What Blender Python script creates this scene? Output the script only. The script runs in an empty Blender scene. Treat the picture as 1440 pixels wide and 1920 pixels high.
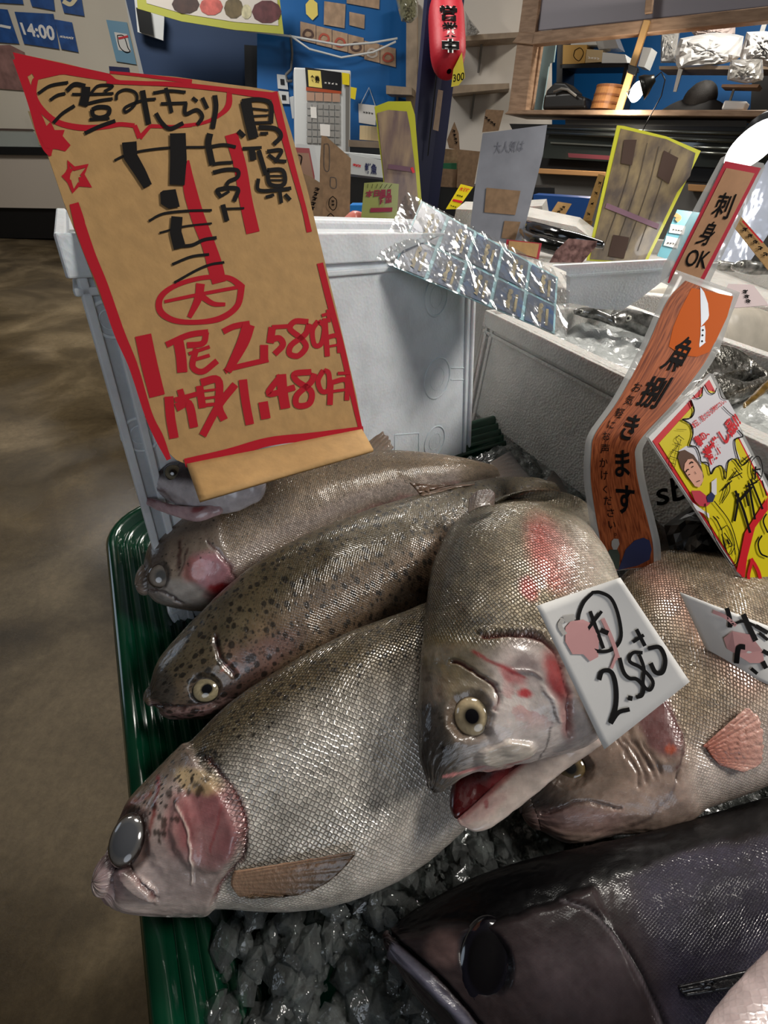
import bpy, bmesh, math, random
import numpy as np
from mathutils import Vector, Matrix
random.seed(7); rng = np.random.default_rng(7)
scene = bpy.context.scene
COL = scene.collection
# ------------------------------------------------------------------ camera
F_PX, CX, CY, HC = 747.0, 720.0, 960.0, 1.2
_r = math.atan(0.092); _t = math.radians(42.2)
_up = -np.array([-math.sin(_r)*math.cos(_t), math.cos(_r)*math.cos(_t), math.sin(_t)])
_y = np.array([0, 0, 1.0]) - _up*_up[2]; _y /= np.linalg.norm(_y)
_x = np.cross(_y, _up)
R = np.array([_x, _y, _up])            # world = R @ camera vector (x right, y down, z forward)
C = np.array([0, 0, HC])
cam_d = bpy.data.cameras.new('camera'); cam = bpy.data.objects.new('camera', cam_d); COL.objects.link(cam)
cam_d.sensor_fit = 'VERTICAL'; cam_d.sensor_height = 36; cam_d.sensor_width = 27; cam_d.lens = F_PX/1920*36
cam_d.clip_start = 0.01
Mw = Matrix(np.column_stack([R[:, 0], -R[:, 1], -R[:, 2]]).tolist()).to_4x4(); Mw.translation = Vector(C)
cam.matrix_world = Mw; scene.camera = cam
# ------------------------------------------------------------------ world and lights
w = bpy.data.worlds.new('world'); scene.world = w; w.use_nodes = True
w.node_tree.nodes['Background'].inputs[0].default_value = (0.80, 0.86, 1.0, 1)
w.node_tree.nodes['Background'].inputs[1].default_value = 0.16
def area(name, loc, tgt, size, power, color, spread=180):
    d = bpy.data.lights.new(name, 'AREA'); d.energy = power; d.color = color; d.shape = 'DISK'; d.size = size
    d.spread = math.radians(spread)
    o = bpy.data.objects.new(name, d); COL.objects.link(o); o.location = loc
    o.rotation_euler = (Vector(tgt)-Vector(loc)).to_track_quat('-Z', 'Y').to_euler(); return o
area('ceiling_lamp_right', (1.5, .45, 2.3), (0.1, 0.5, 0.8), 0.6, 30, (1.0, 0.95, 0.88))
area('ceiling_lamp_front', (0.45, 1.75, 2.35), (0.0, 0.6, 0.85), 0.16, 14, (1.0, 0.93, 0.84))
area('ceiling_lamp_middle', (.2, 2.6, 3.2), (0.1, 1.6, 0.8), 0.9, 40, (1.0, 0.96, 0.9))
area('ceiling_lamp_hall', (-2.2, 3.6, 3.35), (-2.2, 4.5, 0), 1.6, 170, (1.0, 0.96, 0.9))
area('daylight_entrance', (-2.6, .6, 1.7), (-.2, .4, .9), 1.0, 5, (0.72, 0.84, 1.0))
area('fill_light_behind', (.5, -1.6, 1.9), (-.1, .6, 1.0), 1.2, 4.0, (0.80, 0.88, 1.0), 120)  # added unseen bluish fill behind the camera, lifts the faces turned to it
area('ceiling_lamp_kitchen', (2.6, 4.4, 3.2), (2.4, 4.8, 1.0), 0.6, 75, (1.0, 0.93, 0.82))
vs = scene.view_settings; vs.view_transform = 'Standard'; vs.look = 'None'; vs.exposure = -0.2; vs.gamma = 1.0
vs.use_curve_mapping = False
# ------------------------------------------------------------------ geometry helpers
def ray(px, py): return R @ (np.array([px-CX, py-CY, F_PX])/F_PX)
def pd(px, py, d): return C + ray(px, py)*d
def pz(px, py, z):
    r = ray(px, py); return C + r*(z-HC)/r[2]
def proj(P):
    v = (np.asarray(P)-C) @ R; return np.stack([CX+F_PX*v[..., 0]/v[..., 2], CY+F_PX*v[..., 1]/v[..., 2], v[..., 2]], -1)
class Plane:
    """a real flat sheet in space: point + normal (yaw, tilt in degrees)"""
    def __init__(s, p, yaw, tilt=0):
        a, b = math.radians(yaw), math.radians(tilt)
        s.p = np.array(p, float); s.n = np.array([math.sin(a)*math.cos(b), -math.cos(a)*math.cos(b), math.sin(b)])
    def at(s, px, py, off=0.0):
        r = ray(px, py); t = np.dot(s.p+s.n*off-C, s.n)/np.dot(r, s.n); return C+r*t
def catmull(P, n):
    P = np.asarray(P, float); m = len(P); out = []
    Q = np.vstack([2*P[0]-P[1], P, 2*P[-1]-P[-2]])
    ts = np.linspace(0, m-1, n)
    for t in ts:
        i = min(int(t), m-2); f = t-i; a, b, c, d = Q[i], Q[i+1], Q[i+2], Q[i+3]
        out.append(0.5*((2*b)+(-a+c)*f+(2*a-5*b+4*c-d)*f*f+(-a+3*b-3*c+d)*f**3))
    return np.array(out)
def tag(o, label=None, cat=None, group=None, kind=None):
    if label: o['label'] = label
    if cat: o['category'] = cat
    if group: o['group'] = group
    if kind: o['kind'] = kind
    return o
def mesh(name, V, Fc, mat=None, parent=None, smooth=False, mats=None, mi=None):
    me = bpy.data.meshes.new(name)
    me.from_pydata([tuple(map(float, v)) for v in V], [], [tuple(map(int, f)) for f in Fc]); me.update()
    for m in (mats or ([mat] if mat else [])): me.materials.append(m)
    if mi is not None: me.polygons.foreach_set('material_index', mi)
    if smooth: me.polygons.foreach_set('use_smooth', [True]*len(me.polygons))
    o = bpy.data.objects.new(name, me); COL.objects.link(o)
    if parent: o.parent = parent; o.matrix_parent_inverse = parent.matrix_world.inverted() if False else Matrix.Translation(-parent.location)
    return o
def empty(name, loc, label=None, cat=None, group=None, kind=None):
    o = bpy.data.objects.new(name, None); COL.objects.link(o); o.location = tuple(map(float, loc)); o.empty_display_size = 0.05
    return tag(o, label, cat, group, kind)
class MB:
    """collects solids for ONE mesh"""
    def __init__(s): s.V = []; s.F = []
    def add(s, V, F):
        k = len(s.V); s.V += [tuple(map(float, v)) for v in V]; s.F += [tuple(i+k for i in f) for f in F]
    def hexa(s, a, b):        # a, b: two quads (4 pts each)
        s.add(list(a)+list(b), [(0, 1, 2, 3), (7, 6, 5, 4), (0, 4, 5, 1), (1, 5, 6, 2), (2, 6, 7, 3), (3, 7, 4, 0)])
    def box(s, c, u, v, w_):   # centre + three half vectors
        c, u, v, w_ = map(np.asarray, (c, u, v, w_))
        s.hexa([c-u-v-w_, c+u-v-w_, c+u+v-w_, c-u+v-w_], [c-u-v+w_, c+u-v+w_, c+u+v+w_, c-u+v+w_])
    def prism(s, pts, d):
        n = len(pts); pts = [np.asarray(p) for p in pts]; d = np.asarray(d)
        s.add(pts+[p+d for p in pts], [tuple(range(n)), tuple(range(2*n-1, n-1, -1))]+[(i, i+n, (i+1) % n+n, (i+1) % n) for i in range(n)])
    def tube(s, pts, r, k=8, cap=True):
        pts = [np.asarray(p, float) for p in pts]; n = len(pts); rr = r if hasattr(r, '__len__') else [r]*n
        V = []; ref = None
        for i, p in enumerate(pts):
            t = pts[min(i+1, n-1)]-pts[max(i-1, 0)]; t = t/(np.linalg.norm(t)+1e-12)
            if ref is None: ref = np.cross(t, [0, 0, 1]) if abs(t[2]) < .9 else np.cross(t, [1, 0, 0])
            a = ref-t*np.dot(ref, t); a /= np.linalg.norm(a)+1e-12; b = np.cross(t, a); ref = a
            for j in range(k):
                q = 2*math.pi*j/k; V.append(p+rr[i]*(a*math.cos(q)+b*math.sin(q)))
        Fc = [(i*k+j, i*k+(j+1) % k, (i+1)*k+(j+1) % k, (i+1)*k+j) for i in range(n-1) for j in range(k)]
        if cap: Fc += [tuple(range(k))[::-1], tuple(range((n-1)*k, n*k))]
        s.add(V, Fc)
    def build(s, name, mat, parent=None, smooth=False): return mesh(name, s.V, s.F, mat, parent, smooth)
def bevel(o, wd=0.002, seg=2):
    m = o.modifiers.new('bevel', 'BEVEL'); m.width = wd; m.segments = seg; m.limit_method = 'ANGLE'; return o
def solid(o, t, off=-1):
    m = o.modifiers.new('solid', 'SOLIDIFY'); m.thickness = t; m.offset = off; return o
# ------------------------------------------------------------------ materials
MATS = {}
def nt(m): return m.node_tree.nodes, m.node_tree.links
def mat(name, col, rough=0.5, metal=0.0, noise=0.0, nscale=20, bump=0.0, bscale=60, emit=None, alpha=None, trans=0, coat=0, sss=0, col2=None, stretch=None, spec=None):
    if name in MATS: return MATS[name]
    m = bpy.data.materials.new(name); m.use_nodes = True; N, L = nt(m); b = N['Principled BSDF']
    b.inputs['Base Color'].default_value = (*col, 1); b.inputs['Roughness'].default_value = rough; b.inputs['Metallic'].default_value = metal
    if spec is not None: b.inputs['Specular IOR Level'].default_value = spec
    if coat: b.inputs['Coat Weight'].default_value = coat; b.inputs['Coat Roughness'].default_value = 0.06
    if trans: b.inputs['Transmission Weight'].default_value = trans
    if alpha is not None: b.inputs['Alpha'].default_value = alpha
    if sss: b.inputs['Subsurface Weight'].default_value = sss; b.inputs['Subsurface Scale'].default_value = 0.01
    if emit: b.inputs['Emission Color'].default_value = (*emit[0], 1); b.inputs['Emission Strength'].default_value = emit[1]
    if noise or bump:
        tc = N.new('ShaderNodeTexCoord'); mp = N.new('ShaderNodeMapping'); L.new(tc.outputs['Object'], mp.inputs[0])
        if stretch: mp.inputs['Scale'].default_value = stretch
    if noise or col2:
        n = N.new('ShaderNodeTexNoise'); n.inputs['Scale'].default_value = nscale; n.inputs['Detail'].default_value = 6
        L.new(mp.outputs[0], n.inputs[0]); r = N.new('ShaderNodeValToRGB'); L.new(n.outputs['Fac'], r.inputs[0])
        c2 = col2 or tuple(c*(1-noise) for c in col)
        r.color_ramp.elements[0].position = 0.35; r.color_ramp.elements[1].position = 0.68
        r.color_ramp.elements[0].color = (*c2, 1); r.color_ramp.elements[1].color = (*[min(1, c*(1+noise*0.3)) for c in col], 1)
        L.new(r.outputs[0], b.inputs['Base Color'])
    if bump:
        n2 = N.new('ShaderNodeTexNoise'); n2.inputs['Scale'].default_value = bscale; n2.inputs['Detail'].default_value = 4
        L.new(mp.outputs[0], n2.inputs[0]); bp = N.new('ShaderNodeBump'); bp.inputs['Strength'].default_value = bump; bp.inputs['Distance'].default_value = 0.004
        L.new(n2.outputs['Fac'], bp.inputs['Height']); L.new(bp.outputs[0], b.inputs['Normal'])
    MATS[name] = m; return m
def S(r, g, b):      # sRGB 0..255 -> linear
    return tuple(((c/255+0.055)/1.055)**2.4 if c > 10 else c/255/12.92 for c in (r, g, b))
def foam_mat(name, col, bump=0.25):
    m = bpy.data.materials.new(name); m.use_nodes = True; N, L = nt(m); b = N['Principled BSDF']
    b.inputs['Base Color'].default_value = (*col, 1); b.inputs['Roughness'].default_value = 0.55
    b.inputs['Subsurface Weight'].default_value = 0.15; b.inputs['Subsurface Scale'].default_value = 0.02
    tc = N.new('ShaderNodeTexCoord'); v = N.new('ShaderNodeTexVoronoi'); v.inputs['Scale'].default_value = 260
    n = N.new('ShaderNodeTexNoise'); n.inputs['Scale'].default_value = 26; n.inputs['Detail'].default_value = 5
    L.new(tc.outputs['Object'], v.inputs[0]); L.new(tc.outputs['Object'], n.inputs[0])
    a = N.new('ShaderNodeMath'); a.operation = 'ADD'; a.inputs[1].default_value = 0; mm = N.new('ShaderNodeMath'); mm.operation = 'MULTIPLY'; mm.inputs[1].default_value = 2.0
    L.new(n.outputs['Fac'], mm.inputs[0]); L.new(v.outputs['Distance'], a.inputs[0]); L.new(mm.outputs[0], a.inputs[1])
    bp = N.new('ShaderNodeBump'); bp.inputs['Strength'].default_value = bump; bp.inputs['Distance'].default_value = 0.0015
    L.new(a.outputs[0], bp.inputs['Height']); L.new(bp.outputs[0], b.inputs['Normal'])
    r = N.new('ShaderNodeValToRGB'); r.color_ramp.elements[0].position = .3; r.color_ramp.elements[0].color = (*[c*.86 for c in col], 1); r.color_ramp.elements[1].position = .55; r.color_ramp.elements[1].color = (*col, 1)
    L.new(n.outputs['Fac'], r.inputs[0]); L.new(r.outputs[0], b.inputs['Base Color']); return m
def attr_mat(name, rough=0.4, coat=0.0, bump=0.0, bscale=300, sss=0.0, trans=0):
    m = bpy.data.materials.new(name); m.use_nodes = True; N, L = nt(m); b = N['Principled BSDF']
    a = N.new('ShaderNodeAttribute'); a.attribute_name = 'Col'; L.new(a.outputs['Color'], b.inputs['Base Color'])
    b.inputs['Roughness'].default_value = rough; b.inputs['Coat Weight'].default_value = coat; b.inputs['Coat Roughness'].default_value = .05
    if sss: b.inputs['Subsurface Weight'].default_value = sss; b.inputs['Subsurface Scale'].default_value = 0.006
    if trans: b.inputs['Transmission Weight'].default_value = trans
    if bump:
        tc = N.new('ShaderNodeTexCoord'); n = N.new('ShaderNodeTexNoise'); n.inputs['Scale'].default_value = bscale
        L.new(tc.outputs['Object'], n.inputs[0]); bp = N.new('ShaderNodeBump'); bp.inputs['Strength'].default_value = bump; bp.inputs['Distance'].default_value = .002
        L.new(n.outputs['Fac'], bp.inputs['Height']); L.new(bp.outputs[0], b.inputs['Normal'])
    return m
def fish_mat(name, scale=230, metal=0.25, rough=0.33, dark=0.45, bumps=0.5, coat=0.5, spotscale=75, spotcol=(0.008, 0.007, 0.006), wet=0.35, spotr=.10, spec=.5):
    """Col = pigment, Msk.r = scales, Msk.g = black spots; UV is in metres along / around the body"""
    m = bpy.data.materials.new(name); m.use_nodes = True; N, L = nt(m); b = N['Principled BSDF']
    def mth(op, a, bb=None, c=None, clamp=False):
        n = N.new('ShaderNodeMath'); n.operation = op; n.use_clamp = clamp
        for i, x in enumerate((a, bb, c)):
            if x is None: continue
            if isinstance(x, (int, float)): n.inputs[i].default_value = x
            else: L.new(x, n.inputs[i])
        return n.outputs[0]
    col = N.new('ShaderNodeAttribute'); col.attribute_name = 'Col'; msk = N.new('ShaderNodeAttribute'); msk.attribute_name = 'Msk'
    sp = N.new('ShaderNodeSeparateColor'); L.new(msk.outputs['Color'], sp.inputs[0])
    uv = N.new('ShaderNodeUVMap'); uv.uv_map = 'UVMap'
    mp = N.new('ShaderNodeMapping'); mp.inputs['Rotation'].default_value = (0, 0, math.radians(45)); mp.inputs['Scale'].default_value = (scale, scale*1.25, 1)
    mp.vector_type = 'POINT'
    # scale first, rotate after: two mappings
    mp.inputs['Rotation'].default_value = (0, 0, 0); L.new(uv.outputs[0], mp.inputs[0])
    mp2 = N.new('ShaderNodeMapping'); mp2.inputs['Rotation'].default_value = (0, 0, math.radians(45)); L.new(mp.outputs[0], mp2.inputs[0])
    ve = N.new('ShaderNodeTexVoronoi'); ve.voronoi_dimensions = '2D'; ve.feature = 'DISTANCE_TO_EDGE'; ve.inputs['Scale'].default_value = 1; ve.inputs['Randomness'].default_value = 0.33
    vf = N.new('ShaderNodeTexVoronoi'); vf.voronoi_dimensions = '2D'; vf.inputs['Scale'].default_value = 1; vf.inputs['Randomness'].default_value = 0.33
    L.new(mp2.outputs[0], ve.inputs[0]); L.new(mp2.outputs[0], vf.inputs[0])
    edge = mth('MULTIPLY', ve.outputs['Distance'], 4.0, clamp=True)                # 0 at joints .. 1 inside the scale
    es = mth('SUBTRACT', 1.0, mth('MULTIPLY', mth('SUBTRACT', 1.0, edge), mth('MULTIPLY', sp.outputs[0], dark)))
    rnd = N.new('ShaderNodeSeparateColor'); L.new(vf.outputs['Color'], rnd.inputs[0])
    rv = mth('ADD', 1.0, mth('MULTIPLY', mth('MULTIPLY', mth('SUBTRACT', rnd.outputs[0], 0.5), 0.5), sp.outputs[0]))
    # mottling
    tc = N.new('ShaderNodeTexCoord'); nz = N.new('ShaderNodeTexNoise'); nz.inputs['Scale'].default_value = 45; nz.inputs['Detail'].default_value = 8; nz.inputs['Roughness'].default_value = .65
    L.new(tc.outputs['Object'], nz.inputs[0]); mot = mth('ADD', 0.42, mth('MULTIPLY', nz.outputs['Fac'], 1.16))
    fac = mth('MULTIPLY', mth('MULTIPLY', es, rv), mot)
    vm = N.new('ShaderNodeVectorMath'); vm.operation = 'SCALE'; L.new(col.outputs['Color'], vm.inputs[0]); L.new(fac, vm.inputs['Scale'])
    # black spots
    mps = N.new('ShaderNodeMapping'); mps.inputs['Scale'].default_value = (spotscale, spotscale, 1); L.new(uv.outputs[0], mps.inputs[0])
    nd = N.new('ShaderNodeTexNoise'); nd.noise_dimensions = '2D'; nd.inputs['Scale'].default_value = 3.0; L.new(mps.outputs[0], nd.inputs[0])
    mxd = N.new('ShaderNodeMix'); mxd.data_type = 'VECTOR'; mxd.inputs[0].default_value = 0.22; L.new(mps.outputs[0], mxd.inputs[4]); 
    av = N.new('ShaderNodeVectorMath'); av.operation = 'ADD'; L.new(mps.outputs[0], av.inputs[0]); L.new(nd.outputs['Color'], av.inputs[1]); L.new(av.outputs[0], mxd.inputs[5])
    vsn = N.new('ShaderNodeTexVoronoi'); vsn.voronoi_dimensions = '2D'; vsn.inputs['Scale'].default_value = 1; vsn.inputs['Randomness'].default_value = 1
    L.new(mxd.outputs[1], vsn.inputs[0]); rs = N.new('ShaderNodeSeparateColor'); L.new(vsn.outputs['Color'], rs.inputs[0])
    rad = mth('MULTIPLY', mth('ADD', spotr, mth('MULTIPLY', rs.outputs[1], 0.30)), sp.outputs[1])
    spot = mth('MULTIPLY', mth('SUBTRACT', rad, vsn.outputs['Distance']), 9.0, clamp=True)
    mp3 = N.new('ShaderNodeMapping'); mp3.inputs['Scale'].default_value = (2.3, 2.9, 1); mp3.inputs['Location'].default_value = (3.3, 7.7, 0); L.new(mxd.outputs[1], mp3.inputs[0])
    vs3 = N.new('ShaderNodeTexVoronoi'); vs3.voronoi_dimensions = '2D'; vs3.inputs['Scale'].default_value = 1; L.new(mp3.outputs[0], vs3.inputs[0]); rs3 = N.new('ShaderNodeSeparateColor'); L.new(vs3.outputs['Color'], rs3.inputs[0])
    rad3 = mth('MULTIPLY', mth('ADD', spotr-.06, mth('MULTIPLY', rs3.outputs[1], 0.38)), mth('POWER', sp.outputs[1], 0.7))
    spot3 = mth('MULTIPLY', mth('MULTIPLY', mth('SUBTRACT', rad3, vs3.outputs['Distance']), 7.0, clamp=True), 0.62)
    spot = mth('MAXIMUM', spot, spot3)
    mx = N.new('ShaderNodeMix'); mx.data_type = 'RGBA'; L.new(mth('MULTIPLY', spot, 0.85), mx.inputs[0]); L.new(vm.outputs[0], mx.inputs[6]); mx.inputs[7].default_value = (*spotcol, 1)
    L.new(mx.outputs[2], b.inputs['Base Color'])
    b.inputs['Metallic'].default_value = metal
    L.new(mth('MULTIPLY', sp.outputs[0], metal), b.inputs['Metallic'])
    L.new(mth('ADD', rough, mth('MULTIPLY', mth('SUBTRACT', rnd.outputs[1], .5), 0.2)), b.inputs['Roughness'])
    b.inputs['Coat Weight'].default_value = coat; b.inputs['Coat Roughness'].default_value = 0.09; b.inputs['Specular IOR Level'].default_value = spec
    b.inputs['Subsurface Weight'].default_value = 0.06; b.inputs['Subsurface Scale'].default_value = 0.01
    # relief: each scale is a small tilted dome; plus wet ripples
    hgt = mth('MULTIPLY', mth('ADD', mth('MULTIPLY', edge, 0.7), mth('MULTIPLY', rnd.outputs[2], 0.6)), mth('MAXIMUM', sp.outputs[0], 0.06))
    n2 = N.new('ShaderNodeTexNoise'); n2.inputs['Scale'].default_value = 130; n2.inputs['Detail'].default_value = 3; L.new(tc.outputs['Object'], n2.inputs[0])
    bp = N.new('ShaderNodeBump'); bp.inputs['Strength'].default_value = bumps; bp.inputs['Distance'].default_value = 0.0009
    L.new(mth('ADD', hgt, mth('MULTIPLY', n2.outputs['Fac'], wet)), bp.inputs['Height']); L.new(bp.outputs[0], b.inputs['Normal']); L.new(bp.outputs[0], b.inputs['Coat Normal'])
    return m
# ------------------------------------------------------------------ pigment + relief authoring on fish bodies
def sm(x): x = np.clip(x, 0, 1); return x*x*(3-2*x)
def m_ell(X, Y, cx, cy, rx, ry, ang=0, soft=0.25):
    a = math.radians(ang); dx, dy = X-cx, Y-cy; u = dx*math.cos(a)+dy*math.sin(a); v = -dx*math.sin(a)+dy*math.cos(a)
    return sm((1-np.sqrt((u/rx)**2+(v/ry)**2))/soft+0.5)
def m_line(X, Y, pts, wd, soft=0.6):
    d = np.full(X.shape, 1e9); pts = np.array(catmull(pts, max(2, len(pts)*5)) if len(pts) > 2 else pts, float)
    for a, b in zip(pts[:-1], pts[1:]):
        ab = b-a; L2 = max(1e-9, ab@ab); t = np.clip(((X-a[0])*ab[0]+(Y-a[1])*ab[1])/L2, 0, 1)
        d = np.minimum(d, np.hypot(X-a[0]-t*ab[0], Y-a[1]-t*ab[1]))
    return sm((wd-d)/(wd*soft)+0.0)
def noise2(u, v, sc, seed=0):
    r = np.random.default_rng(seed); G = r.random((64, 64)); x, y = u*sc, v*sc; i, j = np.floor(x).astype(int), np.floor(y).astype(int); a, b = sm(x-i), sm(y-j)
    g = lambda p, q: G[p % 64, q % 64]
    return (g(i, j)*(1-a)+g(i+1, j)*a)*(1-b)+(g(i, j+1)*(1-a)+g(i+1, j+1)*a)*b
def fbm(u, v, sc, seed=0): return sum(noise2(u, v, sc*2**k, seed+k)*0.5**k for k in range(4))/1.875
FISH = {}
def body(name, ST, Z, thick, matr, parent=None, paint=None, n_u=300, n_v=128, cap0=0.7, cap1=0.7, tdir=None, sq=1.0, warp=7.0, wrink=1.0):
    """ST: stations ((dorsal edge),(ventral edge)); Z: centre height per station; thick: half thickness / half width per station"""
    ST = np.array(ST, float).reshape(len(ST), 4)
    if not hasattr(Z, '__len__'): Z = [Z]*len(ST)
    if not hasattr(thick, '__len__'): thick = [thick]*len(ST)
    A = catmull(np.column_stack([ST, np.interp(np.linspace(0, 1, len(ST)), np.linspace(0, 1, len(Z)), Z), np.interp(np.linspace(0, 1, len(ST)), np.linspace(0, 1, len(thick)), thick)]), n_u)
    ctr = np.array([pz((a[0]+a[2])/2, (a[1]+a[3])/2, a[4]) for a in A])
    T = np.gradient(ctr, axis=0); T /= np.linalg.norm(T, axis=1)[:, None]
    k = 9; Tp = np.pad(T, ((k, k), (0, 0)), 'edge'); T = np.array([Tp[i:i+2*k+1].mean(0) for i in range(n_u)]); T /= np.linalg.norm(T, axis=1)[:, None]
    Dv = C-ctr; Nn = Dv-T*np.sum(T*Dv, 1)[:, None]; Nn /= np.linalg.norm(Nn, axis=1)[:, None]
    def onpl(px, py, c, n):
        r = ray(px, py); return C+r*np.dot(c-C, n)/np.dot(r, n)
    Dp = np.array([onpl(a[0], a[1], c, n) for a, c, n in zip(A, ctr, Nn)]); Vp = np.array([onpl(a[2], a[3], c, n) for a, c, n in zip(A, ctr, Nn)])
    mid = (Dp+Vp)/2; W = (Dp-Vp)/2; hw = np.linalg.norm(W, axis=1); th = A[:, 5]*hw
    # caps
    K = 10
    def capr(i, sg, cp):
        m_, w_, t_ = [], [], []
        for q in range(K):
            q2 = math.pi/2*q/K; m_.append(mid[i]+sg*T[i]*hw[i]*cp*math.cos(q2)); w_.append(W[i]*max(.02, math.sin(q2))); t_.append(th[i]*max(.02, math.sin(q2)))
        return np.array(m_), np.array(w_), np.array(t_)
    m0, w0, t0 = capr(0, -1, cap0); m1, w1, t1 = capr(-1, 1, cap1)
    mid = np.vstack([m0, mid, m1[::-1]]); W = np.vstack([w0, W, w1[::-1]]); th = np.hstack([t0, th, t1[::-1]]); Nn = np.vstack([np.repeat(Nn[:1], K, 0), Nn, np.repeat(Nn[-1:], K, 0)])
    nu = len(mid); ph = np.linspace(0, 2*math.pi, n_v+1)        # seam vertex doubled for clean UV
    cs, sn = np.cos(ph), np.sin(ph); sn2 = np.sign(sn)*np.abs(sn)**sq
    P = mid[:, None, :]+W[:, None, :]*cs[None, :, None]+Nn[:, None, :]*(th[:, None]*sn2[None, :])[:, :, None]
    arc = np.concatenate([[0], np.cumsum(np.linalg.norm(np.diff(mid, axis=0), axis=1))]); mh = hw.mean()
    U = np.repeat(arc[:, None], n_v+1, 1); Vv = np.repeat((ph*mh)[None, :], nu, 0)
    # mirror the upper flank's picture position onto the lower flank (both flanks alike)
    half = n_v//2; idx = np.arange(n_v+1); mir = np.where(idx <= half, idx, n_v-idx)
    pr = proj(P); X, Y = pr[..., 0][:, mir], pr[..., 1][:, mir]
    s = np.linspace(0, 1, nu)[:, None]*np.ones((1, n_v+1)); dv = np.repeat(cs[None, :], nu, 0)
    Vm = Vv[:, mir]
    if warp:
        X = X+(fbm(U, Vm, 45, 91)-.5)*warp*2.2+(fbm(U, Vm, 170, 92)-.5)*warp; Y = Y+(fbm(U, Vm, 45, 93)-.5)*warp*2.2+(fbm(U, Vm, 170, 94)-.5)*warp
    col, msk, disp = paint(X, Y, s, dv, U, Vm)
    col = col*(.80+.40*fbm(U, Vm, 210, 95)*1.0)[..., None]*(.86+.28*fbm(U, Vm, 90, 96))[..., None]; disp = disp+(fbm(U, Vm, 120, 97)-.5)*.0011*wrink*(1-msk[..., 0]*.8)
    Pu = np.gradient(P, axis=0); Pv = np.gradient(P, axis=1); Nr = np.cross(Pu, Pv); Nr /= np.linalg.norm(Nr, axis=2)[..., None]+1e-12
    sgn = np.sign(np.sum(Nr*(P-mid[:, None, :])))or 1
    P = P+Nr*sgn*disp[..., None]
    loc = mid[nu//2] if parent is None else np.array(parent.location)
    nv1 = n_v+1
    ii, jj = np.meshgrid(np.arange(nu-1), np.arange(n_v), indexing='ij'); a = (ii*nv1+jj).ravel(); Fq = np.stack([a, a+1, a+nv1+1, a+nv1], 1)
    if sgn > 0: pass
    else: pass
    me = bpy.data.meshes.new(name); Pl = (P-loc).reshape(-1, 3)
    me.vertices.add(len(Pl)); me.vertices.foreach_set('co', Pl.astype(np.float32).ravel())
    # orientation: outwards
    Fq = Fq if sgn > 0 else Fq[:, ::-1]
    me.loops.add(Fq.size); me.loops.foreach_set('vertex_index', Fq.astype(np.int32).ravel())
    me.polygons.add(len(Fq)); me.polygons.foreach_set('loop_start', np.arange(0, Fq.size, 4, dtype=np.int32)); me.polygons.foreach_set('loop_total', np.full(len(Fq), 4, dtype=np.int32))
    me.update(); me.validate()
    me.polygons.foreach_set('use_smooth', np.ones(len(Fq), bool))
    uvl = me.uv_layers.new(name='UVMap'); UVs = np.stack([U.ravel(), Vv.ravel()], 1)[Fq.ravel()]; uvl.data.foreach_set('uv', UVs.astype(np.float32).ravel())
    for nm, dat in (('Col', col), ('Msk', msk)):
        at = me.attributes.new(nm, 'FLOAT_COLOR', 'POINT'); full = np.concatenate([np.clip(dat, 0, 1).reshape(-1, 3), np.ones((len(Pl), 1))], 1); at.data.foreach_set('color', full.astype(np.float32).ravel())
    me.materials.append(matr)
    o = bpy.data.objects.new(name, me); COL.objects.link(o)
    if parent is None: o.location = tuple(loc)
    else: o.parent = parent
    fr = P[:, :half+1]; pf = proj(fr)
    FISH[name+str(len(FISH))] = None
    o_data = dict(px=pf[..., 0].ravel(), py=pf[..., 1].ravel(), d=pf[..., 2].ravel(), P=fr.reshape(-1, 3), N=(Nr*sgn)[:, :half+1].reshape(-1, 3))
    return o, o_data
def on_body(dat, px, py, off=0.0):
    i = np.argmin((dat['px']-px)**2+(dat['py']-py)**2); return pd(px, py, dat['d'][i]-off)
def nrm_at(dat, px, py):
    i = np.argsort((dat['px']-px)**2+(dat['py']-py)**2)[:40]; n = dat['N'][i].mean(0); return n/np.linalg.norm(n)
def put(c, m, col, a=1.0):
    c[...] = c*(1-m[..., None]*a)+np.array(col)*m[..., None]*a
EYE = None
def eye(parent, c3, nrm, ra, rb, rd, ang_vec, iris, pupil, prad=0.42, haze=0.0, ring=(0.02, 0.018, 0.015)):
    """flattened glossy eyeball: iris, pupil and dark rim as pigment"""
    n = np.asarray(nrm, float); n /= np.linalg.norm(n); a = np.asarray(ang_vec, float); a = a-n*np.dot(a, n); a /= np.linalg.norm(a); b = np.cross(n, a)
    k, m_ = 20, 40; V = []; cl = []
    for i in range(k+1):
        q = math.pi*i/k; rr = math.sin(q)
        for j in range(m_):
            t = 2*math.pi*j/m_; V.append(np.asarray(c3)+a*ra*rr*math.cos(t)+b*rb*rr*math.sin(t)+n*rd*math.cos(q)-np.array(parent.location))
            if math.cos(q) > 0:
                if rr < prad: c = np.array(pupil)
                elif rr < prad+0.07: c = np.array(pupil)*.5+np.array(iris)*.5
                elif rr < .86: c = np.array(iris)*(0.75+0.5*random.random()*0.5)
                else: c = np.array(ring)
            else: c = np.array(ring)
            cl.append([*(c*(1-haze)+np.array([.3, .32, .34])*haze if rr < .8 else c), 1])
    Fc = [(i*m_+j, i*m_+(j+1) % m_, (i+1)*m_+(j+1) % m_, (i+1)*m_+j) for i in range(k) for j in range(m_)]
    o = mesh('eye', V, Fc, EYEM, None, True); o.parent = parent
    at = o.data.attributes.new('Col', 'FLOAT_COLOR', 'POINT'); at.data.foreach_set('color', np.array(cl, np.float32).ravel()); return o
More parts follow.
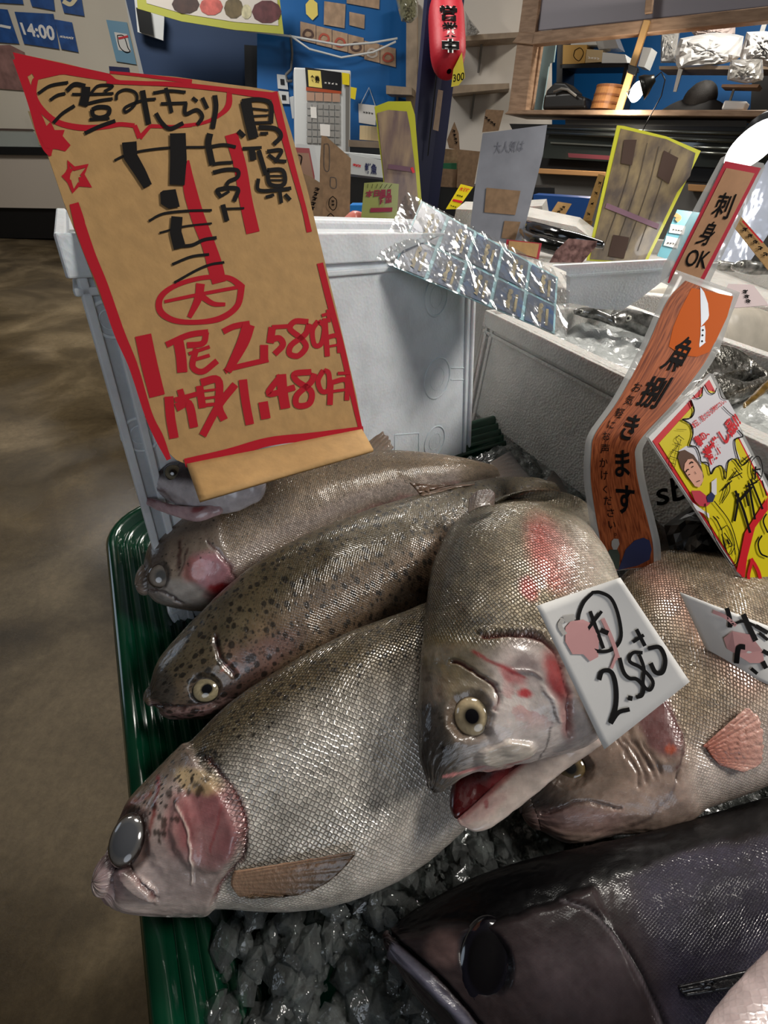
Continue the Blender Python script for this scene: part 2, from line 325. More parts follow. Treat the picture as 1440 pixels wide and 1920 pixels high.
def fin(name, parent, dat, rows, matr, off=0.003, n=26, m_=40, wav=0.0012, depth=None, z=None, tipcol=None, basecol=(.2, .12, .1), thick=0.0012, label=None, fray=0.0):
    """rows: list of (base px, tip px) pairs across the fin; lies on the body (dat) or at a height z"""
    Rw = np.array(rows, float).reshape(len(rows), 4); Rc = catmull(Rw, n); V = []; cl = []
    tipcol = tipcol or basecol
    for i, r in enumerate(Rc):
        fr = 1-fray*random.random()
        for j in range(m_):
            t = j/(m_-1)*fr; px, py = r[0]+(r[2]-r[0])*t, r[1]+(r[3]-r[1])*t
            if z is not None: zz = z[0]+(z[1]-z[0])*t; p = pz(px, py, zz)
            elif depth is not None: p = pd(px, py, depth[0]+(depth[1]-depth[0])*t)
            else: p = on_body(dat, px, py, off*(.3+t))
            nn = (C-p)/np.linalg.norm(C-p); V.append(p+nn*wav*math.sin(i*2.4)*t-np.array(parent.location))
            c = np.array(basecol)*(1-t)+np.array(tipcol)*t; c = c*(0.8+0.4*(0.5+.5*math.sin(i*2.4)))
            cl.append([*c, 1])
    Fc = [(i*m_+j, i*m_+j+1, (i+1)*m_+j+1, (i+1)*m_+j) for i in range(n-1) for j in range(m_-1)]
    o = mesh(name, V, Fc, FINM, None, True); o.parent = parent
    at = o.data.attributes.new('Col', 'FLOAT_COLOR', 'POINT'); at.data.foreach_set('color', np.array(cl, np.float32).ravel())
    solid(o, thick, 0)
    if label: o['label'] = label
    return o
# ------------------------------------------------------------------ flat print: ribbons, polygons and letters on sheets
class Ink:
    """flat print collected for one ink colour on one sheet"""
    def __init__(s, surf, off=0.0004): s.surf = surf; s.off = off; s.V = []; s.F = []; s.k = 0
    def _lay(s):
        s.k += 1; return s.off+s.k*0.000012
    def poly(s, pts, T=(0, 0, 1)):
        o = s._lay(); k = len(s.V)
        for p in pts: s.V.append(s.surf(T[0]+p[0]/T[2], T[1]+p[1]/T[2], o))
        s.F.append(tuple(range(k, k+len(pts))))
    def line(s, pts, wd=None, T=(0, 0, 1), closed=False, smooth=True):
        P = np.array([[T[0]+p[0]/T[2], T[1]+p[1]/T[2], (p[2] if len(p) > 2 else wd)/T[2]] for p in pts], float)
        if closed: P = np.vstack([P, P[:1]])
        if smooth and len(P) > 2: P = catmull(P, len(P)*5)
        o = s._lay(); n = len(P); k = len(s.V)
        for i in range(n):
            a = P[max(i-1, 0)]; b = P[min(i+1, n-1)]
            if closed and i in (0, n-1): a, b = P[n-2], P[1]
            t = b[:2]-a[:2]; L_ = np.hypot(*t)+1e-9; nx, ny = -t[1]/L_, t[0]/L_; h = P[i, 2]/2
            s.V.append(s.surf(P[i, 0]+nx*h, P[i, 1]+ny*h, o)); s.V.append(s.surf(P[i, 0]-nx*h, P[i, 1]-ny*h, o))
        for i in range(n-1): s.F.append((k+2*i, k+2*i+1, k+2*i+3, k+2*i+2))
    def text(s, txt, quad, bold=0.0, T=(0, 0, 1)):
        """quad: TL, TR, BR, BL of the letters' box in sheet coordinates"""
        V, Fc = glyphs(txt, bold)
        if not len(V): return
        o = s._lay(); k = len(s.V); q = [np.array([T[0]+p[0]/T[2], T[1]+p[1]/T[2]]) for p in quad]
        mn, mx_ = V.min(0), V.max(0); g = (V-mn)/(mx_-mn+1e-9)
        for x, y in g:
            p = (q[3]*(1-x)+q[2]*x)*(1-y)+(q[0]*(1-x)+q[1]*x)*y; s.V.append(s.surf(p[0], p[1], o))
        s.F += [tuple(i+k for i in f) for f in Fc]
    def build(s, name, matr, parent):
        if not s.V: return
        o = mesh(name, [np.array(v)-np.array(parent.location) for v in s.V], s.F, matr, None); o.parent = parent; return o
_G = {}
def glyphs(txt, bold=0.0):
    key = (txt, bold)
    if key in _G: return _G[key]
    cu = bpy.data.curves.new('t', 'FONT'); cu.body = txt; cu.offset = bold; cu.resolution_u = 3; cu.size = 1
    ob = bpy.data.objects.new('t', cu); COL.objects.link(ob); dg = bpy.context.evaluated_depsgraph_get(); dg.update()
    me = bpy.data.meshes.new_from_object(ob.evaluated_get(dg)); V = np.array([v.co[:2] for v in me.vertices]); Fc = [tuple(p.vertices) for p in me.polygons]
    bpy.data.objects.remove(ob); bpy.data.curves.remove(cu); bpy.data.meshes.remove(me)
    _G[key] = (V, Fc); return V, Fc
def lin(pl, parent=None):
    return lambda x, y, o: pl.at(x, y, o)
def sheet(name, pl, pts, th, matr, label=None, cat=None, group=None, parent=None, kind=None):
    """a flat board: outline on plane pl, thickness th away from the viewer's side"""
    P = [pl.at(*p) for p in pts]; c = np.mean(P, 0) if parent is None else np.array(parent.location)
    m = MB(); m.prism([p-c for p in P], -pl.n*th); o = mesh(name, m.V, m.F, matr)
    if parent is None: o.location = tuple(c); tag(o, label, cat, group, kind)
    else: o.parent = parent
    return o
EYEM = attr_mat('eye_wet', 0.12, 1.0)
FINM = attr_mat('fin_skin', 0.35, 0.5, 0.3, 400, 0.1)
BLACK = mat('marker_black', S(24, 22, 22), 0.7, spec=.15); RED = mat('marker_red', S(184, 32, 46), 0.7, spec=.12)
# ================================================================== STRUCTURE: floor
def floor_mat():
    m = bpy.data.materials.new('wet_concrete'); m.use_nodes = True; N, L = nt(m); b = N['Principled BSDF']
    tc = N.new('ShaderNodeTexCoord'); n1 = N.new('ShaderNodeTexNoise'); n1.inputs['Scale'].default_value = 2.2; n1.inputs['Detail'].default_value = 7; n1.inputs['Distortion'].default_value = .6
    n2 = N.new('ShaderNodeTexNoise'); n2.inputs['Scale'].default_value = 38; n2.inputs['Detail'].default_value = 10; n2.inputs['Roughness'].default_value = .85
    for n in (n1, n2): L.new(tc.outputs['Object'], n.inputs[0])
    r = N.new('ShaderNodeValToRGB'); E_ = r.color_ramp.elements; E_[0].position = .3; E_[0].color = (*S(54, 44, 28), 1); E_[1].position = .7; E_[1].color = (*S(126, 110, 84), 1)
    e = r.color_ramp.elements.new(.5); e.color = (*S(86, 73, 52), 1)
    L.new(n1.outputs['Fac'], r.inputs[0]); mx = N.new('ShaderNodeMix'); mx.data_type = 'RGBA'; mx.blend_type = 'OVERLAY'; mx.inputs[0].default_value = .9
    L.new(r.outputs[0], mx.inputs[6]); L.new(n2.outputs['Fac'], mx.inputs[7]); L.new(mx.outputs[2], b.inputs['Base Color'])
    n3 = N.new('ShaderNodeTexNoise'); n3.inputs['Scale'].default_value = 1.1; n3.inputs['Detail'].default_value = 3; L.new(tc.outputs['Object'], n3.inputs[0])
    r3 = N.new('ShaderNodeValToRGB'); r3.color_ramp.elements[0].position = .42; r3.color_ramp.elements[0].color = (.06, .06, .06, 1); r3.color_ramp.elements[1].position = .58; r3.color_ramp.elements[1].color = (.55, .55, .55, 1)
    L.new(n3.outputs['Fac'], r3.inputs[0]); L.new(r3.outputs[0], b.inputs['Roughness'])
    bp = N.new('ShaderNodeBump'); bp.inputs['Strength'].default_value = .35; bp.inputs['Distance'].default_value = .003; L.new(n2.outputs['Fac'], bp.inputs['Height']); L.new(bp.outputs[0], b.inputs['Normal'])
    return m
fl = MB(); fl.box((0, 5, -.05), (8, 0, 0), (0, 8, 0), (0, 0, .05)); tag(fl.build('floor', floor_mat()), kind='structure')
# ================================================================== TRAY, TABLE, ICE
TO = pz(196, 966, .80); TU = np.array([.838, .547, 0]); TV = np.array([.547, -.838, 0])
TLU, TLV = .92, 1.05
GREEN = mat('green_enamel', (.0012, .040, .018), 0.16, coat=.6, noise=.35, nscale=7, bump=.06, bscale=30)
def tray():
    prof = [(0, -.022), (0, 0), (.003, .0035), (.008, .004), (.012, .001)]
    for k in range(5):
        b = .012+k*.0115; zz = -.001-k*.0075
        prof += [(b+.003, zz-.0075), (b+.006, zz-.0055), (b+.009, zz-.0035), (b+.0115, zz-.0075)]
    prof += [(.078, -.050), (.10, -.056), (.40, -.056)]
    def ringp(ins, z):
        r = max(.012, .065-ins*.8); pts = []
        for cxs, cys, a0 in ((1, 0, -90), (1, 1, 0), (0, 1, 90), (0, 0, 180)):
            cu = ins+r if not cxs else TLU-ins-r; cv = ins+r if not cys else TLV-ins-r
            for q in range(9):
                a = math.radians(a0+q*11.25); pts.append(TO+TU*(cu+r*math.cos(a))+TV*(cv+r*math.sin(a))+np.array([0, 0, z]))
        return pts
    V, Fc = [], []; n = 36
    for ins, z in prof: V += ringp(ins, z)
    for k in range(len(prof)-1): Fc += [(k*n+j, (k+1)*n+j, (k+1)*n+(j+1) % n, k*n+(j+1) % n) for j in range(n)]
    Fc.append(tuple(range((len(prof)-1)*n, len(prof)*n)))
    c = TO+TU*TLU/2+TV*TLV/2; V = [v-c for v in V]
    o = mesh('fish_tray', V, Fc, GREEN, smooth=True); o.location = tuple(c); solid(o, .0015, 1)
    o.modifiers.new('w', 'WEIGHTED_NORMAL')
    return tag(o, 'dark green ribbed plastic tray under the heap of trout, beside the floor', 'tray')
tray()
tb = empty('display_table', TO*[1, 1, 0]+TU*.8+TV*.5, 'steel display table carrying the green tray and foam boxes', 'table')
STEEL = mat('steel', (.35, .36, .36), .35, 1.0, bump=.05)
def tabletop():
    a = TO+TU*.035+TV*.03; z1, z0 = .738, .705
    q = [a, a+TU*2.3, a+TU*2.3+TV*.98, a+TV*.98]; q[1] = q[1]; 
    A = [np.array([p[0], p[1], z1]) for p in q]; B = [np.array([p[0], p[1], z0]) for p in q]
    m = MB(); m.hexa(A, B); m.build('table_top', STEEL, tb)
    for i, (u, v) in enumerate(((.12, .1), (2.1, .1), (2.1, .9), (.12, .9))):
        c = TO+TU*u+TV*v; m = MB(); m.tube([[c[0], c[1], z0], [c[0], c[1], 0]], .02, 12); m.build('leg', STEEL, tb, True)
tabletop()
def clear_ice(m):
    N, L = nt(m); N.remove(N['Principled BSDF']); g = N.new('ShaderNodeBsdfGlossy'); g.inputs['Roughness'].default_value = .06; t = N.new('ShaderNodeBsdfTransparent'); t.inputs[0].default_value = (.90, .93, .92, 1); d = N.new('ShaderNodeBsdfDiffuse'); d.inputs[0].default_value = (.55, .58, .57, 1)
    f = N.new('ShaderNodeFresnel'); f.inputs['IOR'].default_value = 1.45; tc = N.new('ShaderNodeTexCoord'); n = N.new('ShaderNodeTexNoise'); n.inputs['Scale'].default_value = 130; n.inputs['Detail'].default_value = 3; L.new(tc.outputs['Object'], n.inputs[0])
    bp = N.new('ShaderNodeBump'); bp.inputs['Strength'].default_value = .7; bp.inputs['Distance'].default_value = .003; L.new(n.outputs['Fac'], bp.inputs['Height']); L.new(bp.outputs[0], g.inputs['Normal']); L.new(bp.outputs[0], f.inputs['Normal'])
    a = N.new('ShaderNodeMath'); a.operation = 'MULTIPLY_ADD'; a.inputs[1].default_value = 1.0; a.inputs[2].default_value = .03; L.new(f.outputs[0], a.inputs[0])
    mx = N.new('ShaderNodeMixShader'); L.new(a.outputs[0], mx.inputs[0]); L.new(t.outputs[0], mx.inputs[1]); L.new(g.outputs[0], mx.inputs[2]); m2 = N.new('ShaderNodeMixShader'); m2.inputs[0].default_value = .09; L.new(mx.outputs[0], m2.inputs[1]); L.new(d.outputs[0], m2.inputs[2]); L.new(m2.outputs[0], N['Material Output'].inputs[0]); return m
def ice_mat():
    m = bpy.data.materials.new('ice'); m.use_nodes = True; N, L = nt(m); b = N['Principled BSDF']
    return clear_ice(m)
    b.inputs['Base Color'].default_value = (.88, .92, .90, 1); b.inputs['Roughness'].default_value = .07; b.inputs['IOR'].default_value = 1.31
    b.inputs['Transmission Weight'].default_value = .86
    tc = N.new('ShaderNodeTexCoord'); n = N.new('ShaderNodeTexNoise'); n.inputs['Scale'].default_value = 75; n.inputs['Detail'].default_value = 4
    L.new(tc.outputs['Object'], n.inputs[0]); bp = N.new('ShaderNodeBump'); bp.inputs['Strength'].default_value = .5; bp.inputs['Distance'].default_value = .004
    L.new(n.outputs['Fac'], bp.inputs['Height']); L.new(bp.outputs[0], b.inputs['Normal']); return m
ICE = ice_mat()
def ice():
    # slushy bed (grey wet ice) as a lumpy surface, then clear lumps lying on it
    c0 = pz(700, 1650, .775); nx, ny = 150, 170
    us = np.linspace(.118, TLU-.06, nx); vv = np.linspace(.08, TLV-.06, ny); Ug, Vg = np.meshgrid(us, vv, indexing='ij')
    h = .752+.034*fbm(Ug, Vg, 22, 3)+.014*fbm(Ug, Vg, 80, 9)+.004*rng.random(Ug.shape)
    edge = np.clip((Ug-.118)/.05, 0, 1); h = .742+(h-.742)*edge
    P = TO*[1, 1, 0]+TU*Ug[..., None]+TV*Vg[..., None]; P[..., 2] = h
    V = (P-c0).reshape(-1, 3); Fc = [(i*ny+j, (i+1)*ny+j, (i+1)*ny+j+1, i*ny+j+1) for i in range(nx-1) for j in range(ny-1)]
    bm_ = mat('ice_slush', S(92, 95, 92), .2, noise=.5, nscale=70, bump=1.0, bscale=150, col2=S(40, 43, 41), coat=1.0)
    o = mesh('ice_bed', V, Fc, bm_, smooth=True); o.location = tuple(c0); tag(o, 'bed of wet crushed ice filling the green tray under the fish', 'ice', kind='stuff')
    V, Fc = [], []
    base = bmesh.new(); bmesh.ops.create_icosphere(base, subdivisions=1, radius=1); bv = np.array([v.co[:] for v in base.verts]); bf = [tuple(x.index for x in f.verts) for f in base.faces]; base.free()
    spots = []
    for k in range(1100):
        if k < 760: px, py = 400+600*random.random(), 1640+330*random.random(); 
        elif k < 950: px, py = 860+190*random.random(), 1490+130*random.random()
        else: px, py = 800+200*random.random(), 1560+130*random.random()
        if px < 455 and random.random() < .75: continue
        spots.append((px, py))
    for px, py in spots:
        r = .0025+.013*random.random()**2.5; p = pz(px, py, .776+.012*random.random()); q = rng.normal(size=(3, 3)); q, _ = np.linalg.qr(q)
        v = bv*(1+.35*(rng.random((len(bv), 1))-.5))*np.array([1, .75+.4*random.random(), .45+.3*random.random()])*r
        v = np.clip(v, -r*.72, r*.72)@q.T
        k = len(V); V += list(v+p-c0); Fc += [tuple(i+k for i in f) for f in bf]
    o = mesh('ice_lumps', V, Fc, ICE, smooth=False); o.location = tuple(c0); tag(o, 'clear lumps of crushed ice lying between the big trout and the tuna', 'ice', kind='stuff')
ice()
# ================================================================== FISH
TR = fish_mat('trout_skin', 350, .20, .34, .62, .7, .55, 165)
TR2 = fish_mat('trout_skin_spotted', 430, .10, .36, .5, .5, .6, 115, wet=.5, spotr=.19)
PALE = fish_mat('pale_skin', 300, .05, .3, .3, .25, .6, 100)
TUNA = fish_mat('tuna_skin', 520, .0, .42, .3, .35, .16, 60, wet=.4, spec=.16)
def base_trout(X, Y, s, dv, U, V, back, flank, belly, head_s, seed=1, b0=.35, b1=-.55):
    f1 = fbm(U, V, 60, seed); f2 = fbm(U, V, 14, seed+5)
    t = dv+(f2-.5)*.25
    a = sm((t-b0+.25)/.6)[..., None]; c = np.array(flank)*(1-a)+np.array(back)*a
    bl = sm((b1+.25-t)/.5)[..., None]; c = c*(1-bl)+np.array(belly)*bl
    c = c*(.8+.4*f1[..., None])
    m = np.zeros(X.shape+(3,)); sc = sm((s-head_s)/.03); m[..., 0] = sc*(1-.55*bl[..., 0]); m[..., 1] = np.clip(a[..., 0]*1.0, 0, 1)
    return c, m, np.zeros(X.shape), f1, f2
# ---------- A: the big silver trout in front
def paintA(X, Y, s, dv, U, V):
    c, m, d, f1, f2 = base_trout(X, Y, s, dv, U, V, S(96, 84, 62), S(192, 186, 176), S(206, 196, 184), .2, 2, .32, -.62)
    gill = [(385, 1420), (425, 1465), (455, 1510), (462, 1560), (450, 1610), (415, 1655), (400, 1690)]
    head = sm((m_line(X, Y, gill, 7)*0+1)*0+((455-X)-np.abs(Y-1560)*.42-(Y < 1500)*(1500-Y)*.35)/24+.5)
    put(c, head, S(164, 146, 140)); c *= (1-.35*head*(1-f1))[..., None]; m[..., 0] *= 1-head; 
    m[..., 1] = np.maximum(m[..., 1]*(1-head), head*sm((dv-.25)/.3)*.8)
    top = head*sm((dv-.45)/.35); put(c, top, S(74, 62, 46), .85)
    put(c, m_ell(X, Y, 405, 1545, 60, 76, 12, .35)*(.55+.6*f1), S(120, 62, 68), .85); put(c, m_line(X, Y, [(425, 1500), (415, 1545), (400, 1590)], 4, 1), S(120, 40, 44), .6); put(c, m_ell(X, Y, 390, 1500, 45, 40, 0, .6), S(130, 80, 82), .4)
    put(c, m_ell(X, Y, 345, 1545, 30, 62, 5, .6), S(142, 84, 84), .55); put(c, m_ell(X, Y, 375, 1465, 42, 22, 15, .6), S(168, 146, 104), .7)
    put(c, m_ell(X, Y, 300, 1640, 75, 45, 8, .8), S(176, 160, 156), .6); put(c, m_ell(X, Y, 330, 1600, 60, 30, 30, .9), S(96, 84, 84), .35)
    put(c, m_line(X, Y, gill, 8, 1), S(92, 22, 24), .85); put(c, m_line(X, Y, [(298, 1460), (300, 1510), (290, 1555), (282, 1590)], 7, 1), S(96, 20, 20), .9)
    put(c, m_line(X, Y, [(285, 1490), (250, 1510), (225, 1530)], 9, 1), S(110, 44, 30), .6)
    put(c, m_line(X, Y, [(343, 1512), (360, 1545), (366, 1600), (360, 1650)], 3.2, 1), S(214, 196, 184), .8)
    put(c, m_line(X, Y, [(212, 1622), (238, 1622), (262, 1640), (292, 1668)], 4.5, 1), S(86, 34, 32), .85)
    put(c, m_ell(X, Y, 243, 1572, 44, 62, 12, .25), S(48, 36, 34), .85); put(c, m_ell(X, Y, 272, 1560, 22, 50, 10, .6), S(128, 100, 92), .5)
    put(c, m_ell(X, Y, 215, 1640, 26, 40, -20, .6), S(138, 112, 116), .6)
    for q in range(26):
        x, y = 290+130*random.random(), 1340+120*random.random()*1; put(c, m_ell(X, Y, x, 1800-x*.95+40*random.random()*2-10, 3+4*random.random(), 4+4*random.random(), 0, .6), S(30, 24, 18), .8)
    put(c, m_ell(X, Y, 378, 1415, 11, 8, 0, .4), S(24, 20, 16), .9)
    d += .0035*head; d += .0025*m_ell(X, Y, 398, 1545, 66, 84, 12, .25)+.002*m_ell(X, Y, 330, 1560, 50, 80, 0, .4)
    d -= .003*m_ell(X, Y, 243, 1572, 40, 54, 12, .5); d += .0035*m_ell(X, Y, 262, 1650, 40, 13, 38, .5)
    d -= .003*m_line(X, Y, [(212, 1622), (238, 1622), (262, 1638), (296, 1672)], 5, 1); d -= .002*m_line(X, Y, gill, 7, 1); d += .001*m_line(X, Y, [(343, 1512), (360, 1545), (366, 1600), (360, 1650)], 5, 1)
    d += (f2-.5)*.003*(1-head)
    put(c, m_ell(X, Y, 330, 1690, 120, 12, 0, .9), S(190, 176, 168), .5); return c, m, d
stA = [(203, 1612, 200, 1668), (214, 1562, 228, 1694), (240, 1515, 285, 1703), (290, 1458, 365, 1705), (360, 1388, 445, 1707), (440, 1312, 545, 1711), (540, 1245, 645, 1692), (650, 1187, 745, 1650), (760, 1146, 825, 1596), (860, 1105, 905, 1520), (950, 1080, 970, 1430), (1010, 1060, 1020, 1330), (1050, 1050, 1060, 1200), (1075, 1050, 1085, 1130)]
fishA = empty('trout', pz(600, 1470, .785), 'largest silver trout in front, head over the green tray edge, round dark eye', 'fish', 'rainbow trout heaped in the green tray')
_, dA = body('body', stA, [.842, .838, .836, .832, .83, .83, .83, .828, .825, .822, .82, .82, .82, .82], [.55]*4+[.52]*4+[.45]*6, TR, fishA, paintA, 460, 220)
eye(fishA, on_body(dA, 240, 1574, .000), nrm_at(dA, 243, 1572)*.5+(C-on_body(dA, 243, 1572))*1.0, .0112, .0145, .0065, pz(300, 1560, .84)-pz(240, 1574, .84), S(92, 90, 88), S(66, 68, 72), .66, 0, S(34, 26, 24))
fin('pectoral_fin', fishA, dA, [((440, 1634), (666, 1597)), ((436, 1642), (664, 1604)), ((434, 1650), (644, 1628)), ((434, 1658), (612, 1655)), ((438, 1666), (566, 1676)), ((444, 1674), (510, 1682)), ((450, 1680), (470, 1683))], FINM, .004, 26, 40, .0007, tipcol=S(70, 56, 42), basecol=S(168, 134, 108))
fin('tail_fin', fishA, dA, [((1070, 1052), (1110, 1020)), ((1078, 1090), (1100, 1090)), ((1082, 1128), (1120, 1170))], FINM, z=(.82, .815), tipcol=S(60, 52, 46), basecol=S(90, 76, 62))
# ---------- second spotted trout
def paintC(X, Y, s, dv, U, V):
    c, m, d, f1, f2 = base_trout(X, Y, s, dv, U, V, S(92, 80, 58), S(112, 92, 72), S(110, 92, 82), .30, 11, .1, -.8)
    m[..., 1] = .62+.38*f1; m[..., 0] = sm((s-.3)/.1)*.6
    head = sm((470-X)/60+.3); put(c, head, S(84, 76, 62), .55); put(c, head*sm((-dv-.2)/.5), S(84, 66, 62), .7)
    put(c, m_line(X, Y, [(405, 1195), (415, 1230), (440, 1262)], 11, 1), S(58, 18, 20), .85); put(c, m_ell(X, Y, 440, 1222, 22, 14, 40, .7), S(120, 92, 78), .5)
    put(c, m_line(X, Y, [(420, 1258), (436, 1240), (450, 1262)], 4, 1), S(190, 130, 120), .6)
    put(c, m_ell(X, Y, 500, 1225, 70, 30, -28, .9), S(112, 82, 80), .6); put(c, m_ell(X, Y, 460, 1290, 70, 24, -30, .9), S(74, 50, 50), .6)
    put(c, m_ell(X, Y, 388, 1292, 30, 30, 0, .3), S(50, 40, 34), .7); put(c, m_ell(X, Y, 302, 1290, 26, 40, 0, .6), S(58, 54, 50), .8)
    put(c, m_line(X, Y, [(284, 1318), (330, 1326), (390, 1323), (440, 1310)], 8, 1), S(150, 122, 118), .7)
    put(c, m_line(X, Y, [(286, 1322), (320, 1323), (345, 1326)], 4, 1), S(36, 10, 10), .9); put(c, m_ell(X, Y, 350, 1338, 62, 10, -4, .6), S(128, 96, 96), .7)
    d -= .002*m_line(X, Y, [(286, 1322), (330, 1324), (400, 1322), (450, 1308)], 4, 1); d += .002*m_ell(X, Y, 350, 1336, 60, 10, -4, .5)
    d -= .004*m_ell(X, Y, 388, 1292, 26, 26, 0, .6); d += .002*head*m_line(X, Y, [(520, 1150), (500, 1200), (530, 1240)], 26, .8)
    d -= .0025*m_line(X, Y, [(405, 1195), (415, 1230), (440, 1262)], 10, 1)
    put(c, sm((.3-dv)/.4)*sm((s-.5)/.2)*.8, S(150, 120, 100), .5); d += (f2-.5)*.004
    return c, m, d
stC = [(281, 1288, 288, 1326), (300, 1235, 330, 1350), (350, 1177, 420, 1345), (420, 1107, 520, 1305), (510, 1037, 620, 1245), (620, 981, 720, 1190), (740, 940, 820, 1140), (850, 909, 900, 1070), (940, 895, 965, 1000), (1000, 895, 1010, 955), (1030, 902, 1040, 942)]
fishC = empty('trout.001', pz(680, 1120, .79), 'brown trout densely spotted with black, yellow-ringed eye, in the middle of the heap', 'fish', 'rainbow trout heaped in the green tray')
_, dC = body('body', stC, [.835, .835, .835, .836, .838, .838, .836, .83, .825, .822, .82], [.62]*11, TR2, fishC, paintC, 400, 180)
eye(fishC, on_body(dC, 388, 1292, -.002), C-on_body(dC, 388, 1292), .0125, .0115, .007, pz(430, 1292, .84)-pz(388, 1292, .84), S(158, 146, 116), S(12, 14, 18), .36)
fin('tail_fin', fishC, dC, [((1022, 905), (1037, 882)), ((1028, 915), (1052, 900)), ((1034, 928), (1070, 930)), ((1040, 940), (1108, 958))], FINM, z=(.822, .815), tipcol=S(52, 46, 42), basecol=S(96, 80, 66), n=20)
fin('dorsal_fin', fishC, dC, [((790, 930), (768, 905)), ((815, 925), (820, 908)), ((850, 915), (890, 908))], FINM, .004, 20, 14, tipcol=S(110, 88, 72), basecol=S(120, 96, 76))
# ---------- top trout against the foam box
def paintB(X, Y, s, dv, U, V):
    c, m, d, f1, f2 = base_trout(X, Y, s, dv, U, V, S(128, 108, 84), S(150, 132, 112), S(178, 156, 148), .24, 21, .2, -.5)
    m[..., 1] = .45*(f1*.6+.4)*sm((dv+.4)/.4); band = m_line(X, Y, [(420, 1060), (560, 985), (700, 930), (850, 895)], 30, 1)
    put(c, band, S(196, 182, 176), .55); put(c, m_line(X, Y, [(560, 1030), (700, 955), (860, 905)], 9, 1), S(176, 130, 128), .6)
    head = sm((430-X-np.abs(Y-1050)*.25)/30+.5); put(c, head, S(118, 106, 96), .8); m[..., 0] *= 1-head
    put(c, m_ell(X, Y, 288, 1050, 24, 50, 10, .6), S(66, 58, 54), .7); put(c, m_ell(X, Y, 398, 1075, 46, 36, 40, .5), S(160, 108, 120), .8)
    put(c, m_ell(X, Y, 410, 1108, 30, 17, -20, .35), S(120, 16, 22), .95); put(c, m_ell(X, Y, 365, 1070, 20, 26, 20, .6), S(150, 92, 88), .7)
    put(c, m_line(X, Y, [(335, 1015), (340, 1040), (335, 1068)], 6, 1), S(56, 26, 24), .85); put(c, m_line(X, Y, [(352, 1030), (345, 1060), (338, 1080)], 4, 1), S(60, 34, 32), .8)
    put(c, m_line(X, Y, [(392, 1015), (425, 1055), (443, 1085), (440, 1100)], 5, 1), S(80, 40, 40), .85)
    put(c, m_ell(X, Y, 340, 1110, 60, 22, 10, .8), S(152, 150, 148), .7); put(c, m_ell(X, Y, 302, 1078, 20, 24, 0, .35), S(54, 48, 46), .75)
    put(c, m_line(X, Y, [(284, 1104), (310, 1108), (338, 1128)], 4, 1), S(70, 40, 40), .8)
    d += .0015*head-.002*m_line(X, Y, [(284, 1106), (310, 1108), (340, 1130)], 4, 1)-.003*m_ell(X, Y, 302, 1078, 18, 20, 0, .6)+.0015*m_ell(X, Y, 395, 1075, 44, 34, 40, .4)
    d -= .0015*m_line(X, Y, [(392, 1015), (425, 1055), (443, 1085)], 5, 1); d += (f2-.5)*.003
    return c, m, d
stB = [(272, 1060, 278, 1112), (286, 1018, 305, 1132), (340, 965, 385, 1143), (410, 918, 475, 1112), (500, 877, 580, 1060), (600, 852, 680, 1010), (700, 844, 770, 970), (790, 847, 850, 938), (860, 857, 900, 915), (918, 870, 930, 903)]
fishB = empty('trout.002', pz(600, 960, .79), 'pale pinkish trout lying against the foam box, topmost in the heap, red gill', 'fish', 'rainbow trout heaped in the green tray')
_, dB = body('body', stB, [.845, .845, .845, .845, .845, .842, .84, .838, .835, .83], [.6]*10, TR2, fishB, paintB, 380, 170)
eye(fishB, on_body(dB, 302, 1079, -.0025), C-on_body(dB, 302, 1079), .0125, .0135, .0065, [1, 0, 0], S(104, 96, 88), S(40, 40, 40), .45, .12, S(60, 50, 46))
fin('dorsal_fin', fishB, dB, [((650, 852), (690, 812)), ((672, 850), (712, 804)), ((700, 848), (728, 818)), ((732, 848), (738, 838))], FINM, depth=(.575, .6), n=24, tipcol=S(120, 100, 86), basecol=S(128, 110, 92), fray=.15)
fin('tail_fin', fishB, dB, [((918, 868), (955, 846)), ((925, 880), (975, 872)), ((930, 898), (1000, 902))], FINM, z=(.83, .82), n=18, tipcol=S(36, 32, 32), basecol=S(80, 66, 56))
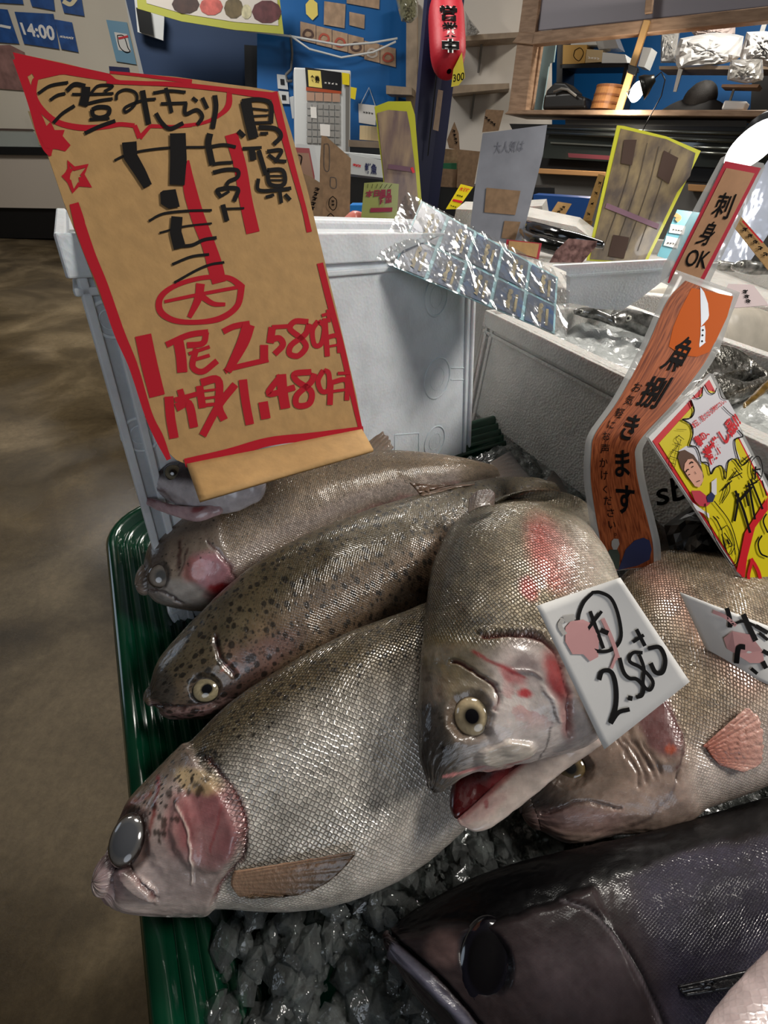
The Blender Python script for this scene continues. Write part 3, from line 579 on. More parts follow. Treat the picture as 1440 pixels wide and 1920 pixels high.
# ---------- open mouthed trout on top
def paintD(X, Y, s, dv, U, V):
    c, m, d, f1, f2 = base_trout(X, Y, s, dv, U, V, S(78, 70, 50), S(142, 130, 108), S(196, 186, 170), .28, 31, .35, -.6)
    m[..., 1] = .5*f1*sm((dv+.2)/.5); put(c, m_ell(X, Y, 1030, 1040, 38, 70, -20, .9), S(196, 92, 88), .75); put(c, m_ell(X, Y, 990, 1105, 16, 26, -10, .8), S(190, 70, 72), .75)
    put(c, m_ell(X, Y, 1080, 1060, 40, 80, -25, .9), S(190, 170, 160), .5)
    for q in range(60):
        x, y = 790+150*random.random(), 1020+240*random.random(); put(c, m_ell(X, Y, x, y, 8+10*random.random(), 5+6*random.random(), -20, .9), S(52, 46, 36), .45)
    head = sm((Y-1215+(X-900)*.05)/45+.4)
    put(c, head, S(206, 194, 188), .9); m[..., 0] *= 1-sm((Y-1190)/50+.3); m[..., 1] *= 1-head*.5
    dark = head*sm((900-X+(f2-.5)*60)/90+.35); put(c, dark, S(62, 56, 44), .9)
    for q in range(70):
        x, y = 785+170*random.random(), 1215+230*random.random(); put(c, m_ell(X, Y, x, y, 3+7*random.random()**2, 3+5*random.random()**2, 0, .8), S(34, 30, 26), .6*max(0, 1-(x-785)/190))
    put(c, m_ell(X, Y, 850, 1230, 70, 40, 10, .8), S(120, 108, 76), .5)
    put(c, m_ell(X, Y, 1000, 1285, 60, 70, 20, .9)*(f1 > .55), S(188, 70, 78), .35); put(c, m_ell(X, Y, 1060, 1330, 16, 60, -8, .8), S(190, 96, 90), .5); put(c, m_ell(X, Y, 803, 1400, 40, 90, -12, .8), S(36, 32, 30), .85)
    put(c, m_ell(X, Y, 880, 1290, 50, 40, 20, .8), S(120, 108, 84), .7)
    put(c, m_ell(X, Y, 985, 1240, 50, 50, 20, .7), S(206, 190, 184), .7); put(c, m_ell(X, Y, 990, 1245, 26, 18, 0, .8), S(120, 98, 100), .5)
    put(c, m_line(X, Y, [(905, 1190), (960, 1190), (1010, 1200), (1045, 1230), (1062, 1290), (1068, 1370)], 7, 1), S(120, 34, 36), .8)
    put(c, m_ell(X, Y, 1040, 1265, 18, 42, -15, .8), S(176, 40, 48), .85); put(c, m_line(X, Y, [(885, 1222), (925, 1242), (965, 1262), (985, 1270)], 6, 1), S(150, 36, 44), .8)
    put(c, m_ell(X, Y, 985, 1298, 15, 8, 10, .8), S(184, 34, 44), .9); put(c, m_ell(X, Y, 958, 1265, 30, 12, 35, .9), S(188, 66, 74), .6)
    put(c, m_line(X, Y, [(850, 1243), (885, 1258), (925, 1285), (935, 1310), (930, 1330)], 5, 1), S(110, 34, 34), .8)
    put(c, m_line(X, Y, [(965, 1255), (1000, 1262), (1025, 1300), (1040, 1350)], 2.5, 1), S(120, 100, 104), .6)
    put(c, m_line(X, Y, [(1028, 1350), (1020, 1400), (1010, 1425)], 3.5, 1), S(46, 42, 44), .75)
    put(c, m_ell(X, Y, 880, 1345, 46, 50, 0, .35), S(92, 76, 62), .8); put(c, m_ell(X, Y, 945, 1412, 50, 20, -12, .4), S(196, 184, 168), .8)
    put(c, m_line(X, Y, [(835, 1455), (870, 1446), (930, 1430), (985, 1412)], 6, 1), S(190, 120, 118), .75)
    put(c, m_ell(X, Y, 832, 1403, 5, 5, 0, .5), S(16, 12, 12), .9)
    d -= .006*m_ell(X, Y, 882, 1342, 40, 44, 0, .5); d += .0032*m_ell(X, Y, 945, 1410, 52, 19, -12, .4); d += .0022*m_ell(X, Y, 980, 1320, 75, 100, 0, .35)
    d -= .003*m_line(X, Y, [(850, 1243), (885, 1258), (925, 1285), (935, 1310), (930, 1330)], 6, 1); d -= .003*m_line(X, Y, [(905, 1190), (960, 1190), (1010, 1200), (1045, 1230), (1062, 1290), (1070, 1380)], 7, 1)
    d += .002*m_line(X, Y, [(900, 1180), (960, 1178), (1020, 1190)], 9, 1); d += (f2-.5)*.004
    d += .001*m_line(X, Y, [(960, 1258), (1000, 1262), (1028, 1300), (1045, 1350)], 6, 1)
    return c, m, d
stD = [(800, 1464, 836, 1477), (786, 1415, 893, 1448), (784, 1352, 1015, 1425), (787, 1285, 1110, 1395), (791, 1210, 1165, 1330), (798, 1130, 1185, 1245), (813, 1060, 1180, 1155), (843, 1004, 1155, 1082), (888, 964, 1118, 1020), (945, 948, 1092, 990)]
fishD = empty('trout.003', pz(950, 1300, .85), 'open-mouthed trout on top of the heap, head down, red streaks, white price card on it', 'fish', 'rainbow trout heaped in the green tray')
_, dD = body('body', stD, [.90, .90, .90, .90, .905, .905, .90, .89, .87, .85], [.5, .5, .5, .52, .52, .5, .5, .5, .5, .5], TR, fishD, paintD, 420, 220, cap1=.9)
def paintTail(X, Y, s, dv, U, V):
    c, m, d, f1, f2 = base_trout(X, Y, s, dv, U, V, S(84, 72, 58), S(120, 100, 84), S(120, 104, 92), -1, 5); m[..., 1] = .5; return c, m, d
_, dDt = body('tail_stem', [(1000, 952, 1060, 1030), (1080, 956, 1100, 1050), (1150, 962, 1160, 1040), (1215, 968, 1225, 1030)], [.84, .835, .83, .825], .5, TR2, fishD, paintTail, 60, 60)
fin('tail_fin', fishD, dDt, [((1212, 970), (1290, 940)), ((1222, 1000), (1275, 1000)), ((1222, 1028), (1290, 1060))], FINM, z=(.825, .82), n=18, tipcol=S(40, 36, 34), basecol=S(80, 66, 56))
fin('dorsal_fin', fishD, dD, [((878, 962), (880, 935)), ((890, 955), (898, 920)), ((903, 950), (925, 922)), ((920, 947), (926, 950))], FINM, depth=(.43, .445), n=20, tipcol=S(96, 84, 80), basecol=S(110, 98, 86))
nD = C-on_body(dD, 885, 1343)
eye(fishD, on_body(dD, 885, 1343, -.0025), nD, .0135, .0135, .0075, [1, 0, 0], S(190, 172, 138), S(10, 10, 16), .4, 0, S(84, 70, 56))
def paintJaw(X, Y, s, dv, U, V):
    f1 = fbm(U, V, 60, 3); c = np.ones(X.shape+(3,))*np.array(S(196, 180, 170)); c *= (.85+.3*f1)[..., None]; m = np.zeros(c.shape)
    put(c, sm((dv-.45)/.4), S(150, 60, 62), .8); put(c, m_ell(X, Y, 900, 1520, 60, 14, -35, .9), S(184, 140, 136), .5); put(c, m_ell(X, Y, 912, 1508, 4, 7, 10, .6), S(140, 40, 50), .7)
    return c, m, np.zeros(X.shape)
_, dJ = body('lower_jaw', [(861, 1534, 868, 1550), (871, 1524, 900, 1560), (908, 1490, 955, 1528), (950, 1448, 1015, 1480), (990, 1414, 1065, 1440), (1015, 1380, 1125, 1400)], [.872, .872, .874, .876, .88, .885], .42, PALE, fishD, paintJaw, 90, 80)
def paintMouth(X, Y, s, dv, U, V):
    c = np.ones(X.shape+(3,))*np.array(S(70, 8, 12)); put(c, m_ell(X, Y, 905, 1440, 30, 20, -30, .9), S(50, 4, 8), .8); put(c, m_ell(X, Y, 935, 1450, 30, 12, -50, .9), S(140, 50, 54), .5); return c, np.zeros(c.shape), np.zeros(X.shape)
body('mouth_lining', [(858, 1460, 864, 1534), (880, 1440, 900, 1512), (915, 1420, 945, 1480), (970, 1395, 1000, 1440)], [.870, .870, .873, .878], .4, PALE, fishD, paintMouth, 50, 40)
# ---------- right-hand trout under the two cards
def paintE(X, Y, s, dv, U, V):
    c, m, d, f1, f2 = base_trout(X, Y, s, dv, U, V, S(112, 96, 72), S(156, 138, 116), S(190, 172, 160), .27, 41, .45, -.5)
    m[..., 1] *= .2; put(c, m_line(X, Y, [(1210, 1060), (1300, 1160), (1400, 1280)], 55, 1), S(170, 120, 108), .5)
    head = sm((1265-X+(Y-1350)*.25)/50+.5)*sm((Y-1240)/60+.5); put(c, head, S(146, 124, 112), .85); m[..., 0] *= 1-head
    put(c, m_ell(X, Y, 1020, 1490, 60, 60, 0, .9), S(34, 30, 30), .9); put(c, m_ell(X, Y, 1110, 1460, 70, 34, -14, .9), S(120, 104, 92), .6)
    put(c, m_ell(X, Y, 1080, 1535, 100, 22, 0, .9), S(150, 120, 116), .7); put(c, m_ell(X, Y, 1235, 1360, 36, 62, -20, .4), S(104, 62, 66), .85)
    put(c, m_line(X, Y, [(1240, 1320), (1268, 1355), (1276, 1400), (1262, 1440)], 6, 1), S(80, 34, 38), .85)
    for k in range(4): put(c, m_line(X, Y, [(1150+k*18, 1380+k*6), (1185+k*15, 1430), (1200+k*12, 1478-k*8)], 3, 1), S(98, 78, 72), .6)
    put(c, m_line(X, Y, [(1270, 1400), (1262, 1460), (1230, 1515), (1180, 1545)], 5, 1), S(92, 76, 72), .7)
    put(c, m_line(X, Y, [(1020, 1525), (1090, 1505), (1160, 1515)], 4, 1), S(70, 48, 48), .7); put(c, m_ell(X, Y, 1400, 1440, 100, 60, -20, .9), S(206, 192, 182), .7)
    put(c, m_ell(X, Y, 1250, 1405, 10, 8, 0, .7), S(190, 90, 60), .7)
    d += .003*head+.002*m_ell(X, Y, 1230, 1370, 44, 74, -20, .3)-.002*m_line(X, Y, [(1245, 1320), (1272, 1355), (1278, 1400), (1262, 1460)], 6, 1)
    for k in range(4): d -= .0012*m_line(X, Y, [(1150+k*18, 1380+k*6), (1185+k*15, 1430), (1200+k*12, 1478-k*8)], 6, 1)
    d -= .002*m_line(X, Y, [(1015, 1525), (1090, 1505), (1160, 1515)], 5, 1)+.005*m_ell(X, Y, 1068, 1440, 40, 34, 0, .5); d += (f2-.5)*.004
    return c, m, d
stE = [(990, 1490, 1012, 1548), (1006, 1440, 1070, 1571), (1045, 1370, 1150, 1558), (1090, 1280, 1240, 1548), (1115, 1180, 1340, 1510), (1165, 1084, 1445, 1470), (1235, 1041, 1535, 1405), (1325, 1045, 1620, 1320), (1420, 1105, 1690, 1240), (1500, 1120, 1730, 1200), (1590, 1130, 1750, 1180)]
fishE = empty('trout.004', pz(1250, 1330, .79), 'silver trout on the right, under the curled price card, with pink fin spread', 'fish', 'rainbow trout heaped in the green tray')
_, dE = body('body', stE, [.815, .818, .822, .826, .83, .835, .835, .83, .83, .83, .83], [.5]*11, TR, fishE, paintE, 400, 200)
eye(fishE, on_body(dE, 1070, 1440, -.003), C-on_body(dE, 1070, 1440), .013, .0115, .007, [1, .4, 0], S(120, 100, 64), S(12, 12, 12), .42, .05, S(40, 34, 30))
fin('pectoral_fin', fishE, dE, [((1318, 1400), (1402, 1325)), ((1325, 1404), (1425, 1345)), ((1330, 1412), (1432, 1390)), ((1340, 1425), (1428, 1430)), ((1350, 1435), (1395, 1448))], FINM, .004, 30, 40, .0006, tipcol=S(206, 160, 146), basecol=S(172, 104, 86), fray=.06)
PB1 = Plane(pz(880, 850, .76), 48, 10)
# ---------- small trout head between the cardboard and the foam box
def paintH(X, Y, s, dv, U, V):
    f1 = fbm(U, V, 70, 3); a = sm((dv+.05)/.4)[..., None]; c = np.array(S(196, 190, 194))*(1-a)+np.array(S(60, 54, 56))*a; c = c*(.8+.4*f1[..., None])
    put(c, m_line(X, Y, [(283, 915), (305, 918), (325, 935), (340, 955)], 4, 1), S(84, 34, 40), .8); put(c, m_ell(X, Y, 330, 938, 30, 9, 40, .6), S(150, 140, 140), .6); return c, np.zeros(c.shape), .0015*m_ell(X, Y, 318, 930, 30, 8, 40, .5)
pH = PB1.at(345, 925); pH = C+(pH-C)*.93; zH = pH[2]
fishH = empty('trout.005', pz(340, 930, .79), 'small trout peeping open-mouthed from behind the cardboard sign, at the foam box foot', 'fish', 'rainbow trout heaped in the green tray')
_, dH = body('body', [(273, 898, 278, 912), (292, 878, 305, 928), (325, 866, 345, 952), (370, 862, 390, 965), (430, 868, 440, 960), (470, 872, 475, 945)], zH, .5, PALE, fishH, paintH, 110, 80)
eye(fishH, on_body(dH, 325, 886, -.002), C-on_body(dH, 325, 886), .0085, .0085, .006, [1, 0, 0], S(112, 106, 88), S(20, 22, 24), .45, 0, S(14, 14, 14))
def paintJH(X, Y, s, dv, U, V):
    f1 = fbm(U, V, 70, 3); c = np.ones(X.shape+(3,))*np.array(S(190, 160, 164))*(.8+.4*f1[..., None]); put(c, m_line(X, Y, [(268, 938), (300, 942), (330, 950)], 6, 1), S(120, 60, 66), .7); put(c, m_ell(X, Y, 370, 955, 14, 8, -30, .8), S(130, 36, 44), .8); return c, np.zeros(c.shape), np.zeros(X.shape)
body('lower_jaw', [(266, 936, 270, 944), (285, 934, 292, 955), (320, 945, 330, 969), (365, 950, 370, 978), (410, 945, 412, 965)], zH-.012, .5, PALE, fishH, paintJH, 60, 60)
# ---------- tuna
def paintT(X, Y, s, dv, U, V):
    f1 = fbm(U, V, 50, 61); f2 = fbm(U, V, 12, 66)
    line = [(735, 1752), (850, 1738), (960, 1725), (1060, 1690), (1160, 1650), (1300, 1600), (1440, 1565), (1600, 1540)]
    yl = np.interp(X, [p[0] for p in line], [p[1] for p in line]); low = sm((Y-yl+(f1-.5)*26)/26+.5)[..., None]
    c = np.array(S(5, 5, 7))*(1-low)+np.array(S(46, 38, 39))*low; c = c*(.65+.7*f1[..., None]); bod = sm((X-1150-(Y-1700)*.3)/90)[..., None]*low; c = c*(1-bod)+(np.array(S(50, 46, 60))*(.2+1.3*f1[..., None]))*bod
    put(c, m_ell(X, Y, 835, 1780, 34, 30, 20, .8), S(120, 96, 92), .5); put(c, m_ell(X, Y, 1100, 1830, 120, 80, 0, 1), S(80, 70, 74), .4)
    put(c, m_line(X, Y, [(742, 1775), (790, 1820), (850, 1880), (900, 1935)], 13, .9), S(96, 96, 112), .75)
    put(c, m_line(X, Y, [(733, 1752), (770, 1782), (830, 1838), (880, 1890), (915, 1930)], 5, 1), S(8, 8, 12), .95)
    put(c, m_ell(X, Y, 912, 1802, 52, 66, -25, .2), S(12, 12, 18), .9)
    gl = [(1060, 1690), (1110, 1712), (1150, 1750), (1195, 1810), (1240, 1900), (1260, 1990)]; put(c, m_line(X, Y, gl, 6, 1), S(14, 12, 16), .9); put(c, m_line(X, Y, [(p[0]-10, p[1]-2) for p in gl], 5, 1), S(110, 102, 108), .5)
    m = np.zeros(c.shape); m[..., 0] = bod[..., 0]*.5
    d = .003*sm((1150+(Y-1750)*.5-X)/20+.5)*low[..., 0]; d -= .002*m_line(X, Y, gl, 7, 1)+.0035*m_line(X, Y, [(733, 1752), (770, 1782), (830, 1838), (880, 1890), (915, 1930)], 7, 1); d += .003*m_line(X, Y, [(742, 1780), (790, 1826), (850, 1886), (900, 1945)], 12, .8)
    d -= .004*m_ell(X, Y, 912, 1802, 44, 58, -25, .4); d += (f2-.5)*.003
    return c, m, d
stT = [(732, 1752, 732, 1774), (770, 1713, 788, 1862), (860, 1660, 885, 1960), (980, 1617, 1015, 2060), (1120, 1583, 1155, 2125), (1280, 1545, 1315, 2145), (1440, 1497, 1470, 2130), (1600, 1450, 1640, 2080), (1760, 1410, 1790, 2000), (1900, 1390, 1920, 1900)]
fishT = empty('tuna', pz(1150, 1800, .785), 'dark blue-black tuna with large round eye, in the lower right on the ice', 'fish')
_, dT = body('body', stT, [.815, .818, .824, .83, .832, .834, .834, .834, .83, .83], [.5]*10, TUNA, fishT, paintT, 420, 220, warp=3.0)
eye(fishT, on_body(dT, 912, 1802, -.002), C-on_body(dT, 912, 1802), .0165, .0215, .006, [1, -.55, 0], S(20, 20, 30), S(5, 5, 9), .6, 0, S(10, 10, 14))
fin('pectoral_fin', fishT, dT, [((1272, 1850), (1405, 1820)), ((1275, 1858), (1440, 1826)), ((1285, 1866), (1425, 1846))], FINM, .002, 6, 30, .0, tipcol=S(8, 8, 10), basecol=S(20, 19, 23))
# ---------- pale fish in the lower right corner
def paintG(X, Y, s, dv, U, V):
    f1 = fbm(U, V, 90, 71); c = np.ones(X.shape+(3,))*np.array(S(188, 170, 168))*(.85+.3*f1[..., None]); m = np.zeros(c.shape); m[..., 0] = .25; return c, m, np.zeros(X.shape)
fishG = empty('white_fish', pz(1460, 1900, .92), 'smooth pale pink fish belly in the bottom right corner, over the tuna', 'fish')
_, dG = body('body', [(1300, 1960, 1420, 2120), (1345, 1885, 1560, 2080), (1420, 1800, 1650, 2000), (1500, 1730, 1740, 1900), (1590, 1660, 1800, 1800), (1680, 1600, 1830, 1700)], .945, .5, PALE, fishG, paintG, 110, 90)
fin('tail_fin', fishG, dG, [((1690, 1590), (1760, 1500)), ((1760, 1650), (1830, 1600)), ((1830, 1700), (1930, 1680))], FINM, z=(.945, .945), n=14, tipcol=S(150, 130, 130), basecol=S(180, 160, 156))
# ================================================================== FOAM BOXES
FOAM = foam_mat('styrofoam', S(222, 226, 230)); FOAM2 = foam_mat('styrofoam_worn_shaded', S(184, 181, 176), .7)  # worn foam is rougher; its darker grey also holds the open box's shade
LAM = mat('laminate', (.62, .62, .60), .16, alpha=.5, coat=1.0, spec=.8)
PAPER = mat('white_paper', S(228, 226, 222), .6, bump=.05)
KRAFT = mat('kraft_cardboard', S(186, 146, 92), .75, noise=.12, nscale=90, bump=.12, bscale=150)
KRAFT2 = mat('brown_cardboard', S(140, 112, 84), .8, noise=.2, nscale=60, bump=.1)
YEL = mat('yellow_print', S(226, 206, 22), .4, coat=.4); YELW = mat('yellow_border', S(176, 176, 30), .45, coat=.3)
REDP = mat('red_print', S(214, 24, 40), .4, coat=.4); BLKP = mat('black_print', S(12, 9, 10), .7, spec=.08); PINK = mat('pink_wash', S(214, 158, 156), .6)
def foam_box(name, label, TL, TRc, BRc, BL, back, th, matr, group=None, rings=(), pl=None, floor_z=None):
    TL, TRc, BRc, BL, back = map(lambda a: np.asarray(a, float), (TL, TRc, BRc, BL, back))
    c = (TL+TRc+BRc+BL)/4+back/2; o = empty(name, [c[0], c[1], min(BL[2], BRc[2])], label, 'foam box', group)
    ux = (TRc-TL)/np.linalg.norm(TRc-TL); bk = back/np.linalg.norm(back); zz = np.array([0, 0, 1.0])
    def wall(a, b, c_, d, inn):          # quad + inward offset
        m.hexa([a, b, c_, d], [a+inn, b+inn, c_+inn, d+inn])
    m = MB(); wall(TL, TRc, BRc, BL, bk*th); m.build('front_wall', matr, o)
    m = MB(); wall(TL+back, TRc+back, BRc+back, BL+back, -bk*th); m.build('back_wall', matr, o)
    m = MB(); wall(TL, TL+back, BL+back, BL, ux*th); m.build('side_wall', matr, o)
    m = MB(); wall(TRc, TRc+back, BRc+back, BRc, -ux*th); m.build('side_wall', matr, o)
    m = MB(); m.hexa([BL, BRc, BRc+back, BL+back], [BL+zz*th, BRc+zz*th, BRc+back+zz*th, BL+back+zz*th]); m.build('base', matr, o)
    for nm in o.children: bevel(nm, .004, 2)
    # moulded rim bands proud of the wall
    nrm = np.cross(TRc-TL, TL-BL); nrm /= np.linalg.norm(nrm); nrm = nrm if nrm@(C-c) > 0 else -nrm
    dn = (BL-TL)/np.linalg.norm(BL-TL); dn2 = (BRc-TRc)/np.linalg.norm(BRc-TRc)
    m = MB()
    for a, b, pr in ((0.0, .028, .006), (.034, .040, .004)):
        q = [TL+dn*a-ux*pr, TRc+dn2*a+ux*pr, TRc+dn2*b+ux*pr, TL+dn*b-ux*pr]; m.hexa([p+nrm*pr for p in q], [p-nrm*.002 for p in q])
        q = [TRc+dn2*a, TRc+back+dn2*a, TRc+back+dn2*b, TRc+dn2*b]; m.hexa([p+ux*pr for p in q], [p-ux*.002 for p in q])
        q = [TL+dn*a, TL+back+dn*a, TL+back+dn*b, TL+dn*b]; m.hexa([p-ux*pr for p in q], [p+ux*.002 for p in q])
    for e0, e1, sg in ((TL, BL, 1), (TRc, BRc, -1)):   # corner ribs
        for a in (.0, .016): q = [e0+ux*sg*a, e0+ux*sg*(a+.007), e1+ux*sg*(a+.007), e1+ux*sg*a]; m.hexa([p+nrm*.004 for p in q], [p-nrm*.002 for p in q])
    bevel(m.build('rim', matr, o), .0015, 2)
    for (px, py, r) in rings:
        cc = pl.at(px, py); a = np.array(ux); b = np.cross(nrm, a); m = MB(); R_ = np.linalg.norm(pl.at(px+r, py)-cc)
        pts = [cc+a*R_*math.cos(q/24*2*math.pi)+b*R_*math.sin(q/24*2*math.pi) for q in range(25)]; m.tube(pts, .0016, 6, False)
        pts = [cc+a*R_*.55*math.cos(q/16*2*math.pi)+b*R_*.55*math.sin(q/16*2*math.pi) for q in range(17)]; m.tube(pts, .0006, 5, False); m.build('moulded_ring', matr, o, True)
    return o
b1 = foam_box('foam_box', 'tall white foam box standing in the green tray behind the big cardboard sign', PB1.at(118, 437), PB1.at(893, 437), PB1.at(878, 905), PB1.at(328, 1178), np.array([-.55, .835, 0])*.13, .03, FOAM, 'white foam fish boxes', [(818, 557, 20), (820, 710, 22), (206, 600, 34), (264, 815, 34), (815, 828, 17)], PB1)
m = MB()
for (a, b) in (((845, 690), (872, 690)), ((845, 712), (872, 712)), ((740, 815), (785, 812)), ((740, 850), (785, 850)), ((740, 815), (740, 850)), ((785, 812), (785, 850)), ((0, 0), (0, 0))):
    if a != b: m.tube([PB1.at(*a), PB1.at(*b)], .0012, 5)
m.build('moulded_mark', FOAM, b1)
PB2 = Plane(pz(885, 790, .76), -59)
e1 = np.array([.86, .51, 0]); l2 = lambda px, py: PB2.at(px, py)
b2p = [l2(890, 578), l2(1420, 735), l2(1500, 1290), l2(885, 790)]
d2 = (l2(1100, 960)-l2(885, 790)); d2[2] = 0; d2 /= np.linalg.norm(d2); A0 = l2(888, 790); A0[2] = .76
T0 = np.array([A0[0], A0[1], .985]); ln = .50
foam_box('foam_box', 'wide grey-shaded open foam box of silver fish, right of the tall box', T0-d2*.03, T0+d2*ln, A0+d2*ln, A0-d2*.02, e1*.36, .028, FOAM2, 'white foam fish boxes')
ik = Ink(lambda x, y, o: PB2.at(x, y, o)); ik.text('sbu', [(1228, 905), (1318, 880), (1328, 925), (1232, 950)], .012)
sb = empty('box_print', PB2.at(1270, 920), 'slanted black letters printed on the side of the open foam box', 'lettering'); ik.build('lettering', BLKP, sb)
# iced bed and fish inside the open box
icb = MB(); q = [T0+e1*.03-[0, 0, .045]+d2*.0, T0+d2*(ln-.03)+e1*.03-[0, 0, .045], T0+d2*(ln-.03)+e1*.33-[0, 0, .045], T0+e1*.33-[0, 0, .045]]
def bumpy(name, q, nx, ny, amp, matr, label, cat, sc=30):
    g = [[(q[0]*(1-a)+q[1]*a)*(1-b)+(q[3]*(1-a)+q[2]*a)*b for b in np.linspace(0, 1, ny)] for a in np.linspace(0, 1, nx)]
    V = np.array(g).reshape(-1, 3); c = V.mean(0); V = V-c; V[:, 2] += amp*(fbm(V[:, 0]+5, V[:, 1]+5, sc, 4)-.5)+amp*.3*rng.random(len(V))
    o = mesh(name, V, [(i*ny+j, (i+1)*ny+j, (i+1)*ny+j+1, i*ny+j+1) for i in range(nx-1) for j in range(ny-1)], matr, smooth=True); o.location = tuple(c); return tag(o, label, cat, kind='stuff')
WICE = mat('white_ice', S(190, 194, 192), .2, bump=.6, bscale=160, trans=.2, coat=.6)
bumpy('crushed_ice', q, 50, 40, .03, WICE, 'white crushed ice under the small silver fish in the open foam box', 'ice')
# ================================================================== BIG CARDBOARD SIGN
sg0 = Plane(pz(515, 860, .9), 39, 29); k = 1e9
def depth_of(P): return (np.asarray(P)-C)@R[:, 2]
for px in range(180, 660, 20):
    for py in range(442, 880, 20): k = min(k, depth_of(PB1.at(px, py))/depth_of(sg0.at(px, py)))
PSg = Plane(C+(sg0.p-C)*k*.972, 39, 29)
out = [(24, 98), (70, 108), (120, 118), (150, 126), (205, 138), (206, 133), (270, 139), (330, 144), (430, 158), (470, 163), (522, 172), (545, 245), (575, 350), (604, 470), (638, 610), (668, 740), (680, 806), (560, 826), (450, 845), (352, 872), (330, 862), (305, 838), (250, 705), (190, 560), (120, 380), (72, 240), (48, 170)]
cs_ = sheet('cardboard_sign', PSg, out, .004, KRAFT, 'big kraft cardboard price sign with red border leaning on the tall foam box', 'sign')
sign = empty('price_sign', PSg.at(515, 830), 'big kraft cardboard price sign with red border leaning on the tall foam box', 'sign')
loc = np.array(cs_.location); bpy.data.objects.remove(cs_)
m = MB(); m.prism([PSg.at(*p) for p in out], -PSg.n*.004); m.build('board', KRAFT, sign)
# folded foot of the cardboard, bending towards the viewer over the fish
V = []; nC, nR = 24, 8
for i in range(nC):
    t = i/(nC-1); x0, y0 = 350+(678-350)*t, 871+(806-871)*t; x1, y1 = 374+(700-374)*t, 940+(845-940)*t
    for j in range(nR):
        s_ = j/(nR-1); V.append(PSg.at(x0+(x1-x0)*s_, y0+(y1-y0)*s_, .0+.028*s_**1.2+.003*math.sin(t*9)*s_))
o = mesh('folded_foot', V, [(i*nR+j, (i+1)*nR+j, (i+1)*nR+j+1, i*nR+j+1) for i in range(nC-1) for j in range(nR-1)], KRAFT, sign, True); solid(o, .003, 0)
rd = Ink(PSg.at, .0003); bk = Ink(PSg.at, .0008)
K1, K2, K3 = (0, 80, 4), (200, 150, 3.789), (220, 500, 3)
rd.poly([(24, 98), (150, 126), (205, 138), (222, 152), (150, 138), (112, 140), (68, 150), (60, 138), (42, 150)]); rd.line([(118, 120, 50), (190, 300, 64), (250, 480, 66), (310, 650, 90), (350, 780, 70), (378, 850, 20)], T=K1)
rd.line([(350, 190, 50), (560, 225, 50), (720, 255, 40), (900, 292, 22)], T=K1); rd.line([(825, 222, 20), (1000, 238, 24), (1200, 262, 26), (1440, 292, 34)], T=K1); rd.line([(910, 300, 16), (1160, 312, 20), (1440, 330, 24)], T=K1)
rd.line([(300, 240, 18), (262, 290, 44), (258, 400, 40), (320, 510, 46), (440, 600, 44), (620, 638, 46), (800, 628, 38), (900, 612, 34), (1010, 622, 34)], T=K1); rd.line([(1010, 620, 34), (1048, 715, 40)], T=K1); rd.line([(1048, 715, 36), (1130, 622, 26)], T=K1); rd.line([(1130, 625, 30), (1300, 630, 26), (1440, 622, 20)], T=K1)
rd.line([(450, 335, 28), (600, 318, 24), (700, 300, 24), (800, 250, 30), (865, 180, 44), (872, 70, 34)], T=K2)
rd.poly([(380, 590), (410, 655), (485, 655), (470, 700), (530, 770), (490, 815), (430, 800), (340, 790), (290, 690)], K1); rd.line([(385, 790, 26), (375, 845, 18)], T=K1)
rd.line([(512, 895), (558, 945), (655, 922), (618, 990), (675, 1080), (590, 1062), (548, 1115), (520, 1040), (478, 1002), (522, 960)], 34, K1, True, False); rd.poly([(500, 950), (560, 940), (530, 980), (520, 1040), (480, 1005)], K1); rd.poly([(590, 1010), (640, 1000), (680, 1080), (600, 1070)], K1)
rd.line([(555, 1205, 70), (590, 1330, 84), (600, 1380, 84)], T=K1); rd.line([(-210, -230, 64), (-150, -60, 60), (-80, 110, 58), (10, 370, 60), (90, 560, 52), (175, 830, 44), (235, 960, 50), (290, 1085, 26)], T=K3)
rd.line([(0, 12, 30), (250, 22, 30), (500, 32, 34), (860, 70, 34), (1195, 112, 44)], T=K2); rd.line([(880, 90, 10), (1190, 130, 24)], T=K2)
rd.line([(580, 570, 14), (585, 740, 86), (640, 950, 96), (720, 1160, 96), (770, 1320, 108), (800, 1440, 100)], T=K2); rd.line([(885, 385, 92), (950, 620, 90), (990, 860, 92), (1040, 1085, 96)], T=K2)
rd.line([(1185, 85, 56), (1250, 350, 48), (1330, 650, 40), (1400, 900, 34), (1440, 1080, 38)], T=K2); rd.line([(1140, -20, 36), (1195, 200, 36), (1262, 450, 32), (1330, 750, 28), (1375, 940, 22)], T=K3)
rd.line([(700, 110, 38), (620, 62, 30), (480, 62, 26), (330, 105, 28), (245, 170, 34), (242, 250, 38), (320, 302, 32), (450, 312, 28), (580, 290, 34), (675, 220, 34)], None, K3, True)
rd.line([(265, 197, 18), (440, 160, 20), (690, 113, 20)], T=K3); rd.line([(468, 95, 50), (455, 180, 44), (405, 285, 26)], T=K3); rd.line([(480, 170, 34), (540, 208, 28), (608, 212, 20)], T=K3)
rd.line([(145, 385, 92), (180, 550, 92), (225, 728, 88)], T=K3)
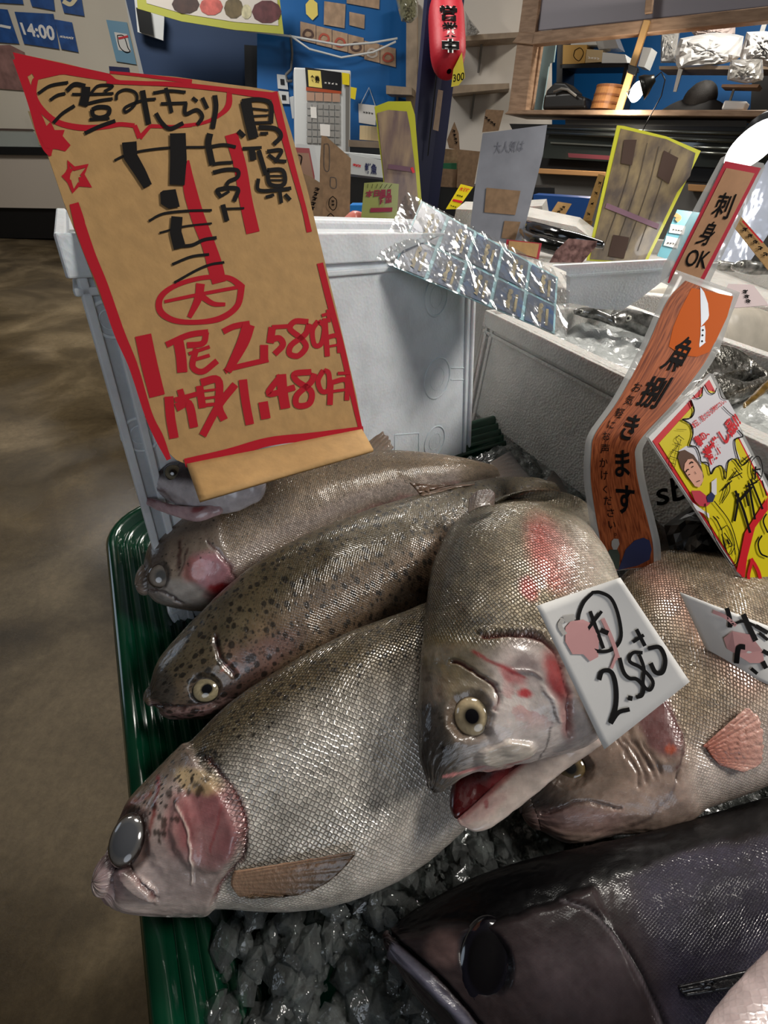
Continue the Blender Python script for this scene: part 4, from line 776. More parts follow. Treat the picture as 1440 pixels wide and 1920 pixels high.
for p, w_ in (([(275, 440), (400, 385), (512, 368)], 34), ([(500, 368), (482, 430), (392, 442)], 34), ([(340, 400), (358, 500), (366, 595)], 58), ([(402, 490), (520, 450)], 20), ([(412, 530), (520, 498)], 20), ([(445, 460), (424, 560), (480, 590), (562, 530)], 34),
    ([(595, 365), (660, 335), (745, 320)], 34), ([(605, 590), (640, 572), (850, 522)], 30), ([(826, 440), (826, 538)], 46), ([(870, 340), (962, 335)], 24), ([(872, 340), (860, 430)], 42), ([(860, 412), (910, 402), (932, 440), (885, 492)], 34),
    ([(1075, 310), (1000, 308), (972, 350), (1030, 400), (1062, 450), (1020, 500), (970, 490), (980, 440), (1058, 380), (1080, 320)], 32), ([(1130, 305), (1098, 360), (1110, 440), (1150, 430), (1165, 340), (1132, 305)], 28), ([(1168, 290), (1182, 505)], 30), ([(1170, 400), (1240, 392), (1250, 485)], 26), ([(1182, 450), (1238, 440)], 14), ([(1150, 275), (1218, 255)], 18), ([(1185, 240), (1192, 312)], 20),
    ([(290, 730), (300, 850), (320, 965)], 52), ([(352, 690), (372, 760)], 36), ([(322, 750), (452, 715)], 28), ([(330, 792), (400, 772), (432, 905)], 48), ([(462, 670), (480, 795)], 42), ([(470, 652), (568, 640), (572, 790), (602, 862)], 44), ([(480, 700), (560, 690)], 14), ([(480, 742), (560, 732)], 14), ([(480, 780), (560, 772)], 20), ([(664, 662), (572, 780), (480, 950)], 42),
    ([(706, 635), (722, 760), (746, 888)], 48), ([(820, 760), (836, 856)], 54), ([(920, 612), (852, 715), (1000, 678)], 34), ([(922, 605), (930, 700), (946, 798)], 56), ([(1092, 592), (1000, 602), (1010, 642), (1090, 700), (1080, 770), (1012, 780), (1012, 722), (1090, 650), (1108, 600)], 34), ([(1160, 582), (1130, 642), (1150, 700), (1190, 690), (1190, 602), (1162, 582)], 28), ([(1202, 640), (1196, 778)], 32), ([(1202, 652), (1288, 640), (1292, 752)], 28), ([(1206, 702), (1282, 692)], 16), ([(1240, 600), (1312, 598)], 18)): rd.line(p, w_, K3)
rd.line([(740, 325, 70), (705, 430, 66), (622, 590, 40)], T=K3)
rd.line([(380, 1105, 50), (620, 1052, 55), (850, 985, 50), (1100, 955, 45), (1385, 922, 50)], T=K3)
for p, w_ in (([(285, 382), (380, 322), (512, 298)], 24), ([(375, 432), (430, 395), (492, 380)], 24), ([(400, 602), (470, 530), (560, 472)], 26), ([(500, 362), (560, 312), (640, 325)], 34), ([(645, 330), (640, 400), (622, 475)], 66), ([(680, 382), (740, 322), (845, 325), (782, 366)], 22), ([(540, 386), (690, 386), (852, 380)], 20), ([(640, 462), (740, 436), (846, 420)], 24),
    ([(690, 502), (740, 482), (815, 490), (810, 540), (750, 562), (700, 545), (690, 502)], 32), ([(670, 576), (822, 568)], 22), ([(635, 680), (740, 630), (865, 585)], 28), ([(872, 430), (882, 380), (940, 352), (1010, 370), (1030, 420), (1000, 480), (942, 520), (936, 490), (990, 460), (1080, 430), (1170, 422)], 22), ([(1068, 358), (1090, 480), (1115, 612)], 42)): bk.line(p, w_, K1)
for p, w_ in (([(330, 92), (440, 76), (562, 86)], 22), ([(385, 168), (572, 162)], 22), ([(420, 55), (440, 130), (462, 232)], 28), ([(350, 235), (390, 300), (450, 345), (545, 305)], 30), ([(610, 125), (645, 152)], 24), ([(562, 160), (560, 240), (640, 212), (680, 260), (645, 318)], 28), ([(680, 125), (716, 202)], 28), ([(768, 108), (776, 200), (752, 345)], 36),
    ([(55, 572), (120, 540), (240, 505), (450, 480), (700, 476)], 17), ([(300, 1002), (400, 950), (560, 930), (748, 925)], 18), ([(375, 1086), (550, 1040), (748, 1018)], 14), ([(480, 1180), (600, 1174), (690, 1135), (782, 1120)], 24), ([(465, 1310), (600, 1255), (728, 1238)], 19), ([(480, 1440), (640, 1350), (740, 1310), (836, 1295)], 18),
    ([(735, 380), (722, 450), (738, 540), (752, 602)], 46), ([(722, 477), (830, 460), (918, 476)], 24), ([(750, 600), (800, 590), (898, 584)], 22), ([(755, 657), (850, 636), (930, 642), (930, 690), (870, 720), (850, 752)], 28), ([(815, 835), (790, 780), (930, 772), (905, 862)], 30), ([(812, 825), (872, 790)], 20), ([(825, 885), (855, 1002)], 36), ([(840, 915), (978, 910)], 15),
    ([(960, 150), (1080, 138), (1165, 172), (1168, 310)], 32), ([(1020, 200), (1152, 214)], 14), ([(1030, 256), (1152, 250)], 14), ([(1040, 304), (1182, 300)], 20), ([(1080, 335), (1200, 345), (1238, 400), (1188, 456)], 32), ([(935, 360), (978, 402)], 34), ([(1090, 380), (1148, 378)], 22), ([(965, 486), (1102, 480)], 22), ([(1030, 490), (1042, 570)], 46), ([(1080, 500), (1110, 600), (1132, 672)], 34), ([(1140, 506), (1242, 500), (1195, 585)], 26), ([(1150, 530), (1210, 570), (1278, 578)], 24),
    ([(1140, 640), (1250, 642), (1260, 740), (1162, 740), (1140, 640)], 30), ([(1160, 680), (1252, 680)], 12), ([(1160, 710), (1252, 710)], 12), ([(1078, 700), (1080, 780), (1200, 782), (1312, 768)], 26), ([(1230, 790), (1242, 874)], 26), ([(1130, 832), (1190, 815)], 22), ([(1268, 812), (1306, 852)], 26)): bk.line(p, w_, K2)
bk.line([(160, 440, 105), (170, 545, 100), (235, 650, 85), (292, 755, 66)], T=K2, smooth=False); bk.line([(505, 378, 112), (510, 560, 118), (500, 745, 108)], T=K2, smooth=False)
bk.line([(988, 150, 80), (1012, 280, 72), (1045, 414, 72)], T=K2, smooth=False); bk.line([(500, 970, 80), (490, 1080, 84), (520, 1195, 90)], T=K2, smooth=False)
bk.poly([(380, 800), (400, 785), (490, 775), (520, 900), (440, 915), (385, 880)], K2)
rd.build('red_lettering', RED, sign); bk.build('black_lettering', BLACK, sign)
# ================================================================== PRICE CARDS on the fish
def card(name, label, cornersd, matr, group, curl=None, n=16):
    """cornersd: TL,TR,BR,BL each (px,py,depth): gently curved paper"""
    A = [np.array(c) for c in cornersd]
    def at(u, v):
        p = (A[0]*(1-u)+A[1]*u)*(1-v)+(A[3]*(1-u)+A[2]*u)*v; return p
    o = empty(name, pd(*cornersd[3]), label, 'price card', group); V = []
    for i in range(n):
        for j in range(n):
            p = at(i/(n-1), j/(n-1)); V.append(pd(p[0], p[1], p[2]+(curl(i/(n-1), j/(n-1)) if curl else 0)))
    s = mesh('paper', V, [(i*n+j, (i+1)*n+j, (i+1)*n+j+1, i*n+j+1) for i in range(n-1) for j in range(n-1)], matr, o, True); solid(s, .0004, 0)
    # depth of any picture position on the card (inverse bilinear by search)
    G = np.array([[*at(a, b)[:3], a, b] for a in np.linspace(-.05, 1.05, 60) for b in np.linspace(-.05, 1.05, 60)])
    def surf(px, py, off):
        i = np.argsort((G[:, 0]-px)**2+(G[:, 1]-py)**2)[:4]; w_ = 1/((G[i, 0]-px)**2+(G[i, 1]-py)**2+.5); g = (G[i]*w_[:, None]).sum(0)/w_.sum()
        return pd(px, py, g[2]+(curl(g[3], g[4]) if curl else 0)-.0007-off)
    return o, surf
dd = min(depth_of(on_body(dD, x, y)) for x in range(1010, 1180, 10) for y in range(1100, 1390, 10) if np.min((dD['px']-x)**2+(dD['py']-y)**2) < 60)
c1, s1 = card('price_card', 'white price card marked 2.580, lying on the open-mouthed trout', [(1006, 1136, dd-.002), (1163, 1083, dd+.004), (1293, 1278, dd+.002), (1133, 1405, dd-.002)], PAPER, 'handwritten white price cards on trout', lambda u, v: .004*math.sin(u*3)*(1-v))
KC = (960, 1040, 3); pk = Ink(s1); gy = Ink(s1); bk = Ink(s1, .0004)
pk.poly([(300, 410), (330, 375), (400, 365), (450, 390), (490, 470), (485, 575), (440, 600), (400, 560), (340, 560), (300, 490)], KC); pk.line([(510, 360), (560, 470), (600, 590)], 22, KC); pk.line([(560, 640), (590, 560)], 16, KC)
gy.line([(290, 360), (270, 400), (300, 450)], 26, KC); gy.poly([(285, 345), (350, 335), (360, 362), (300, 385)], KC)
for p, w_ in (([(455, 212), (400, 275), (372, 370), (392, 480), (470, 540), (560, 535), (612, 470), (600, 350), (560, 250), (500, 214)], 20), ([(410, 442), (505, 318)], 18), ([(440, 318), (480, 430), (515, 528)], 20), ([(498, 424), (542, 442)], 28), ([(490, 705), (510, 655), (560, 662), (585, 740), (585, 850), (555, 950)], 25), ([(555, 950), (600, 888), (662, 870)], 25), ([(652, 805), (678, 810)], 28),
    ([(605, 580), (628, 660), (660, 695), (700, 700), (738, 740), (732, 790), (698, 802)], 22), ([(735, 552), (680, 552), (662, 600), (730, 640), (792, 712), (775, 762), (738, 730), (742, 640), (715, 560)], 20), ([(765, 528), (830, 522), (862, 590), (848, 660), (808, 662), (780, 610)], 25), ([(700, 420), (748, 514)], 22), ([(680, 492), (742, 452)], 19)): bk.line(p, w_, KC, p[0] == (455, 212))
pk.build('pink_ink', PINK, c1); gy.build('grey_smudge', mat('grey_wash', S(186, 182, 176), .6), c1); bk.build('black_lettering', BLACK, c1)
de = depth_of(on_body(dE, 1330, 1190))
c2, s2 = card('price_card', 'curled white price card with a pink blot, at the right frame edge', [(1274, 1110, de-.006), (1470, 1185, de-.02), (1500, 1310, de-.03), (1332, 1236, de-.008)], PAPER, 'handwritten white price cards on trout', lambda u, v: -.006*math.sin(u*3.1))
pk = Ink(s2); bk = Ink(s2, .0004); pk.poly([(1190, 470), (1240, 430), (1340, 450), (1410, 540), (1420, 610), (1340, 610), (1260, 560), (1210, 530)], KC); pk.line([(1130, 320), (1200, 350), (1260, 400)], 20, KC)
for p, w_ in (([(1208, 300), (1225, 360), (1225, 410)], 26), ([(1235, 395), (1300, 375), (1370, 400)], 16), ([(1300, 335), (1340, 420), (1372, 485)], 30), ([(1370, 400), (1440, 440)], 24), ([(1390, 440), (1440, 480)], 18), ([(1312, 520), (1275, 525), (1262, 612)], 30), ([(1345, 640), (1380, 670)], 20), ([(1410, 540), (1445, 560)], 24), ([(1410, 600), (1430, 640)], 26)): bk.line(p, w_, KC)
pk.build('pink_ink', PINK, c2); bk.build('black_lettering', BLACK, c2)
# ================================================================== ORANGE WOOD-GRAIN STRIP (laminated, bent)
def strip_depth(py): return float(np.interp(py, [500, 660, 820, 900, 1080], [.505, .492, .470, .468, .462]))
ss = lambda x, y, o: pd(x, y, strip_depth(y)-o)
Lh = [(1268, 506), (1238, 565), (1200, 650), (1150, 745), (1104, 812), (1096, 850), (1095, 900), (1103, 960), (1112, 1010), (1122, 1075)]
Rh = [(1388, 548), (1368, 600), (1340, 672), (1280, 752), (1212, 828), (1206, 870), (1214, 920), (1228, 975), (1238, 1020), (1240, 1060)]
def ribbon(L_, R_, surf, off, inset=0.0, n=60, m_=8):
    a, b = catmull(L_, n), catmull(R_, n); V = []
    for p, q in zip(a, b):
        for j in range(m_): t = inset+(1-2*inset)*j/(m_-1); x = p*(1-t)+q*t; V.append(surf(x[0], x[1], off))
    return V, [(i*m_+j, (i+1)*m_+j, (i+1)*m_+j+1, i*m_+j+1) for i in range(n-1) for j in range(m_-1)]
def wood_print():
    m = bpy.data.materials.new('woodgrain_print'); m.use_nodes = True; N, L = nt(m); b = N['Principled BSDF']; uv = N.new('ShaderNodeUVMap'); mp = N.new('ShaderNodeMapping'); mp.inputs['Scale'].default_value = (14, 1.6, 1)
    L.new(uv.outputs[0], mp.inputs[0]); n = N.new('ShaderNodeTexNoise'); n.inputs['Scale'].default_value = 2.2; n.inputs['Detail'].default_value = 6; n.inputs['Distortion'].default_value = .4; L.new(mp.outputs[0], n.inputs[0])
    r = N.new('ShaderNodeValToRGB'); E_ = r.color_ramp.elements; E_[0].position = .32; E_[0].color = (*S(112, 48, 22), 1); E_[1].position = .62; E_[1].color = (*S(182, 98, 54), 1); L.new(n.outputs['Fac'], r.inputs[0]); L.new(r.outputs[0], b.inputs['Base Color'])
    b.inputs['Roughness'].default_value = .5; b.inputs['Specular IOR Level'].default_value = .12; return m
st = empty('strip_sign', ss(1180, 1060, 0), 'bent laminated orange wood-grain strip sign with a white knife picture, standing among the fish', 'sign')
V, Fc = ribbon(Lh, Rh, ss, 0); o = mesh('laminate', V, Fc, LAM, st, True); solid(o, .0004, -1)
Li = [(p[0]+13+(4 if i == 0 else 0), p[1]+(20 if i == 0 else 0)) for i, p in enumerate(Lh)]; Ri = [(q[0]-14, q[1]+(12 if i == 0 else 0)) for i, q in enumerate(Rh)]; Ri[-1] = (1226, 1062); Li[-1] = (1135, 1070)
V, Fc = ribbon(Li, Ri, ss, .0006); o = mesh('printed_paper', V, Fc, wood_print(), st, True); uvl = o.data.uv_layers.new(name='UVMap')
for lp in o.data.loops: i = lp.vertex_index; uvl.data[lp.index].uv = ((i % 8)/7, (i//8)/59*4)
K6, K7 = (1040, 280, 3.6), (1040, 680, 3.6)
ik = Ink(ss, .0009); ik.poly([(925, 935), (1205, 992), (1165, 1130), (1090, 1290), (1040, 1370), (960, 1400), (860, 1390), (770, 1330), (800, 1200), (850, 1080)], K6); ik.build('orange_patch', mat('orange_print', S(206, 92, 6), .6, spec=.1), st)
ik = Ink(ss, .0012); ik.poly([(983, 930), (1010, 965), (1035, 1040), (1042, 1120), (1035, 1145), (988, 1196)], K6); ik.poly([(985, 1200), (1012, 1188), (1018, 1225), (1015, 1298), (1022, 1300), (978, 1337), (976, 1320), (985, 1250)], K6); ik.build('knife_picture', mat('pale_blue_print', S(206, 214, 226), .4), st)
ik = Ink(ss, .0014)
for a in ((1000, 1220), (998, 1255), (995, 1295)): ik.line([(a[0]-4, a[1]+4), (a[0]+5, a[1]-4)], 12, K6)
ik.text('魚', [(875, 1250), (965, 1290), (850, 1520), (700, 1480)], .02, K6)
for t_, q_ in (('捌', [(650, 88), (805, 100), (675, 318), (538, 290)]), ('き', [(505, 340), (595, 362), (520, 532), (428, 508)]), ('ま', [(410, 595), (508, 585), (508, 772), (408, 772)]), ('す', [(412, 820), (542, 835), (530, 1025), (418, 1020)])): ik.text(t_, q_, .022, K7)
for t_, q_ in (('お', [(550, 128), (602, 142), (572, 200), (515, 190)]), ('気', [(498, 214), (546, 222), (520, 290), (462, 280)]), ('軽', [(424, 300), (482, 312), (446, 376), (402, 368)]), ('に', [(370, 388), (416, 400), (396, 446), (352, 440)]), ('お', [(325, 463), (377, 470), (372, 526), (325, 520)]), ('声', [(312, 545), (372, 550), (366, 612), (308, 614)]), ('か', [(304, 645), (360, 645), (356, 706), (304, 706)]), ('け', [(314, 730), (360, 730), (356, 792), (314, 792)]), ('く', [(328, 830), (355, 830), (355, 882), (328, 882)]), ('だ', [(330, 900), (386, 905), (386, 962), (335, 962)]), ('さ', [(355, 985), (402, 985), (402, 1042), (355, 1042)]), ('い', [(362, 1070), (412, 1075), (412, 1120), (366, 1120)])): ik.text(t_, q_, .004, K7)
ik.line([(400, 1160), (412, 1152), (415, 1165), (402, 1170)], 3, K7)
ik.build('lettering', BLKP, st)
ik = Ink(ss, .0012); ik.poly([(480, 1260), (540, 1200), (600, 1182), (640, 1200), (655, 1260), (640, 1330), (560, 1370), (470, 1390), (430, 1400), (455, 1330)], K7); ik.build('blue_fish_picture', mat('navy_print', S(36, 42, 88), .4), st)
ik = Ink(ss, .0016); ik.poly([(352, 1290), (370, 1262), (425, 1262), (440, 1300), (435, 1390), (385, 1420), (345, 1400), (338, 1340)], K7); ik.build('figure_picture', mat('green_print', S(58, 70, 56), .4), st)
ik = Ink(ss, .0019); ik.poly([(338, 1330), (352, 1320), (370, 1380), (420, 1395), (415, 1412), (360, 1405)], K7); ik.build('arm_picture', mat('skin_print', S(206, 122, 98), .4), st)
ik = Ink(ss, .0019); ik.poly([(385, 1205), (400, 1188), (430, 1190), (438, 1225), (420, 1262), (395, 1262), (384, 1235)], K7); ik.build('head_picture', mat('grey_print', S(170, 166, 160), .4), st)
# ================================================================== SASHIMI STRIP
PSa = Plane(pd(1330, 440, .60), -14, 30)
sa = empty('strip_sign', PSa.at(1265, 600), 'kraft strip sign with red border and letters OK, rising behind the orange strip', 'sign')
def boardpart(name, pl, pts, off, th, matr, par):
    m = MB(); m.prism([pl.at(p[0], p[1], off) for p in pts], -pl.n*th); return m.build(name, matr, par)
boardpart('laminate', PSa, [(1352, 296), (1362, 291), (1432, 306), (1434, 314), (1316, 560), (1238, 528), (1243, 500)], 0, .0008, LAM, sa)
boardpart('red_border', PSa, [(1360, 302), (1427, 315), (1310, 545), (1252, 530), (1258, 510)], .0012, .0006, mat('red_border_print', S(196, 30, 56), .4, coat=.4), sa)
boardpart('printed_paper', PSa, [(1362, 315), (1415, 325), (1304, 540), (1258, 528), (1262, 515)], .0018, .0006, mat('tan_print', S(196, 146, 106), .4, noise=.15, nscale=40, coat=.4), sa)
ik = Ink(PSa.at, .0024)
for t_, q_ in (('刺', [(1120, 288), (1232, 300), (1165, 475), (1050, 450)]), ('身', [(1035, 482), (1118, 492), (1035, 660), (945, 638)]), ('OK', [(915, 672), (1062, 690), (1015, 808), (868, 785)])): ik.text(t_, q_, .012, K6)
ik.build('lettering', BLKP, sa)
# ================================================================== YELLOW POSTER
PY = Plane(pd(1330, 900, .415), 20, 42); K8 = (1200, 690, 4.174)
yp = empty('poster_sign', PY.at(1440, 1150), 'laminated yellow and red poster with a cartoon face, tilted at the right edge', 'sign')
boardpart('laminate', PY, [(1211, 818), (1330, 699), (1338, 702), (1580, 1180), (1450, 1180)], 0, .001, LAM, yp)
boardpart('white_paper', PY, [(1216, 820), (1332, 704), (1575, 1178), (1452, 1178)], .0006, .0005, PAPER, yp)
boardpart('red_border', PY, [(1224, 827), (1330, 712), (1570, 1178), (1455, 1178)], .0012, .0005, REDP, yp)
boardpart('yellow_field', PY, [(1236, 831), (1296, 765), (1322, 730), (1340, 735), (1560, 1170), (1468, 1170), (1380, 1060)], .0018, .0005, YEL, yp)
burst = [(330, 400), (400, 385), (425, 330), (395, 245), (440, 235), (490, 220), (498, 135), (540, 195), (590, 195), (600, 160), (640, 230), (690, 250), (745, 350), (800, 535), (745, 560), (755, 640), (790, 720), (740, 705), (690, 740), (680, 820), (640, 760), (600, 775), (560, 830), (540, 770), (480, 735), (470, 690), (440, 620), (395, 600), (415, 520), (400, 450)]
bl = Ink(PY.at, .0022); bl.poly(burst, K8); bl.poly([(300, 650), (360, 610), (430, 615), (475, 680), (480, 780), (440, 760), (380, 680)], K8); bl.build('white_burst', mat('white_print', S(226, 222, 226), .4, coat=.3), yp)
ol = Ink(PY.at, .0032)
for p, w_ in (([(330, 402), (400, 388), (425, 330), (400, 250)], 9), ([(330, 402), (395, 440), (415, 510), (385, 610)], 9), ([(385, 610), (440, 620), (470, 690), (480, 735), (530, 745), (555, 830), (590, 780), (640, 770), (668, 870), (690, 740), (735, 715), (800, 800)], 9), ([(770, 485), (805, 535), (745, 560), (755, 660), (800, 760), (880, 690)], 9), ([(415, 210), (440, 238), (480, 225), (495, 140)], 6), ([(505, 130), (540, 190), (580, 200), (600, 155)], 7), ([(620, 160), (640, 230), (685, 248)], 6), ([(650, 300), (700, 350), (740, 380)], 6),
    ([(310, 525), (280, 555), (300, 600), (240, 680), (225, 760), (260, 800)], 4), ([(300, 525), (345, 560)], 4), ([(270, 585), (325, 605)], 4), ([(250, 640), (310, 660)], 4), ([(235, 690), (300, 712)], 4), ([(232, 735), (280, 755)], 4), ([(320, 560), (300, 640), (270, 780)], 4), ([(285, 480), (365, 483)], 3)): ol.line(p, w_, K8)
for p, w_ in (([(640, 1040), (690, 900), (700, 960), (640, 1060)], 7), ([(640, 960), (720, 880)], 9), ([(700, 880), (760, 800)], 8), ([(720, 860), (800, 820)], 8), ([(740, 780), (800, 860)], 7), ([(790, 740), (860, 680)], 6), ([(800, 700), (850, 740)], 6), ([(740, 1200), (760, 1090), (770, 980)], 18), ([(745, 960), (805, 1100), (862, 1290)], 20), ([(780, 1040), (880, 930)], 16), ([(820, 960), (850, 1080)], 16), ([(850, 900), (900, 1185)], 18), ([(830, 930), (920, 890)], 12), ([(865, 870), (960, 1105)], 16),
    ([(905, 770), (900, 870)], 14), ([(885, 800), (945, 790)], 12), ([(910, 810), (945, 850)], 10), ([(955, 880), (990, 1000)], 10), ([(570, 1160), (600, 1190), (640, 1270)], 9), ([(600, 1160), (620, 1180)], 7), ([(640, 1300), (680, 1440)], 9), ([(660, 1290), (720, 1380), (700, 1400)], 8), ([(680, 1340), (700, 1380)], 14), ([(735, 1380), (745, 1460)], 7)): ol.line(p, w_, K8)
ol.line([(910, 690), (870, 740), (870, 830), (910, 885), (950, 850), (958, 770), (935, 700)], 7, K8, True)
ol.line([(580, 1040), (700, 1200), (760, 1380), (775, 1470), (750, 1535), (710, 1530), (600, 1360), (530, 1180), (510, 1060)], 7, K8); ol.line([(640, 1260), (690, 1240), (740, 1380), (700, 1460), (655, 1380)], 6, K8, True); ol.line([(955, 1310), (925, 1370), (945, 1450), (1000, 1480)], 13, K8); ol.line([(990, 1140), (965, 1200), (1000, 1290)], 12, K8)
ol.build('black_lettering', BLKP, yp)
rt = Ink(PY.at, .0034); rt.text('本日、見たなら絶対コレ。', [(395, 432), (655, 235), (680, 268), (425, 482)], .02, K8); rt.text('春の、', [(412, 548), (505, 475), (550, 520), (470, 630)], .04, K8); rt.text('激推し品!!', [(480, 655), (735, 335), (800, 440), (560, 770)], .045, K8)
rt.poly([(820, 1290), (1000, 1010), (1002, 1110), (900, 1250), (840, 1480), (820, 1640), (755, 1590), (790, 1440)], K8)
for p, w_ in (([(870, 1490), (930, 1600), (960, 1760)], 26), ([(880, 1500), (850, 1640), (900, 1700), (1000, 1790)], 24), ([(840, 1650), (900, 1780), (960, 1850)], 24)): rt.line(p, w_, K8)
rt.build('red_lettering', REDP, yp)
fc = Ink(PY.at, .0026); fc.poly([(310, 650), (350, 640), (420, 680), (480, 770), (500, 850), (480, 920), (430, 920), (370, 860), (320, 780), (295, 700)], K8); fc.build('hood_picture', mat('brown_print', S(92, 62, 46), .4), yp)
fc = Ink(PY.at, .0031); fc.poly([(350, 750), (375, 715), (410, 710), (445, 745), (490, 820), (495, 880), (465, 935), (430, 925), (375, 850), (345, 800)], K8); fc.build('face_picture', mat('face_print', S(228, 170, 146), .4), yp)
fc = Ink(PY.at, .0036); 
for p, w_ in (([(360, 815), (372, 795), (384, 795)], 8), ([(390, 750), (402, 735), (418, 742)], 8), ([(380, 838), (392, 830)], 7), ([(405, 778), (418, 768)], 7), ([(428, 810), (440, 830)], 3), ([(445, 890), (470, 880)], 5)): fc.line(p, w_, K8)
fc.build('face_lines', BLKP, yp)
fc = Ink(PY.at, .0030); fc.poly([(400, 960), (470, 960), (520, 1000), (550, 1060), (520, 1085), (470, 1080), (430, 1040)], K8); fc.build('red_fish_picture', mat('crimson_print', S(196, 60, 76), .4), yp)
fc = Ink(PY.at, .0034); fc.poly([(520, 1010), (560, 970), (590, 1000), (570, 1050), (530, 1050)], K8); fc.build('blue_cloth_picture', mat('navy_print', S(36, 42, 88), .4), yp)
fc = Ink(PY.at, .0030); fc.poly([(410, 1050), (490, 1110), (540, 1140), (545, 1180), (500, 1140), (440, 1110)], K8); fc.poly([(560, 890), (600, 860), (600, 990), (560, 1000)], K8); fc.build('white_cloud', mat('white_print', S(226, 222, 226), .4), yp)
# ================================================================== PLASTIC-WRAPPED STICKER SHEET
PP = Plane(pd(900, 500, .53), 33, 60)
pp = empty('sticker_sheet', PP.at(900, 500), 'blue sticker sheet in crinkled clear film, slanting across the tall foam box corner', 'sticker sheet')
ctl, ctr_, cbr, cbl = (790, 376), (1046, 520), (1040, 626), (738, 500)
boardpart('paper', PP, [ctl, ctr_, cbr, cbl], 0, .001, mat('aqua_print', S(150, 196, 206), .45), pp)
SKY = mat('blue_photo_print', S(40, 74, 116), .35, noise=.5, nscale=60, coat=.5, col2=S(92, 100, 112)); GOLD = mat('gold_print', S(150, 136, 96), .45)
def bil(u, v): return tuple((np.array(ctl)*(1-u)+np.array(ctr_)*u)*(1-v)+(np.array(cbl)*(1-u)+np.array(cbr)*u)*v)
gl = Ink(PP.at, .0018); bb = Ink(PP.at, .0012)
for i in range(5):
    for j in range(2):
        u0, u1, v0, v1 = i/5+.012, (i+1)/5-.012, j/2+.025, (j+1)/2-.025; bb.poly([bil(u0, v0), bil(u1, v0), bil(u1, v1), bil(u0, v1)])
        um = (u0+u1)/2; gl.line([(*bil(um+.004*math.sin(q*2.3), v0+.06+q*.045), 5+4*(q % 2)) for q in range(8)]); gl.line([(*bil(um+.045, v0+.1), 5), (*bil(um+.045, v1-.06), 5)])
bb.build('blue_pictures', SKY, pp); gl.build('gold_lettering', GOLD, pp)
def film_mat():
    m = bpy.data.materials.new('clear_film'); m.use_nodes = True; N, L = nt(m); N.remove(N['Principled BSDF']); g = N.new('ShaderNodeBsdfGlossy'); g.inputs['Roughness'].default_value = .12; t = N.new('ShaderNodeBsdfTransparent'); d = N.new('ShaderNodeBsdfDiffuse'); d.inputs[0].default_value = (.8, .8, .8, 1)
    f = N.new('ShaderNodeLayerWeight'); f.inputs[0].default_value = .25; mt = N.new('ShaderNodeMath'); mt.operation = 'MULTIPLY_ADD'; mt.inputs[1].default_value = .42; mt.inputs[2].default_value = .02
    L.new(f.outputs['Fresnel'], mt.inputs[0]); mx = N.new('ShaderNodeMixShader'); L.new(mt.outputs[0], mx.inputs[0]); L.new(t.outputs[0], mx.inputs[1]); L.new(g.outputs[0], mx.inputs[2]); m2 = N.new('ShaderNodeMixShader'); m2.inputs[0].default_value = .06; L.new(mx.outputs[0], m2.inputs[1]); L.new(d.outputs[0], m2.inputs[2]); L.new(m2.outputs[0], N['Material Output'].inputs[0]); return m
FILM = film_mat()
def film(name, q, pl, amp, nx, ny, par, off=.004, sd=3, matr=None, sc=60):
    V = []
    for i in range(nx):
        for j in range(ny):
            u, v = i/(nx-1), j/(ny-1); p = (np.array(q[0])*(1-u)+np.array(q[1])*u)*(1-v)+(np.array(q[3])*(1-u)+np.array(q[2])*u)*v
            w_ = pl.at(p[0], p[1], off); h = fbm(np.array([w_[0]*1.0+9+.4*w_[1]]), np.array([w_[1]*.35+9]), sc, sd)[0]; r = abs(h-.5)*2
            V.append(pl.at(p[0], p[1], off+amp*r+amp*.12*random.random()))
    return mesh(name, V, [(i*ny+j, (i+1)*ny+j, (i+1)*ny+j+1, i*ny+j+1) for i in range(nx-1) for j in range(ny-1)], matr or FILM, par, True)
film('clear_film', [(762, 360), (1070, 520), (1062, 637), (706, 486)], PP, .010, 110, 50, pp, sc=38)
# ================================================================== ROOM SHELL
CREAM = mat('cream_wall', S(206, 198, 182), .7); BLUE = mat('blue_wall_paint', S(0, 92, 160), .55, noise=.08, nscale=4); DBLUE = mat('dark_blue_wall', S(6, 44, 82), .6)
WWALL = mat('white_wall_paint', S(196, 190, 182), .7); DARKG = mat('dark_ceiling', S(120, 116, 110), .8); NAVY = mat('navy_post_paint', S(4, 14, 62), .5)
WOOD = mat('pine_wood', S(164, 134, 108), .6, noise=.2, nscale=9, stretch=(1, 1, 6), bump=.05, col2=S(136, 108, 84)); WOOD2 = mat('grey_wood', S(150, 132, 112), .6, noise=.25, nscale=12)
BLK = mat('black_plastic', S(20, 20, 21), .35); WHITE = mat('white_enamel', S(205, 208, 208), .4); GREY = mat('grey_panel', S(112, 110, 106), .6); DKM = mat('dark_metal', S(42, 43, 44), .3, .6)
def shell(name, a, b, matr):
    a, b = np.array(a, float), np.array(b, float); m = MB(); h = (b-a)/2; m.box((a+b)/2, (h[0], 0, 0), (0, h[1], 0), (0, 0, h[2])); return tag(m.build(name, matr), kind='structure')
shell('ceiling', (-8, -3, 3.4), (8, 13, 3.5), DARKG); shell('wall_back', (-8, -3, 0), (8, -2.9, 3.4), WWALL); shell('wall_left', (-8, -3, 0), (-7.9, 13, 3.4), CREAM); shell('wall_right', (7.9, -3, 0), (8, 13, 3.4), WWALL); shell('wall_front', (-8, 12.9, 0), (8, 13, 3.4), DBLUE)
def vplane(px, py, d, yaw, tilt=0): return Plane(pd(px, py, d), yaw, tilt)
